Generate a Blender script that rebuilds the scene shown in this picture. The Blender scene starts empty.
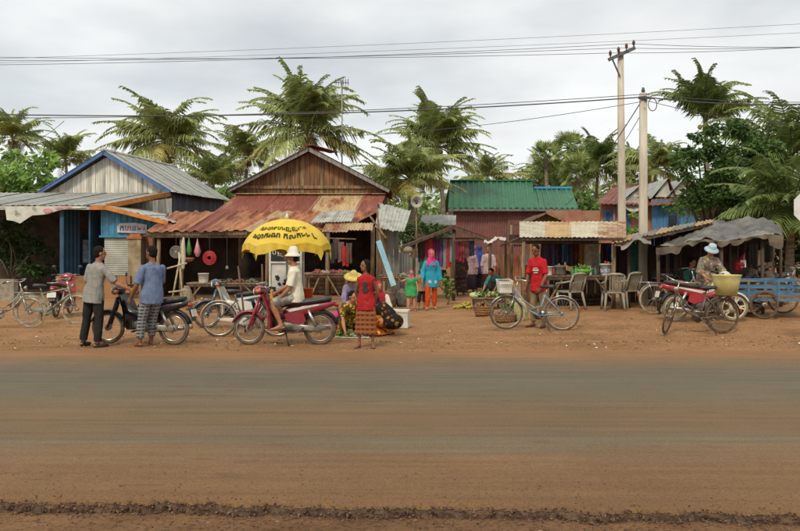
import bpy, bmesh, math, random
from mathutils import Vector, Matrix, noise

random.seed(7)
V = Vector
PI = math.pi
SC = bpy.context.scene
COL = SC.collection
CAM_H, F, HOR = 1.7, 800.0, 247.0          # eye height, focal length and horizon row (in pixels of the 800 px photo)

# ------------------------------------------------------------------ camera
cam_d = bpy.data.cameras.new('camera')
cam = bpy.data.objects.new('camera', cam_d)
COL.objects.link(cam)
cam.location = (0, 0, CAM_H)
cam.rotation_euler = (PI / 2, 0, 0)
cam_d.sensor_width = 36.0
cam_d.lens = 36.0
cam_d.shift_y = -(265.5 - HOR) / 800.0
cam_d.clip_start = 0.1
cam_d.clip_end = 3000
SC.camera = cam

# ------------------------------------------------------------------ sky, sun, exposure
SUN_EL, SUN_AZ = math.radians(46), math.radians(200)     # azimuth clockwise from +Y (the view direction)
wd = bpy.data.worlds.new('World')
SC.world = wd
wd.use_nodes = True
nt = wd.node_tree
nt.nodes.clear()
def wn(t, **k):
    n = nt.nodes.new(t)
    for a, b in k.items():
        setattr(n, a, b)
    return n
sky = wn('ShaderNodeTexSky', sky_type='NISHITA', sun_disc=False)
sky.sun_elevation, sky.sun_rotation = SUN_EL, SUN_AZ
sky.air_density, sky.dust_density, sky.ozone_density = 1.0, 2.0, 1.0
bg_sky = wn('ShaderNodeBackground')
bg_sky.inputs['Strength'].default_value = 0.085
nt.links.new(sky.outputs['Color'], bg_sky.inputs['Color'])
geo = wn('ShaderNodeTexCoord')
sep = wn('ShaderNodeSeparateXYZ')
nt.links.new(geo.outputs['Generated'], sep.inputs[0])
mx = wn('ShaderNodeMath', operation='MAXIMUM'); mx.inputs[1].default_value = 0.0
nt.links.new(sep.outputs['Z'], mx.inputs[0])
ad = wn('ShaderNodeMath', operation='ADD'); ad.inputs[1].default_value = 0.16
nt.links.new(mx.outputs[0], ad.inputs[0])
dx = wn('ShaderNodeMath', operation='DIVIDE'); dy = wn('ShaderNodeMath', operation='DIVIDE')
nt.links.new(sep.outputs['X'], dx.inputs[0]); nt.links.new(ad.outputs[0], dx.inputs[1])
nt.links.new(sep.outputs['Y'], dy.inputs[0]); nt.links.new(ad.outputs[0], dy.inputs[1])
cmb = wn('ShaderNodeCombineXYZ')
nt.links.new(dx.outputs[0], cmb.inputs[0]); nt.links.new(dy.outputs[0], cmb.inputs[1])
cmb.inputs[2].default_value = 3.7
n1 = wn('ShaderNodeTexNoise'); n1.inputs['Scale'].default_value = 0.62; n1.inputs['Detail'].default_value = 6; n1.inputs['Roughness'].default_value = 0.52
nt.links.new(cmb.outputs[0], n1.inputs['Vector'])
r1 = wn('ShaderNodeValToRGB')
r1.color_ramp.elements[0].position, r1.color_ramp.elements[1].position = 0.38, 0.62
r1.color_ramp.elements[0].color = (0.72, 0.735, 0.735, 1)
r1.color_ramp.elements[1].color = (0.96, 0.99, 0.99, 1)
nt.links.new(n1.outputs['Fac'], r1.inputs[0])
bg_cl = wn('ShaderNodeBackground'); bg_cl.inputs['Strength'].default_value = 1.0
nt.links.new(r1.outputs['Color'], bg_cl.inputs['Color'])
n2 = wn('ShaderNodeTexNoise'); n2.inputs['Scale'].default_value = 0.9; n2.inputs['Detail'].default_value = 5
nt.links.new(cmb.outputs[0], n2.inputs['Vector'])
r2 = wn('ShaderNodeValToRGB')
r2.color_ramp.elements[0].position, r2.color_ramp.elements[1].position = 0.34, 0.5
r2.color_ramp.elements[0].color = (0.7, 0.7, 0.7, 1)
r2.color_ramp.elements[1].color = (1, 1, 1, 1)
nt.links.new(n2.outputs['Fac'], r2.inputs[0])
mixw = wn('ShaderNodeMixShader')
nt.links.new(r2.outputs['Color'], mixw.inputs[0])
nt.links.new(bg_sky.outputs[0], mixw.inputs[1]); nt.links.new(bg_cl.outputs[0], mixw.inputs[2])
wo = wn('ShaderNodeOutputWorld')
nt.links.new(mixw.outputs[0], wo.inputs['Surface'])

sun_d = bpy.data.lights.new('sun', 'SUN')
sun_d.energy, sun_d.angle, sun_d.color = 2.3, math.radians(11), (1.0, 0.88, 0.69)
sun = bpy.data.objects.new('sun', sun_d)
COL.objects.link(sun)
sdir = V((math.sin(SUN_AZ) * math.cos(SUN_EL), math.cos(SUN_AZ) * math.cos(SUN_EL), math.sin(SUN_EL)))
sun.rotation_euler = (-sdir).to_track_quat('-Z', 'Y').to_euler()
sun.location = (0, -10, 30)
SC.view_settings.view_transform = 'Standard'
SC.view_settings.look = 'None'
SC.view_settings.exposure = 0.12
SC.view_settings.gamma = 1.0
SC.cycles.max_bounces = 6
SC.cycles.transparent_max_bounces = 8

# ------------------------------------------------------------------ helpers: colour, materials
def C(h, k=1.0):
    h = h.lstrip('#')
    o = []
    for i in (0, 2, 4):
        c = int(h[i:i + 2], 16) / 255
        o.append((c / 12.92 if c <= 0.04045 else ((c + 0.055) / 1.055) ** 2.4) * k)
    return (*o, 1)

_M = {}
def newmat(name):
    m = bpy.data.materials.new(name)
    m.use_nodes = True
    t = m.node_tree
    b = t.nodes['Principled BSDF']
    return m, t, b
def node(t, kind, **k):
    n = t.nodes.new(kind)
    for a, v in k.items():
        if a in n.inputs and not hasattr(n, a):
            n.inputs[a].default_value = v
        elif hasattr(n, a):
            setattr(n, a, v)
    return n
def coords(t, stretch=(1, 1, 1), which='Object'):
    tc = t.nodes.new('ShaderNodeTexCoord')
    mp = t.nodes.new('ShaderNodeMapping')
    mp.inputs['Scale'].default_value = stretch
    t.links.new(tc.outputs[which], mp.inputs['Vector'])
    return mp.outputs[0]
def ramp(t, fac, stops):
    r = t.nodes.new('ShaderNodeValToRGB')
    e = r.color_ramp.elements
    while len(e) < len(stops):
        e.new(0.5)
    for i, (p, c) in enumerate(stops):
        e[i].position = p
        e[i].color = c
    t.links.new(fac, r.inputs[0])
    return r.outputs['Color']
def tnoise(t, vec, scale, detail=4, rough=0.55):
    n = t.nodes.new('ShaderNodeTexNoise')
    n.inputs['Scale'].default_value = scale
    n.inputs['Detail'].default_value = detail
    n.inputs['Roughness'].default_value = rough
    t.links.new(vec, n.inputs['Vector'])
    return n.outputs['Fac']
def mixc(t, fac, a, b, mode='MIX'):
    m = t.nodes.new('ShaderNodeMix')
    m.data_type = 'RGBA'
    m.blend_type = mode
    for s, v in ((m.inputs[0], fac), (m.inputs[6], a), (m.inputs[7], b)):
        if hasattr(v, 'links') or isinstance(v, bpy.types.NodeSocket):
            t.links.new(v, s)
        else:
            s.default_value = v
    return m.outputs[2]
def addbump(t, b, h, strength=0.3, dist=0.02):
    n = t.nodes.new('ShaderNodeBump')
    n.inputs['Strength'].default_value = strength
    n.inputs['Distance'].default_value = dist
    t.links.new(h, n.inputs['Height'])
    t.links.new(n.outputs[0], b.inputs['Normal'])
def rnd(t, amount):
    """per-object brightness variation"""
    oi = t.nodes.new('ShaderNodeObjectInfo')
    mr = t.nodes.new('ShaderNodeMapRange')
    mr.inputs['To Min'].default_value = 1 - amount
    mr.inputs['To Max'].default_value = 1 + amount
    t.links.new(oi.outputs['Random'], mr.inputs['Value'])
    return mr.outputs[0]

def mat(name, c1, c2=None, scale=6.0, rough=0.7, metal=0.0, bump=0.0, stretch=(1, 1, 1), lo=0.35, hi=0.65, vary=0.0, c3=None, coat=0.0, spec=0.5, trans=0.0, detail=4):
    if name in _M:
        return _M[name]
    m, t, b = newmat(name)
    c1 = C(c1) if isinstance(c1, str) else c1
    c2 = C(c2) if isinstance(c2, str) else (c2 or tuple(x * 0.72 for x in c1[:3]) + (1,))
    v = coords(t, stretch)
    f = tnoise(t, v, scale, detail)
    col = ramp(t, f, [(lo, c2), (hi, c1)])
    if c3 is not None:
        c3 = C(c3) if isinstance(c3, str) else c3
        f3 = tnoise(t, v, scale * 0.37, 5, 0.65)
        k = ramp(t, f3, [(0.5, (0, 0, 0, 1)), (0.62, (1, 1, 1, 1))])
        col = mixc(t, k, col, c3)
    if vary:
        mu = t.nodes.new('ShaderNodeVectorMath'); mu.operation = 'SCALE'
        t.links.new(col, mu.inputs[0]); t.links.new(rnd(t, vary), mu.inputs['Scale'])
        col = mu.outputs[0]
    t.links.new(col, b.inputs['Base Color'])
    b.inputs['Roughness'].default_value = rough
    b.inputs['Metallic'].default_value = metal
    b.inputs['Specular IOR Level'].default_value = spec
    if coat:
        b.inputs['Coat Weight'].default_value = coat
        b.inputs['Coat Roughness'].default_value = 0.15
    if trans:
        b.inputs['Transmission Weight'].default_value = trans
    if bump:
        addbump(t, b, tnoise(t, v, scale * 3, 5), bump)
    _M[name] = m
    return m

def cloth(name, c1, c2=None, scale=9.0, **k):
    return mat(name, c1, c2, scale=scale, rough=0.9, bump=0.15, spec=0.15, lo=0.3, hi=0.6, **k)

def floral(name, base, flecks, scale=22.0, amount=0.42, dots=None):
    """printed cloth: random blotches of the given colours"""
    if name in _M:
        return _M[name]
    m, t, b = newmat(name)
    v = coords(t)
    vo = t.nodes.new('ShaderNodeTexVoronoi'); vo.inputs['Scale'].default_value = scale
    n0 = t.nodes.new('ShaderNodeTexNoise'); n0.inputs['Scale'].default_value = scale * 0.8
    t.links.new(v, n0.inputs['Vector'])
    wv = mixc(t, 0.06, v, n0.outputs['Color'], 'ADD')
    t.links.new(wv, vo.inputs['Vector'])
    sepc = t.nodes.new('ShaderNodeSeparateColor')
    t.links.new(vo.outputs['Color'], sepc.inputs[0])
    stops = [(i / len(flecks), C(c)) for i, c in enumerate(flecks)]
    pc = ramp(t, sepc.outputs[0], stops)
    pc.node.color_ramp.interpolation = 'CONSTANT'
    k = ramp(t, vo.outputs['Distance'], [(amount - 0.06, (1, 1, 1, 1)), (amount + 0.06, (0, 0, 0, 1))])
    col = mixc(t, k, C(base), pc)
    t.links.new(col, b.inputs['Base Color'])
    b.inputs['Roughness'].default_value = 0.9
    b.inputs['Specular IOR Level'].default_value = 0.15
    _M[name] = m
    return m

def checks(name, a, b_, c, scale=26.0):
    """woven check: crossing dark and pale stripes"""
    if name in _M:
        return _M[name]
    m, t, b = newmat(name)
    v = coords(t)
    col = C(a)
    prev = None
    for ax in ('X', 'Z'):
        w = t.nodes.new('ShaderNodeTexWave'); w.wave_type = 'BANDS'; w.bands_direction = ax
        w.inputs['Scale'].default_value = scale / 4
        w.inputs['Distortion'].default_value = 0.6
        t.links.new(v, w.inputs['Vector'])
        k = ramp(t, w.outputs['Fac'], [(0.45, (0, 0, 0, 1)), (0.55, (1, 1, 1, 1))])
        prev = mixc(t, k, prev if prev is not None else C(a), C(b_) if ax == 'X' else C(c))
    t.links.new(prev, b.inputs['Base Color'])
    b.inputs['Roughness'].default_value = 0.9
    _M[name] = m
    return m

# ------------------------------------------------------------------ helpers: meshes
def ortho(d):
    d = d.normalized()
    a = V((0, 0, 1)) if abs(d.z) < 0.9 else V((1, 0, 0))
    x = a.cross(d).normalized()
    return x, d.cross(x).normalized()

class MB:
    def __init__(self):
        self.v, self.f, self.s, self.m = [], [], [], []
        self.cm = 0
    def add(self, vs, fs, smooth=False):
        o = len(self.v)
        self.v += [tuple(p) for p in vs]
        for f in fs:
            self.f.append([i + o for i in f]); self.s.append(smooth); self.m.append(self.cm)
        return self
    def hexa(self, p):
        return self.add(p, [(0, 3, 2, 1), (4, 5, 6, 7), (0, 1, 5, 4), (1, 2, 6, 5), (2, 3, 7, 6), (3, 0, 4, 7)])
    def box(self, c, s, R=None):
        c = V(c); h = V(s) / 2
        ps = [V((a * h.x, b * h.y, e * h.z)) for e in (-1, 1) for a, b in ((-1, -1), (1, -1), (1, 1), (-1, 1))]
        if R is not None:
            ps = [R @ p for p in ps]
        return self.hexa([p + c for p in ps])
    def bar(self, p0, p1, w, h, up=(0, 0, 1)):
        p0, p1 = V(p0), V(p1)
        d = (p1 - p0).normalized(); up = V(up)
        x = d.cross(up)
        if x.length < 1e-4:
            x = d.cross(V((1, 0, 0)))
        x.normalize(); u = x.cross(d).normalized()
        ps = []
        for p in (p0, p1):
            ps += [p - x * w / 2 - u * h / 2, p + x * w / 2 - u * h / 2, p + x * w / 2 + u * h / 2, p - x * w / 2 + u * h / 2]
        return self.hexa(ps)
    def rings(self, rings, cap=True, smooth=True, closed=False):
        n = len(rings[0]); vs = [p for r in rings for p in r]; fs = []
        m = len(rings)
        for i in range(m if closed else m - 1):
            a, b = i * n, ((i + 1) % m) * n
            for j in range(n):
                k = (j + 1) % n
                fs.append((a + j, a + k, b + k, b + j))
        if cap and not closed:
            fs.append(tuple(range(n - 1, -1, -1)))
            fs.append(tuple((m - 1) * n + j for j in range(n)))
        return self.add(vs, fs, smooth)
    def tube(self, pts, r, n=8, rnd=False, closed=False, flat=1.0, fax=None):
        pts = [V(p) for p in pts]
        r = list(r) if hasattr(r, '__len__') else [r] * len(pts)
        if rnd:
            d0 = (pts[0] - pts[1]).normalized(); d1 = (pts[-1] - pts[-2]).normalized()
            a, b = pts[0], pts[-1]; ra, rb = r[0], r[-1]
            pts = [a + d0 * ra * 0.92, a + d0 * ra * 0.6] + pts + [b + d1 * rb * 0.6, b + d1 * rb * 0.92]
            r = [ra * 0.38, ra * 0.8] + r + [rb * 0.8, rb * 0.38]
        m = len(pts); rings = []
        x = None
        for i, p in enumerate(pts):
            if closed:
                d = pts[(i + 1) % m] - pts[i - 1]
            else:
                d = pts[min(i + 1, m - 1)] - pts[max(i - 1, 0)]
            if d.length < 1e-9:
                d = V((0, 0, 1))
            d.normalize()
            if x is None:
                if fax is not None:
                    x = (V(fax) - d * d.dot(V(fax))).normalized()
                else:
                    x, _ = ortho(d)
            else:
                x = (x - d * x.dot(d))
                x = x.normalized() if x.length > 1e-6 else ortho(d)[0]
            y = d.cross(x)
            rings.append([p + (x * math.cos(2 * PI * j / n) + y * (flat * math.sin(2 * PI * j / n))) * r[i] for j in range(n)])
        return self.rings(rings, cap=True, smooth=n > 4, closed=closed)
    def lathe(self, prof, c=(0, 0, 0), n=20, M=None, cap=True, smooth=True):
        c = V(c); rings = []
        for r, z in prof:
            ring = [V((r * math.cos(2 * PI * j / n), r * math.sin(2 * PI * j / n), z)) for j in range(n)]
            if M is not None:
                ring = [M @ p for p in ring]
            rings.append([p + c for p in ring])
        return self.rings(rings, cap=cap, smooth=smooth)
    def ell(self, c, r, R=None, nu=12, nv=8):
        c = V(c); rings = []
        r = (r, r, r) if not hasattr(r, '__len__') else r
        for i in range(nv + 1):
            a = -PI / 2 + PI * (i + 0.12 * (1 if i == 0 else (-1 if i == nv else 0))) / nv
            ring = [V((r[0] * math.cos(a) * math.cos(2 * PI * j / nu), r[1] * math.cos(a) * math.sin(2 * PI * j / nu), r[2] * math.sin(a))) for j in range(nu)]
            if R is not None:
                ring = [R @ p for p in ring]
            rings.append([p + c for p in ring])
        return self.rings(rings)
    def loft(self, secs, n=14, smooth=True):
        """secs: (centre, xaxis, yaxis, a, b, power)"""
        rings = []
        for s in secs:
            c, x, y, a, b = V(s[0]), V(s[1]), V(s[2]), s[3], s[4]
            pw = s[5] if len(s) > 5 else 2.0
            ring = []
            for j in range(n):
                t = 2 * PI * j / n
                ct, st = math.cos(t), math.sin(t)
                e = 2.0 / pw
                ring.append(c + x * a * math.copysign(abs(ct) ** e, ct) + y * b * math.copysign(abs(st) ** e, st))
            rings.append(ring)
        return self.rings(rings, smooth=smooth)
    def prism(self, poly, d0, d1, ax=('x', 'z', 'y')):
        """poly of 2D points in the plane of the first two axes, extruded along the third"""
        I = {'x': 0, 'y': 1, 'z': 2}
        n = len(poly); vs = []
        for d in (d0, d1):
            for p in poly:
                q = [0, 0, 0]
                q[I[ax[0]]] = p[0]; q[I[ax[1]]] = p[1]; q[I[ax[2]]] = d
                vs.append(q)
        fs = [tuple(range(n - 1, -1, -1)), tuple(range(n, 2 * n))]
        fs += [(i, (i + 1) % n, n + (i + 1) % n, n + i) for i in range(n)]
        return self.add(vs, fs)
    def grid(self, fn, nu, nv, smooth=False, thick=0.0):
        vs = [fn(i / nu, j / nv) for j in range(nv + 1) for i in range(nu + 1)]
        fs = [(j * (nu + 1) + i, j * (nu + 1) + i + 1, (j + 1) * (nu + 1) + i + 1, (j + 1) * (nu + 1) + i) for j in range(nv) for i in range(nu)]
        self.add(vs, fs, smooth)
        if thick:
            self.add([V(p) - V((0, 0, thick)) for p in vs], [tuple(reversed(f)) for f in fs], smooth)
        return self
    def xform(self, M):
        self.v = [tuple(M @ V(p)) for p in self.v]
        return self
    def mesh(self, name, mats):
        me = bpy.data.meshes.new(name)
        me.from_pydata(self.v, [], self.f)
        mats = mats if isinstance(mats, (list, tuple)) else [mats]
        for m in mats:
            me.materials.append(m)
        me.polygons.foreach_set('use_smooth', self.s)
        me.polygons.foreach_set('material_index', self.m)
        me.update()
        return me
    def build(self, name, mats, parent=None, fix=True):
        me = self.mesh(name, mats)
        if fix:
            bm = bmesh.new(); bm.from_mesh(me)
            bmesh.ops.recalc_face_normals(bm, faces=bm.faces)
            bm.to_mesh(me); bm.free()
        return put(name, me, parent)

def put(name, me, parent=None, M=None):
    o = bpy.data.objects.new(name, me)
    COL.objects.link(o)
    if parent is not None:
        o.parent = parent
    if M is not None:
        o.matrix_basis = M
    return o
def tag(o, label=None, cat=None, group=None, kind=None):
    if label: o['label'] = label
    if cat: o['category'] = cat
    if group: o['group'] = group
    if kind: o['kind'] = kind
    return o
def thing(name, label, cat, loc=(0, 0, 0), yaw=0.0, group=None):
    o = bpy.data.objects.new(name, None)
    o.empty_display_size = 0.2
    COL.objects.link(o)
    o.location = loc
    o.rotation_euler = (0, 0, yaw)
    return tag(o, label, cat, group)
def copy_tree(o, parent=None):
    c = o.copy()
    COL.objects.link(c)
    c.parent = parent
    for ch in [x for x in o.children]:
        copy_tree(ch, c)
    return c

def sm(a, b, x):
    t = min(1, max(0, (x - a) / (b - a)))
    return t * t * (3 - 2 * t)
def nz(x, y, z=0.0):
    return noise.noise(V((x, y, z)))
ROAD0, ROAD1 = 5.32, 12.9
def gz(x, y):
    """height of the ground"""
    far = sm(12.55, 13.25, y + 0.25 * nz(x * 0.6, 1.3))
    z = -0.075 * (1 - far) + 0.012 * far
    z += far * (0.2 * sm(13.4, 17.5, y) * sm(0.6, 4.5, x))
    a = 0.3 + 0.7 * sm(13.2, 15.0, y)
    z += far * a * (0.035 * nz(x * 0.55, y * 0.7, 2.0) + 0.018 * nz(x * 2.1, y * 2.3, 5.0)) * (1 - sm(60, 90, y))
    if y < 5.3:
        z += 0.022 * nz(x * 1.7, y * 2.2, 9.0) - 0.03 * sm(5.1, 4.2, y)
    return z
def wx(px, D):
    return (px - 400.0) / F * D
def wz(py, D):
    return CAM_H - (py - HOR) / F * D
def P(px, py, D):
    return V((wx(px, D), D, wz(py, D)))
def G(px, D):
    x = wx(px, D)
    return V((x, D, gz(x, D)))
# ------------------------------------------------------------------ ground and road
def axis(a, b, step, far, grow=1.35):
    xs = []
    x = a
    while x <= b + 1e-6:
        xs.append(x); x += step
    s, x = step, b
    while x < far:
        s *= grow; x += s; xs.append(x)
    s, x, lo = step, a, []
    while x > -far:
        s *= grow; x -= s; lo.append(x)
    return lo[::-1] + xs

def m_ground():
    m, t, b = newmat('laterite_soil')
    v = coords(t)
    n_big = tnoise(t, v, 0.35, 5, 0.6)
    n_mid = tnoise(t, v, 2.2, 6, 0.65)
    n_fine = tnoise(t, v, 26, 5, 0.7)
    c = ramp(t, n_big, [(0.3, C('#8a6747')), (0.5, C('#9a7553')), (0.7, C('#a8835e'))])
    c2 = ramp(t, n_mid, [(0.32, C('#6e523c')), (0.55, C('#9c7959')), (0.78, C('#ae8d6a'))])
    c = mixc(t, 0.5, c, c2)
    # soil tone by distance: darkest before the road, paler further back
    sp = t.nodes.new('ShaderNodeSeparateXYZ'); t.links.new(v, sp.inputs[0])
    yy = t.nodes.new('ShaderNodeMath'); yy.operation = 'MULTIPLY_ADD'
    yy.inputs[1].default_value = 1.6; t.links.new(n_mid, yy.inputs[0]); t.links.new(sp.outputs[1], yy.inputs[2])
    mr = t.nodes.new('ShaderNodeMapRange')
    mr.inputs['From Min'].default_value, mr.inputs['From Max'].default_value = 5.0, 25.0
    t.links.new(yy.outputs[0], mr.inputs['Value'])
    band = ramp(t, mr.outputs[0], [(0.0, C('#35261b')), (0.05, C('#35261b')), (0.09, C('#5e4632')), (0.39, C('#94704d')), (0.445, C('#94714e')), (0.47, C('#93704f')), (0.62, C('#a07a55')), (0.9, C('#a67e57'))])
    c = mixc(t, 0.45, c, band)
    n_pat = tnoise(t, coords(t, (.5, 1.2, 1)), 0.9, 6, 0.7)
    c = mixc(t, 0.85, c, ramp(t, n_pat, [(0.32, (0.66, 0.64, 0.62, 1)), (0.5, (1, 1, 1, 1)), (0.7, (1.16, 1.14, 1.1, 1))]), 'MULTIPLY')
    k = ramp(t, n_fine, [(0.33, (0.45, 0.42, 0.4, 1)), (0.5, (1, 1, 1, 1)), (0.72, (1.18, 1.15, 1.1, 1))])
    c = mixc(t, 1.0, c, k, 'MULTIPLY')
    vo = t.nodes.new('ShaderNodeTexVoronoi'); vo.inputs['Scale'].default_value = 9
    t.links.new(v, vo.inputs['Vector'])
    peb = ramp(t, vo.outputs['Distance'], [(0.10, (1, 1, 1, 1)), (0.16, (0, 0, 0, 1))])
    sc = t.nodes.new('ShaderNodeSeparateColor'); t.links.new(vo.outputs['Color'], sc.inputs[0])
    pk = t.nodes.new('ShaderNodeMath'); pk.operation = 'GREATER_THAN'; pk.inputs[1].default_value = 0.78
    t.links.new(sc.outputs[0], pk.inputs[0])
    mm = t.nodes.new('ShaderNodeMath'); mm.operation = 'MULTIPLY'
    t.links.new(peb, mm.inputs[0]); t.links.new(pk.outputs[0], mm.inputs[1])
    c = mixc(t, mm.outputs[0], c, C('#8d7a68'))
    t.links.new(c, b.inputs['Base Color'])
    b.inputs['Roughness'].default_value = 0.95
    b.inputs['Specular IOR Level'].default_value = 0.1
    h = t.nodes.new('ShaderNodeMath'); h.operation = 'ADD'
    t.links.new(n_fine, h.inputs[0]); t.links.new(n_mid, h.inputs[1])
    addbump(t, b, h.outputs[0], 0.7, 0.05)
    return m

def m_road():
    m, t, b = newmat('dusty_asphalt')
    v = coords(t)
    vs = coords(t, (0.12, 1.0, 1.0))
    st = tnoise(t, vs, 2.6, 6, 0.6)
    st2 = tnoise(t, coords(t, (0.05, 1.6, 1.0)), 6.0, 4, 0.6)
    bl = tnoise(t, v, 0.9, 5, 0.6)
    fine = tnoise(t, v, 55, 3, 0.7)
    sp = t.nodes.new('ShaderNodeSeparateXYZ'); t.links.new(v, sp.inputs[0])
    a1 = t.nodes.new('ShaderNodeMath'); a1.operation = 'MULTIPLY_ADD'; a1.inputs[1].default_value = 1.3
    t.links.new(st, a1.inputs[0]); t.links.new(sp.outputs[1], a1.inputs[2])
    a2 = t.nodes.new('ShaderNodeMath'); a2.operation = 'MULTIPLY_ADD'; a2.inputs[1].default_value = 0.5
    t.links.new(bl, a2.inputs[0]); t.links.new(a1.outputs[0], a2.inputs[2])
    mr = t.nodes.new('ShaderNodeMapRange')
    mr.inputs['From Min'].default_value, mr.inputs['From Max'].default_value = 5.8, 14.0
    t.links.new(a2.outputs[0], mr.inputs['Value'])
    Y = lambda y: (y + 0.9 - 5.8) / 8.2
    c = ramp(t, mr.outputs[0], [(Y(5.3), C('#73573a')), (Y(6.2), C('#765b3e')), (Y(6.55), C('#765f46')), (Y(6.95), C('#6c614e')), (Y(7.35), C('#6e5b44')), (Y(7.8), C('#6f5a41')), (Y(8.5), C('#6e5d46')), (Y(9.2), C('#685f4e')), (Y(10.2), C('#635d4e')), (Y(11.3), C('#6b5f4e')), (Y(12.0), C('#786246')), (Y(12.7), C('#8b6746'))])
    k = ramp(t, st2, [(0.3, (0.8, 0.8, 0.8, 1)), (0.7, (1.16, 1.13, 1.1, 1))])
    bl2 = tnoise(t, v, 0.45, 6, 0.7)
    c = mixc(t, 0.7, c, ramp(t, bl2, [(0.3, (0.82, 0.82, 0.83, 1)), (0.7, (1.14, 1.12, 1.08, 1))]), 'MULTIPLY')
    c = mixc(t, 0.8, c, k, 'MULTIPLY')
    k2 = ramp(t, fine, [(0.35, (0.66, 0.65, 0.64, 1)), (0.65, (1.16, 1.15, 1.13, 1))])
    c = mixc(t, 0.8, c, k2, 'MULTIPLY')
    # darker scuffs and small potholes in the dusty near lane
    sc = tnoise(t, coords(t, (0.45, 1.6, 1.0)), 3.1, 5, 0.6)
    sk = ramp(t, sc, [(0.33, (1, 1, 1, 1)), (0.385, (0, 0, 0, 1))])
    c = mixc(t, mixc(t, 1.0, sk, (0.55, 0.55, 0.55, 1), 'MULTIPLY'), c, C('#5e4834'))
    t.links.new(c, b.inputs['Base Color'])
    b.inputs['Roughness'].default_value = 0.85
    b.inputs['Specular IOR Level'].default_value = 0.25
    h = t.nodes.new('ShaderNodeMath'); h.operation = 'ADD'
    t.links.new(fine, h.inputs[0]); t.links.new(sc, h.inputs[1])
    addbump(t, b, h.outputs[0], 0.35, 0.015)
    return m

xs = axis(-16, 16, 0.16, 900)
ys = axis(3.2, 21, 0.13, 1400)
nx_ = len(xs)
g_v = [(x, y, gz(x, y)) for y in ys for x in xs]
g_f = [(j * nx_ + i, j * nx_ + i + 1, (j + 1) * nx_ + i + 1, (j + 1) * nx_ + i) for j in range(len(ys) - 1) for i in range(nx_ - 1)]
gm = MB().add(g_v, g_f, True)
ground = tag(gm.build('ground', m_ground(), fix=False), kind='structure')

def road_edge(x):
    return 5.27 - 0.05 * max(-8, min(8, x)) + 0.05 * nz(x * 1.1, 3.0) + 0.05 * nz(x * 4.3, 7.0) + 0.035 * nz(x * 11.0, 1.0) + .028 * nz(x * 24, 4.) + .018 * nz(x * 55, 6.)
rb = MB()
rx = axis(-4.6, 4.6, 0.018, 900, 1.3)
rows = [0.0, 0.03, 0.1, 0.3, 0.7, 1.3, 2.2, 3.4, 5.0, 6.5, 7.4, 8.1]
vs = []
def rz(x, y, k):
    return 0.022 * math.sin(min(1, (y - 5) / 8) * PI) - (0.03 if k == 0 else 0.012 if k == 1 else 0) + 0.004 * nz(x * 1.5, y * 1.5, 4)
for k, r in enumerate(rows):
    for x in rx:
        e = road_edge(x)
        y = e + r if r < 3 else 5.3 + r
        vs.append((x, y, rz(x, y, k)))
rb.add(vs, [(j * len(rx) + i, j * len(rx) + i + 1, (j + 1) * len(rx) + i + 1, (j + 1) * len(rx) + i) for j in range(len(rows) - 1) for i in range(len(rx) - 1)], False)
# broken face of the asphalt
n = len(rx); vs = []
for k in range(5):
    for i, x in enumerate(rx):
        y = road_edge(x) - 0.006 - .05 * (k / 4) ** .8 - (0 if k == 0 else (.035 * nz(x * 14, k * 3.1) + .03 * nz(x * 31, k * 5.7)) * .9)
        z = (rz(x, road_edge(x), 0) if k == 0 else -.03 - .11 * (k - .6) / 4 + .016 * nz(x * 18, k * 2.0 + 9))
        vs.append((x, y, z))
fs = [(k * n + i, (k + 1) * n + i, (k + 1) * n + i + 1, k * n + i + 1) for k in range(4) for i in range(n - 1)]
rb.cm = 1
rb.add(vs, fs, False)
road = tag(rb.build('road', [m_road(), mat('broken_asphalt', '#543f2f', '#37291f', scale=30, rough=.95, bump=.6, c3='#5e4a38')], fix=False), kind='structure')

# loose stones along the broken edge of the asphalt, and litter on the verge
def stone(mb, c, r, seed):
    rr = random.Random(seed)
    R = Matrix.Rotation(rr.random() * 6, 3, 'Z') @ Matrix.Rotation(rr.random() * 3, 3, 'X')
    nu, nv = 6, 4
    o = len(mb.v)
    mb.ell(c, (r * rr.uniform(.7, 1.2), r * rr.uniform(.6, 1.1), r * rr.uniform(.45, .8)), R, nu, nv)
    for i in range(o, len(mb.v)):
        p = V(mb.v[i]); q = p - V(c)
        mb.v[i] = tuple(V(c) + q * (0.8 + 0.4 * rr.random()))
    for i in range(len(mb.s) - nu * nv - 2, len(mb.s)):
        mb.s[i] = False
st = MB()
rr = random.Random(3)
for i in range(4200):
    x = rr.uniform(-4.3, 4.3)
    d = rr.uniform(-.008, .06) if rr.random() < .75 else abs(rr.gauss(0, .16))
    y = road_edge(x) - d
    r = rr.choice([.003, .003, .004, .004, .005, .006, .008, .011])
    zt_ = max(gz(x, y), -.015 - max(0, d) * 1.15)
    stone(st, (x, y, zt_ + r * .35), r, i)
for i in range(900):
    x = rr.uniform(-4.2, 4.2); y = road_edge(x) + abs(rr.gauss(0, .35)) + .02
    r = rr.choice([.003, .003, .004, .005, .007])
    stone(st, (x, y, rz(x, y, 3) + r * .3), r, i + 50000)
for i in range(700):
    x = rr.uniform(-4.2, 4.2); y = rr.uniform(4.2, 5.2)
    r = rr.choice([.005, .006, .009, .012])
    stone(st, (x, y, gz(x, y) + r * .3), r, i + 9000)
tag(st.build('gravel', mat('gravel_stone', '#6b503a', '#48352a', scale=40, lo=.42, hi=.58, rough=.95, c3='#77634c', detail=1), fix=False), 'loose gravel crumbled along the broken asphalt edge', 'gravel', kind='stuff')
st = MB()
for i in range(900):
    y = 12.95 + abs(rr.gauss(0, 2.6)); x = rr.uniform(-10.5, 10.5) * y / 13
    r = rr.choice([.006, .008, .01, .012, .016, .024])
    stone(st, (x, y, gz(x, y) + r * .2), r, i + 20000)
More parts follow.
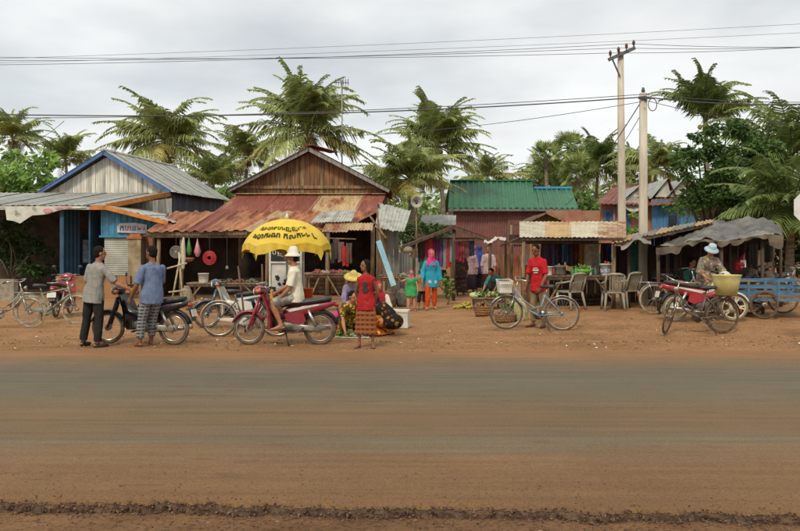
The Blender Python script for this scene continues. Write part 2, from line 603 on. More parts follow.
for i in range(500):
    x = rr.uniform(-10, 10); y = 14.1 + .25 * nz(x * .4, 8) + rr.gauss(0, .1)
    r = rr.choice([.006, .008, .012, .018, .026])
    stone(st, (x, y, gz(x, y) + r * .2), r, i + 70000)
tag(st.build('pebbles', mat('verge_pebble', '#8a6c50', '#664a35', scale=9, rough=.95), fix=False), 'small reddish pebbles and clods scattered over the dirt verge', 'pebbles', kind='stuff')
st = MB()
for i in range(150):
    y = 13.2 + abs(rr.gauss(0, 2.4)); x = rr.uniform(-10, 10) * y / 13
    a = rr.uniform(0, 6.28); s = rr.uniform(.012, .04); w = s * rr.uniform(.3, .8)
    R = Matrix.Rotation(a, 3, 'Z') @ Matrix.Rotation(rr.uniform(-.3, .3), 3, 'X')
    st.cm = rr.choice([0, 0, 1, 1, 2])
    c = V((x, y, gz(x, y) + .012))
    o = [R @ V(p) + c for p in ((-s, -w, 0), (0, -w, .015), (s, -w * .4, 0), (s, w, .01), (0, w, .02), (-s, w * .5, 0))]
    st.add(o, [(0, 1, 4, 5), (1, 2, 3, 4)])
tag(st.build('litter', [mat('litter_paper', '#cfc8b8', '#a39b8a'), mat('litter_leaf', '#8a7a4a', '#5c4a2a'), mat('litter_plastic', '#b7a9a0', '#8c5a4a')], fix=False), 'scraps of paper and dead leaves strewn over the dirt', 'litter', kind='stuff')

# ------------------------------------------------------------------ building helpers
def WM(o):
    return Matrix.Translation(o.location) @ Matrix.Rotation(o.rotation_euler.z, 4, 'Z')
def bw(mb, name, mats, root, parent=None):
    """build from world coordinates under root (or under a part of it)"""
    return mb.xform(WM(root).inverted()).build(name, mats, parent or root)
def bil(c, u, v):
    a, b, d, e = c                    # p00 p10 p01 p11
    return a.lerp(b, u).lerp(d.lerp(e, u), v)
def corr(c, waves, amp, nv=2, wob=0.0, seed=0):
    c = [V(p) for p in c]
    nrm = (c[1] - c[0]).cross(c[2] - c[0]).normalized()
    k = 6
    def fn(u, v):
        w = math.cos(2 * PI * u * waves)
        w = max(-1, min(1, w * 1.6))
        return bil(c, u, v) + nrm * (amp * w + wob * nz(u * 3 + seed, v * 3, seed * 1.7))
    return MB().grid(fn, max(4, int(waves * k)), nv, smooth=False)
def sheets(root, name, c, n, mats, pitch=0.2, amp=0.014, jit=0.03, wob=0.02, parent=None, rng=random, droop=0.0, nv=3):
    """a corrugated roof of n separate overlapping sheets"""
    c = [V(p) for p in c]
    nrm = (c[1] - c[0]).cross(c[2] - c[0]).normalized()
    W = (c[1] - c[0]).length
    for i in range(n):
        u0, u1 = max(0, (i - .04) / n), min(1, (i + 1.04) / n)
        j0, j1 = rng.uniform(-jit, jit), rng.uniform(-jit, jit)
        dv = c[0] - c[2]
        q = [bil(c, u0, 0), bil(c, u1, 0), bil(c, u0, 1), bil(c, u1, 1)]
        e = dv.normalized() * (j0 * 2.0)
        q[0] = q[0] + e; q[1] = q[1] + e + dv.normalized() * j1
        off = nrm * (0.008 * (i % 2) + rng.uniform(0, .006))
        q = [p + off for p in q]
        bw(corr(q, max(1, round(W / n / pitch)), amp, nv, wob, seed=i + u0 * 7), name, mats if not isinstance(mats, (list, tuple)) else mats[i % len(mats)], root, parent)
def boards(root, name, a, b, z0, z1, w, th, mats, gap=0.012, face=(0, -1, 0), rng=random, parent=None, jit=0.012):
    """upright boards from a to b (ground plan points), z0 and z1 may be functions of the distance along"""
    a, b = V((a[0], a[1], 0)), V((b[0], b[1], 0))
    Ln = (b - a).length; d = (b - a) / Ln
    nrm = V((d.y, -d.x, 0))
    n = max(1, round(Ln / w)); w = Ln / n
    f0 = z0 if callable(z0) else (lambda s: z0)
    f1 = z1 if callable(z1) else (lambda s: z1)
    for i in range(n):
        s0, s1 = i * w + gap / 2, (i + 1) * w - gap / 2
        off = nrm * rng.uniform(-jit, jit)
        lo = [f0(s0), f0(s1)]; hi = [f1(s0), f1(s1)]
        if max(hi) - min(lo) < .03:
            continue
        sx = rng.uniform(-.01, .01)
        ps = []
        for z, k in ((lo, 0), (hi, 1)):
            p, q = a + d * s0 + off, a + d * s1 + off
            ps += [V((p.x, p.y, z[0])) + nrm * (th / 2) , V((q.x, q.y, z[1])) + nrm * (th / 2 + sx * .3), V((q.x, q.y, z[1])) - nrm * (th / 2), V((p.x, p.y, z[0])) - nrm * (th / 2)]
        m = mats if not isinstance(mats, (list, tuple)) else rng.choice(mats)
        bw(MB().hexa(ps), name, m, root, parent)

def m_tin(name, base, streak, rust, rustamt=0.5, scale=1.0, rough=.6, along=(1, 1, 1), metal=.25):
    """weathered sheet metal: base colour, dirty streaks, rust blotches"""
    if name in _M:
        return _M[name]
    m, t, b = newmat(name)
    v = coords(t)
    c = ramp(t, tnoise(t, coords(t, along), 3.0 * scale, 5, .6), [(.3, C(streak)), (.62, C(base))])
    k = ramp(t, tnoise(t, coords(t, tuple(1 + (x - 1) * .45 for x in along)) if along != (1, 1, 1) else v, .9 * scale, 6, .68), [(rustamt - .06, (1, 1, 1, 1)), (rustamt + .07, (0, 0, 0, 1))])
    rc = ramp(t, tnoise(t, v, 7 * scale, 5, .6), [(.3, C(rust, .6)), (.65, C(rust))])
    c = mixc(t, k, c, rc)
    mu = t.nodes.new('ShaderNodeVectorMath'); mu.operation = 'SCALE'
    t.links.new(c, mu.inputs[0]); t.links.new(rnd(t, .12), mu.inputs['Scale'])
    t.links.new(mu.outputs[0], b.inputs['Base Color'])
    b.inputs['Roughness'].default_value = rough
    b.inputs['Metallic'].default_value = metal
    addbump(t, b, tnoise(t, v, 14 * scale, 4), .15, .02)
    _M[name] = m
    return m

RNG = random.Random(11)
WD = dict(rough=.85, bump=.25, vary=.22)
m_whitewash = mat('weathered_white_board', '#dedbd0', '#b3b1a7', scale=2.2, stretch=(6, 6, .6), c3='#a19e96', **WD)
m_greyboard = mat('grey_board', '#8b8a84', '#5d5c5a', scale=2.5, stretch=(6, 6, .5), **WD)
m_slate = mat('slate_board', '#5c6068', '#43454d', scale=2.0, stretch=(5, 5, .5), **WD)
m_bluepaint = mat('blue_paint', '#3f83a3', '#2d6684', scale=3, rough=.55, c3='#5a89a6', bump=.08, vary=.08)
m_bluein = mat('shaded_blue_paint', '#2b526c', '#1f3f56', scale=3, rough=.6, bump=.08, vary=.08)  # darker copy of the blue: shade under the awning put into the colour
m_bluetrim = mat('blue_trim', '#4c6ea2', '#3a5886', scale=3, rough=.5, vary=.05)
m_orange = mat('orange_trim', '#c98133', '#a5642a', scale=4, rough=.6, vary=.06)
m_concrete = mat('stained_concrete', '#a39477', '#75684f', scale=2.5, rough=.9, bump=.3, c3='#5e5240')
m_ochrewall = mat('ochre_plaster', '#9c7048', '#7d5738', scale=2.2, rough=.9, bump=.2, c3='#6e5038')
m_shutter = mat('shutter_grey', '#a6a79c', '#8b8b80', scale=2, rough=.55, metal=.2)
m_dark = mat('shade_dark_wood', '#4a3b30', '#2a211b', scale=3, rough=.9, vary=.2)  # dark wood tone with the shops' interior shade put into the colour
m_wood = mat('weathered_wood', '#8a7257', '#54422f', scale=2.4, stretch=(5, 5, .6), **WD)
m_wood2 = mat('brown_wood', '#8a6544', '#573c28', scale=2.4, stretch=(5, 5, .5), **WD)
m_wood3 = mat('dark_wood', '#5f4a38', '#352820', scale=3, stretch=(5, 5, .6), **WD)
m_tingrey = m_tin('grey_tin', '#a0a29c', '#868781', '#7d6a58', .33)
m_tingrey2 = m_tin('pale_grey_tin', '#b9b9b0', '#8f8e85', '#8a7158', .38)
m_rust1 = m_tin('rusty_tin', '#a5714d', '#8a573b', '#7a4028', .47, metal=.1, rough=.75, along=(4.5, .45, .45))
m_rust2 = m_tin('rusty_tin_dark', '#85493a', '#6c3a2d', '#a87355', .4, metal=.1, rough=.75, along=(4.5, .45, .45))
m_rust3 = m_tin('tan_rusty_tin', '#b39a72', '#927a58', '#8c4b30', .44, metal=.1, rough=.75, along=(4.5, .45, .45))
m_greentin = m_tin('green_tin', '#316a4a', '#28563c', '#3d6b50', .38, metal=.1, rough=.45)
m_redwall = m_tin('maroon_siding', '#85574f', '#6f4842', '#7a5a50', .4, metal=.1, rough=.6)

# ------------------------------------------------------------------ house with the blue barge boards, and its shop awning
h1 = thing('wooden_house', 'house with white plank gable, blue roof edges and grey tin shop awning', 'house', (-11.7, 32, 0), math.radians(-8))
def H1(x, y, z):
    return WM(h1) @ V((x, y, z))
hw, ez, az = 2.5, 4.02, 5.42
def gable(s):
    return ez - .1 + (az - ez) * (1 - abs(s - hw) / hw)
a, b_ = H1(-hw, 0, 0), H1(hw, 0, 0)
boards(h1, 'gable_board', a, b_, 3.55, gable, .2, .03, m_whitewash, rng=RNG)
bw(MB().prism([(-hw, 0), (hw, 0), (hw, ez - .12), (0, az - .14), (-hw, ez - .12)], .04, .1).xform(WM(h1)), 'front_wall', m_slate, h1)
for s in (-1, 1):
    e0 = H1(s * (hw + .28), -.35, ez - .16); ap = H1(0, -.35, az + .02)
    bw(MB().bar(e0, ap, .05, .15), 'barge_board', m_bluetrim, h1)
    q = [H1(s * (hw + .32), -.4, ez - .14), H1(s * (hw + .32), 6.6, ez - .14), H1(0, -.4, az + .12), H1(0, 6.6, az + .12)]
    sheets(h1, 'roof_sheet', q, 9, m_tingrey, pitch=.2, amp=.012, rng=RNG, jit=.015, wob=.006)
bw(MB().tube([H1(0, -.42, az + .13), H1(0, 6.6, az + .13)], .08, 6), 'ridge_cap', m_tingrey2, h1)
boards(h1, 'side_board', H1(hw, 0.1, 0), H1(hw, 6.3, 0), -.1, ez - .1, .24, .03, m_slate, rng=RNG)
bw(MB().box((-hw, 3.2, ez / 2 - .1), (.06, 6.2, ez)).xform(WM(h1)), 'side_wall', m_slate, h1)
bw(MB().box((0, 6.3, ez / 2), (2 * hw, .06, ez)).xform(WM(h1)), 'rear_wall', m_slate, h1)
# awning in front
fz, fD = 3.1, 27.0
x0, x1 = -16.6, wx(106, 27)
sheets(h1, 'awning_sheet', [(x0, fD, fz), (x1, fD, fz), (x0, 31.7, 3.84), (wx(170, 31.7), 31.7, 3.84)], 9, m_tingrey, amp=.012, rng=RNG, jit=.012, wob=.006)
bw(MB().bar((x0, fD + .02, fz - .09), (wx(92, 27), fD + .02, fz - .09), .05, .1), 'awning_fascia', m_tingrey2, h1)
bw(MB().bar((wx(91, 27), fD - .02, fz - .07), (x1 + .05, fD - .02, fz - .07), .05, .15), 'awning_fascia', m_orange, h1)
bw(MB().bar((x1 + .02, fD, fz - .02), (wx(170, 31.5), 31.5, 3.8), .07, .17), 'awning_edge_board', m_orange, h1)
# lean-to at the side
e = V((wx(106, 26.8), 26.8, 3.02)); f = V((wx(168, 26.8), 26.8, 2.5))
bw(MB().bar(e, f, .06, .14), 'lean_to_edge_board', m_orange, h1)
sheets(h1, 'lean_to_sheet', [e + V((0, 0, .05)), f + V((.5, 0, -.05)), V((e.x + .2, 30, 3.1)), V((f.x + .8, 30, 2.62))], 4, m_tingrey2, rng=RNG, jit=.01)
boards(h1, 'upper_board', (wx(112, 29.8), 29.8), (wx(172, 29.8), 29.8), 2.4, lambda s: 3.25 + .12 * s, .25, .03, m_greyboard, rng=RNG)
# shop front
Ds = 27.4
cw = corr([(wx(101, Ds), Ds, 2.08), (wx(156, Ds), Ds, 2.08), (wx(101, Ds), Ds, 3.0), (wx(156, Ds), Ds, 2.62)], 9, .012, 1)
bw(cw, 'shop_front_panel', m_bluepaint, h1)
bw(MB().bar((wx(100, Ds), Ds - .05, 2.06), (wx(150, Ds), Ds - .05, 2.06), .08, .07), 'shop_front_rail', m_bluepaint, h1)
sh = MB()
zs = [.72 + i * .065 for i in range(21)]
for i in range(20):
    xx0, xx1 = wx(104.5, Ds), wx(131, Ds)
    sh.add([(xx0, Ds, zs[i]), (xx1, Ds, zs[i]), (xx1, Ds - .010, (zs[i] + zs[i + 1]) / 2), (xx0, Ds - .010, (zs[i] + zs[i + 1]) / 2), (xx1, Ds, zs[i + 1]), (xx0, Ds, zs[i + 1])], [(0, 1, 2, 3), (3, 2, 4, 5)])
bw(sh, 'roller_shutter', m_shutter, h1)
Dp = 26.6
bw(MB().box((wx(136.5, Dp), Dp, .98), (.42, .42, 2.0)), 'pillar', m_concrete, h1)
bw(MB().box((wx(136.5, Dp), Dp, 2.02), (.5, .5, .1)).box((wx(136.5, Dp), Dp, 2.1), (.34, .34, .07)), 'pillar_cap', mat('terracotta', '#a8653a', '#86502f'), h1)
bw(MB().box((wx(62.5, 27.2), 27.2, 1.5), (.13, .13, 3.1)), 'awning_post', m_bluein, h1)
bw(MB().box((wx(-12, 27.2), 27.2, 1.5), (.13, .13, 3.1)), 'awning_post', m_bluein, h1)
bw(corr([(wx(64, 29), 29, 0), (wx(80, 29), 29, 0), (wx(64, 29), 29, 3.1), (wx(80, 29), 29, 3.1)], 4, .03, 1), 'shop_wall_panel', m_bluein, h1)
bw(corr([(wx(92, 29.5), 29.5, 0), (wx(104, 29.5), 29.5, 0), (wx(92, 29.5), 29.5, 3.1), (wx(104, 29.5), 29.5, 3.1)], 3, .03, 1), 'shop_wall_panel', m_bluein, h1)
bw(MB().box((wx(86, 29.6), 29.6, 1.1), (.5, .05, 2.2)), 'door', mat('navy_door', '#27486b', '#1b3450', rough=.6), h1)
bw(MB().box((wx(101.5, 28.4), 28.4, 1.5), (.05, 2.2, 3.0)), 'shop_side_wall', m_bluein, h1)
bw(MB().box((wx(92, 28.5), 28.38, 1.55), (.55, .02, .8)), 'notice_board', mat('notice_paper', '#5c6770', '#38424c', scale=9), h1)
lw = MB().box((wx(94, 26), 26, .36), (wx(131, 26) - wx(57, 26), .2, .8))
bw(lw, 'low_wall', m_ochrewall, h1)
bw(MB().box((wx(0, 25), 25, .3), (1.0, .3, .78)), 'planter_wall', mat('grey_plaster', '#98907f', '#746b5c', rough=.9, bump=.2), h1)
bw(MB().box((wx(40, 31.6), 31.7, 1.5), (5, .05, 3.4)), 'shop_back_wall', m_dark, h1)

# torn banner under the awning edge
bn = MB()
prof = [(-1, 1), (5, 1.2), (7, 14), (14, 15), (20, 17.5), (27, 13), (32, 9.5), (40, 8.8), (48, 8), (56, 5.2), (66, 3), (78, 2.2), (86, 1.6)]
tops = [P(p[0], 206.2, 26.95) for p in prof]
bots = [P(p[0], 206 + p[1], 26.95) + V((0, .06 * nz(p[0] * .2, 3), 0)) for p in prof]
bn.add(tops + bots, [(i, i + 1, len(tops) + i + 1, len(tops) + i) for i in range(len(tops) - 1)])
bo = bn.build('banner', mat('banner_vinyl', '#c9cbc0', '#b3b3a8', scale=4, rough=.5))
tag(bo, 'torn pale vinyl banner with pink blots hanging along the grey awning edge', 'banner')
pk = MB()
for cx, cy, a_, b2 in ((47.5, 210.6, 4.6, 2.2), (59.5, 208.2, 5, .95), (68, 207.6, 4, .8)):
    c0 = P(cx, cy, 26.9)
    pk.add([c0 + V((a_ * .034 * math.cos(k * PI / 8), 0, b2 * .034 * math.sin(k * PI / 8))) for k in range(16)], [tuple(range(16))])
pk.build('print', mat('pink_print', '#c88a8e', '#b3696f'), bo, fix=False)
pk = MB()
for cx, cy, a_, b2 in ((16, 213, 1.3, 2.6), (19, 214, 1.6, 1.0), (34, 208.3, 1.7, 1.5)):
    c0 = P(cx, cy, 26.9)
    R_ = [c0 + V((a_ * .034 * math.cos(k * PI / 8), 0, b2 * .034 * math.sin(k * PI / 8))) for k in range(16)]
    r_ = [c0 + V((a_ * .02 * math.cos(k * PI / 8), 0, b2 * .02 * math.sin(k * PI / 8))) for k in range(16)]
    pk.add(R_ + r_, [(k, (k + 1) % 16, 16 + (k + 1) % 16, 16 + k) for k in range(16)])
pk.build('print', mat('grey_print', '#5e5f5c', '#77776f'), bo, fix=False)

def text_mesh(s, size, name, m, parent=None, M=None, fn=None, offset=0.0):
    cu = bpy.data.curves.new('t', 'FONT'); cu.body = s; cu.size = size; cu.align_x = 'CENTER'; cu.align_y = 'CENTER'; cu.offset = offset
    cu.resolution_u = 2
    o = bpy.data.objects.new('t', cu); COL.objects.link(o)
    dg = bpy.context.evaluated_depsgraph_get()
    me = bpy.data.meshes.new_from_object(o.evaluated_get(dg))
    bpy.data.objects.remove(o); bpy.data.curves.remove(cu)
    if fn:
        for v in me.vertices:
            v.co = fn(v.co.x, v.co.y)
    elif M is not None:
        me.transform(M)
    me.materials.clear(); me.materials.append(m); me.name = name
    return put(name, me, parent)
# sign board on the blue shop front
sgn = thing('shop_sign', 'small white sign with coloured lettering on the blue shop front', 'sign', (wx(132, Ds - .05), Ds - .06, 2.36))
MB().prism([(-.5, -.16), (.5, -.2), (.52, .1), (.1, .17), (-.42, .15), (-.5, .05)], -.012, .012).build('board', mat('sign_white', '#c9cdd2', '#b2b6bd', rough=.5), sgn)
RX = Matrix.Rotation(PI / 2, 4, 'X')
for s_, xx, cc in (('ក', -.34, '#26324f'), ('ហ', -.13, '#b23d5c'), ('ន', .08, '#3f7fa6'), ('ម', .26, '#b8506c'), ('រ', .42, '#8a5a78')):
    text_mesh(s_, .27, 'lettering', mat('sign_ink_' + cc, cc, cc, rough=.5), sgn, Matrix.Translation((xx, -.016, -.02)) @ RX, offset=.006)

# ------------------------------------------------------------------ brown wooden shop house with rusty roofs
h2 = thing('shop_house', 'brown plank house with rust-red tin roof and open shop beneath', 'house', (-3.5, 31, 0))
cx, D2 = -3.5, 31.0
hw, ez, az = 2.85, 4.05, 5.45
def gable2(s):
    return ez - .08 + (az - ez) * (1 - abs(s - hw) / hw)
boards(h2, 'gable_board', (cx - hw, D2), (cx + hw, D2), 3.3, gable2, .19, .03, [m_wood2, m_wood2, m_wood], rng=RNG)
bw(MB().prism([(cx - hw, 0), (cx + hw, 0), (cx + hw, ez - .12), (cx, az - .14), (cx - hw, ez - .12)], D2 + .05, D2 + .1), 'front_wall', m_wood3, h2)
bw(MB().bar((cx - hw + .1, D2 - .05, 4.02), (cx + hw - .1, D2 - .05, 4.02), .05, .12), 'tie_beam', m_wood, h2)
for s in (-1, 1):
    bw(MB().bar((cx + s * (hw + .25), D2 - .42, ez - .2), (cx, D2 - .42, az), .05, .16), 'barge_board', m_greyboard, h2)
    q = [V((cx + s * (hw + .3), D2 - .5, ez - .16)), V((cx + s * (hw + .3), D2 + 6.5, ez - .16)), V((cx, D2 - .5, az + .1)), V((cx, D2 + 6.5, az + .1))]
    sheets(h2, 'roof_sheet', q, 8, [m_rust2, m_rust1], rng=RNG, jit=.03, wob=.01)
    bw(MB().box((cx + s * hw, D2 + 3.2, ez / 2 - .1), (.06, 6.2, ez)), 'side_wall', m_wood3, h2)
bw(MB().bar((cx, D2 - .5, az + .13), (cx + .9, D2 + .6, az - .02), .5, .02), 'ridge_flashing', m_rust2, h2)
bw(MB().box((cx, D2 + 6.4, ez / 2), (2 * hw, .06, ez)), 'rear_wall', m_wood3, h2)
# upper rusty roof
mats_u = [m_rust2, m_rust2, m_rust2, m_rust2, m_rust3, m_rust3, m_rust2]
sheets(h2, 'upper_awning_sheet', [P(212, 213.5, 28.4), P(378, 213.5, 28.4), V((cx - hw + .05, 30.9, 3.72)), V((cx + hw + .1, 30.9, 3.72))], 7, mats_u, pitch=.12, amp=.006, rng=RNG, jit=.02, wob=.01)
bw(MB().bar(V((cx - hw, 30.85, 3.75)), V((cx + hw + .1, 30.85, 3.75)), .3, .03), 'flashing', m_rust3, h2)
# lower rusty awning over the shop
lf = [P(146, 232, 25.8), P(345, 229.5, 25.8), P(176, 211.5, 28.6), P(380, 211.5, 28.6)]
mats_l = [m_rust1, m_rust1, m_rust2, m_rust1, m_rust1, m_rust3, m_rust1, m_rust1, m_rust1, m_rust1]
sheets(h2, 'lower_awning_sheet', lf, 10, mats_l, pitch=.26, amp=.025, rng=RNG, jit=.05, wob=.03)
sheets(h2, 'patch_sheet', [P(311, 222.5, 25.9), P(352, 221, 25.9), P(322, 211.5, 27.2), P(356, 210, 27.2)], 2, m_tingrey2, pitch=.1, amp=.014, rng=RNG)
sheets(h2, 'patch_sheet', [P(322, 231, 25.2), P(372, 231, 25.2), P(326, 223.5, 25.9), P(374, 223, 25.9)], 2, m_rust3, pitch=.1, amp=.01, rng=RNG, jit=.06)
for px, D, top in ((158, 26, 232), (181, 26, 231), (267, 26, 231), (327, 25.2, 230), (372, 26.2, 226)):
    x = wx(px, D)
    bw(MB().tube([(x, D, -.05), (x + .03, D, wz(top, D) - .02)], [.075, .065], 8), 'post', m_wood, h2)
bw(MB().bar(P(146, 233.8, 25.95), P(330, 232.2, 25.95), .08, .12), 'front_beam', m_wood, h2)
bw(MB().bar(P(146, 236.5, 25.9), P(262, 236.5, 25.9), .05, .08), 'front_rail', m_wood3, h2)
for px in (160, 215, 270, 325):
    bw(MB().bar(P(px, 232.5, 26), P(px + 8, 213.5, 28.5), .06, .08), 'rafter', m_wood3, h2)
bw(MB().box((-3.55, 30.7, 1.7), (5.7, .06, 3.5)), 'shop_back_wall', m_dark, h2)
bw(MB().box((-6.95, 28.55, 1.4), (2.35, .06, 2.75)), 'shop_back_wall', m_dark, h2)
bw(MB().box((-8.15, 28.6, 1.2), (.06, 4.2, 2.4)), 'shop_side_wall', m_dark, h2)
bw(MB().box((-.75, 29.3, 1.6), (.06, 2.8, 3.2)), 'shop_side_wall', m_wood3, h2)
boards(h2, 'shop_side_board', (wx(143, 26.9), 26.9), (wx(158, 26.9), 26.9), 0, 2.1, .2, .03, m_wood2, rng=RNG)
# patched wall and loose sheets at the corner
boards(h2, 'corner_board', (wx(376, 27.6), 27.6), (wx(399, 27.6), 27.6), 0, 2.45, .22, .03, [m_wood, m_greyboard], rng=RNG)
sheets(h2, 'loose_sheet', [P(375, 227, 26.6), P(404, 232, 26.6), P(379, 203, 28.3), P(411, 211, 28.3)], 3, m_tingrey2, pitch=.12, amp=.014, rng=RNG, jit=.06, wob=.03)
bw(MB().bar(P(377, 208, 26.3), P(380, 244, 25.6), .06, .06), 'prop_pole', m_wood, h2)
bw(MB().bar(P(370, 216, 25.8), P(386, 238, 25.6), .05, .05), 'prop_pole', m_wood, h2)
# television aerial
an = thing('tv_aerial', 'thin television aerial on a mast above the brown house roof', 'aerial', (wx(342, 33), 33, 4.7))
MB().tube([(0, 0, -.4), (0, 0, wz(80, 33) - 4.7)], .03, 6).build('mast', mat('aerial_metal', '#8d8f90', '#6b6d6e', metal=.6, rough=.4), an)
zt = wz(82, 33) - 4.7
b3 = MB().tube([(-.28, 0, zt), (.28, 0, zt - .03)], .018, 5)
for k in range(6):
    b3.tube([(-.25 + k * .1, -.3, zt), (-.25 + k * .1, .3, zt)], .01, 4)
    b3.tube([(-.25 + k * .1, 0, zt - .14), (-.25 + k * .1, 0, zt + .14)], .012, 4)
b3.build('antenna', _M['aerial_metal'], an)

# ------------------------------------------------------------------ maroon house with the green roof
h3 = thing('green_roofed_house', 'maroon metal-clad house under a bright green tin roof', 'house', (6.8, 49, 0))
D3 = 48.0
xl, xr = wx(454, D3), wx(573, D3)
ez3, rz3 = wz(207, D3), wz(181, D3 + 2.6)
n3 = 16
for i in range(n3):
    u0, u1 = xl + (xr - xl) * i / n3, xl + (xr - xl) * (i + 1) / n3
    bw(corr([(u0, D3, .2), (u1, D3, .2), (u0, D3, ez3), (u1, D3, ez3)], 3, .025, 1), 'wall_panel', m_redwall, h3)
bw(MB().box(((xl + xr) / 2, D3 + 4.5, 2), (xr - xl, .1, 4)), 'rear_wall', m_redwall, h3)
for x in (xl, xr):
    bw(MB().prism([(D3, 0), (D3 + 5, 0), (D3 + 5, ez3 - .1), (D3 + 2.6, (rz3 if x == xl else rz3 - .55) - .15), (D3, ez3 - .1)], x - .04, x + .04, ('y', 'z', 'x')), 'end_wall', m_redwall, h3)
xs0, xs1 = wx(448, D3 - .5), wx(578, D3 - .5)
xm = wx(534, D3)
def half(x0_, x1_, x2_, x3_, rz_, n_):
    sheets(h3, 'roof_sheet', [(x0_, D3 - .5, ez3 - .1), (x1_, D3 - .5, ez3 - .1), (x2_, D3 + 2.6, rz_), (x3_, D3 + 2.6, rz_)], n_, m_greentin, pitch=.3, amp=.03, rng=RNG, jit=.004, wob=.0)
    sheets(h3, 'roof_sheet', [(x2_, D3 + 2.6, rz_), (x3_, D3 + 2.6, rz_), (x0_, D3 + 5.5, ez3 - .1), (x1_, D3 + 5.5, ez3 - .1)], n_, m_greentin, pitch=.3, amp=.03, rng=RNG, jit=.004, wob=.0)
half(xs0, xm, wx(450, D3 + 2.6), wx(532, D3 + 2.6), rz3, 7)
rz4 = wz(188.5, D3 + 2.6)
half(xm, xs1, wx(532, D3 + 2.6), wx(571, D3 + 2.6), rz4, 4)
bw(MB().box(((wx(534, 50.6) + wx(572, 50.6)) / 2, D3 + 2.6, rz4 + .05), (wx(572, 50.6) - wx(534, 50.6), .3, .12)), 'ridge_cap', mat('bright_blue_tin', '#4c9ad0', '#3d86bb', rough=.4), h3)
bw(MB().box(((wx(450, 50.6) + wx(533, 50.6)) / 2, D3 + 2.6, rz3 + .03), (wx(533, 50.6) - wx(450, 50.6), .3, .08)), 'ridge_cap', m_greentin, h3)
bw(MB().box(((xs0 + xs1) / 2, D3 - .55, ez3 - .2), (xs1 - xs0, .1, .14)), 'gutter', mat('gutter_grey', '#6e7a72', '#4c5750', rough=.5), h3)
wv = bw(MB().box((wx(515, D3), D3 - .06, 2.6), (.9, .08, 1.5)), 'window', m_redwall, h3)
for s in (-1, 1):
    bw(MB().box((wx(515, D3) + s * .21, D3 - .11, 2.6), (.36, .03, 1.3)), 'shutter', mat('maroon_shutter', '#7a4c46', '#643c38'), h3, wv)

# pale tin shed and smaller gable behind the stalls
sh1 = thing('grey_shed', 'low grey tin shed between the palms and the maroon house', 'shed', (wx(440, 44), 44, 0))
sheets(sh1, 'roof_sheet', [P(420, 225, 43.5), P(456, 225, 43.5), P(422, 215, 46), P(456, 215, 46)], 3, m_tingrey2, rng=RNG)
boards(sh1, 'wall_board', (wx(421, 44), 44), (wx(455, 44), 44), 0, wz(226, 44), .35, .03, m_greyboard, rng=RNG)
bw(MB().box((wx(439, 45.8), 45.8, 1.4), (1.7, .06, 2.8)), 'rear_wall', m_greyboard, sh1)

# ------------------------------------------------------------------ house on the right with the brown roof, pink and blue walls
h4 = thing('tiled_house', 'house with brown roof, dusty pink wall and blue plank wing', 'house', (11.5, 42, 0))
D4 = 42.0
m_pink = mat('pink_plaster', '#b07a64', '#8f5f4e', scale=1.5, rough=.9, c3='#9b7a62')
m_brownroof = m_tin('brown_roof', '#7d4d3e', '#603a31', '#8c6a58', .4, metal=.0, rough=.75)
xa, xb = wx(601, D4), wx(652, D4)
bw(MB().box(((xa + xb) / 2, D4 + .1, 1.9), (xb - xa, .2, 4.2)), 'front_wall', m_pink, h4)
for px in (606, 624):
    wv = bw(MB().box((wx(px + 1.5, D4), D4 - .03, 3.0), (.42, .08, 1.3)), 'window', m_bluetrim, h4)
    bw(MB().box((wx(px + 1.5, D4), D4 - .09, 3.0), (.16, .03, 1.1)), 'shutter', mat('navy_door', '#27486b'), h4, wv)
bw(MB().tube([(wx(614, 41.8), 41.8, 0), (wx(614, 41.8), 41.8, 4.2)], .06, 6), 'drain_pipe', m_greyboard, h4)
boards(h4, 'wing_board', (wx(652, D4 - 1), D4 - 1), (wx(708, D4 - 1), D4 - 1), 0, lambda s: 4.1 + .02 * s, .28, .03, mat('blue_board', '#4a7ea4', '#34658c', scale=2, stretch=(5, 5, .5), **WD), rng=RNG)
wv = bw(MB().box((wx(672, D4 - 1), D4 - 1.06, 2.8), (.6, .06, 1.2)), 'window', m_bluetrim, h4)
bw(MB().box((wx(672, D4 - 1), D4 - 1.11, 2.8), (.44, .03, 1.05)), 'pane', mat('dark_pane', '#23303c', '#1a242e', rough=.2), h4, wv)
sheets(h4, 'roof_sheet', [P(596, 203.5, D4 - .7), P(656, 205.5, D4 - .7), P(613, 187, D4 + 3), P(668, 182.5, D4 + 3)], 6, m_brownroof, pitch=.22, amp=.02, rng=RNG, jit=.01)
sheets(h4, 'roof_sheet', [P(650, 205.5, D4 - 1.6), P(713, 201, D4 - 1.6), P(656, 182.5, D4 + 3), P(700, 184, D4 + 3)], 6, m_brownroof, pitch=.22, amp=.02, rng=RNG, jit=.01)
bw(MB().bar(P(612, 186.5, D4 + 3), P(692, 182, D4 + 3), .25, .12), 'ridge_cap', m_brownroof, h4)
for px, w_ in ((637, 8), (664, 9), (680, 11)):                                 # small front gables on the roof
    top = P(px, 180 if px > 650 else 186.5, D4 + .2)
    g0, g1 = P(px - w_, 197, D4 - .4), P(px + w_ * .8, 197, D4 - .4)
    tb = V((top.x, D4 + 3, top.z))
    bw(MB().add([g0, g1, top + V((0, -.5, 0))], [(0, 1, 2)]), 'dormer_face', m_tingrey2, h4)
    bw(MB().add([g0 + V((-.25, -.2, -.08)), top + V((0, -.7, .05)), tb, g0 + V((-.25, 3, -.08))], [(0, 1, 2, 3)]), 'dormer_roof', m_tingrey, h4)
    bw(MB().add([g1 + V((.25, -.2, -.08)), top + V((0, -.7, .05)), tb, g1 + V((.25, 3, -.08))], [(0, 1, 2, 3)]), 'dormer_roof', m_brownroof, h4)
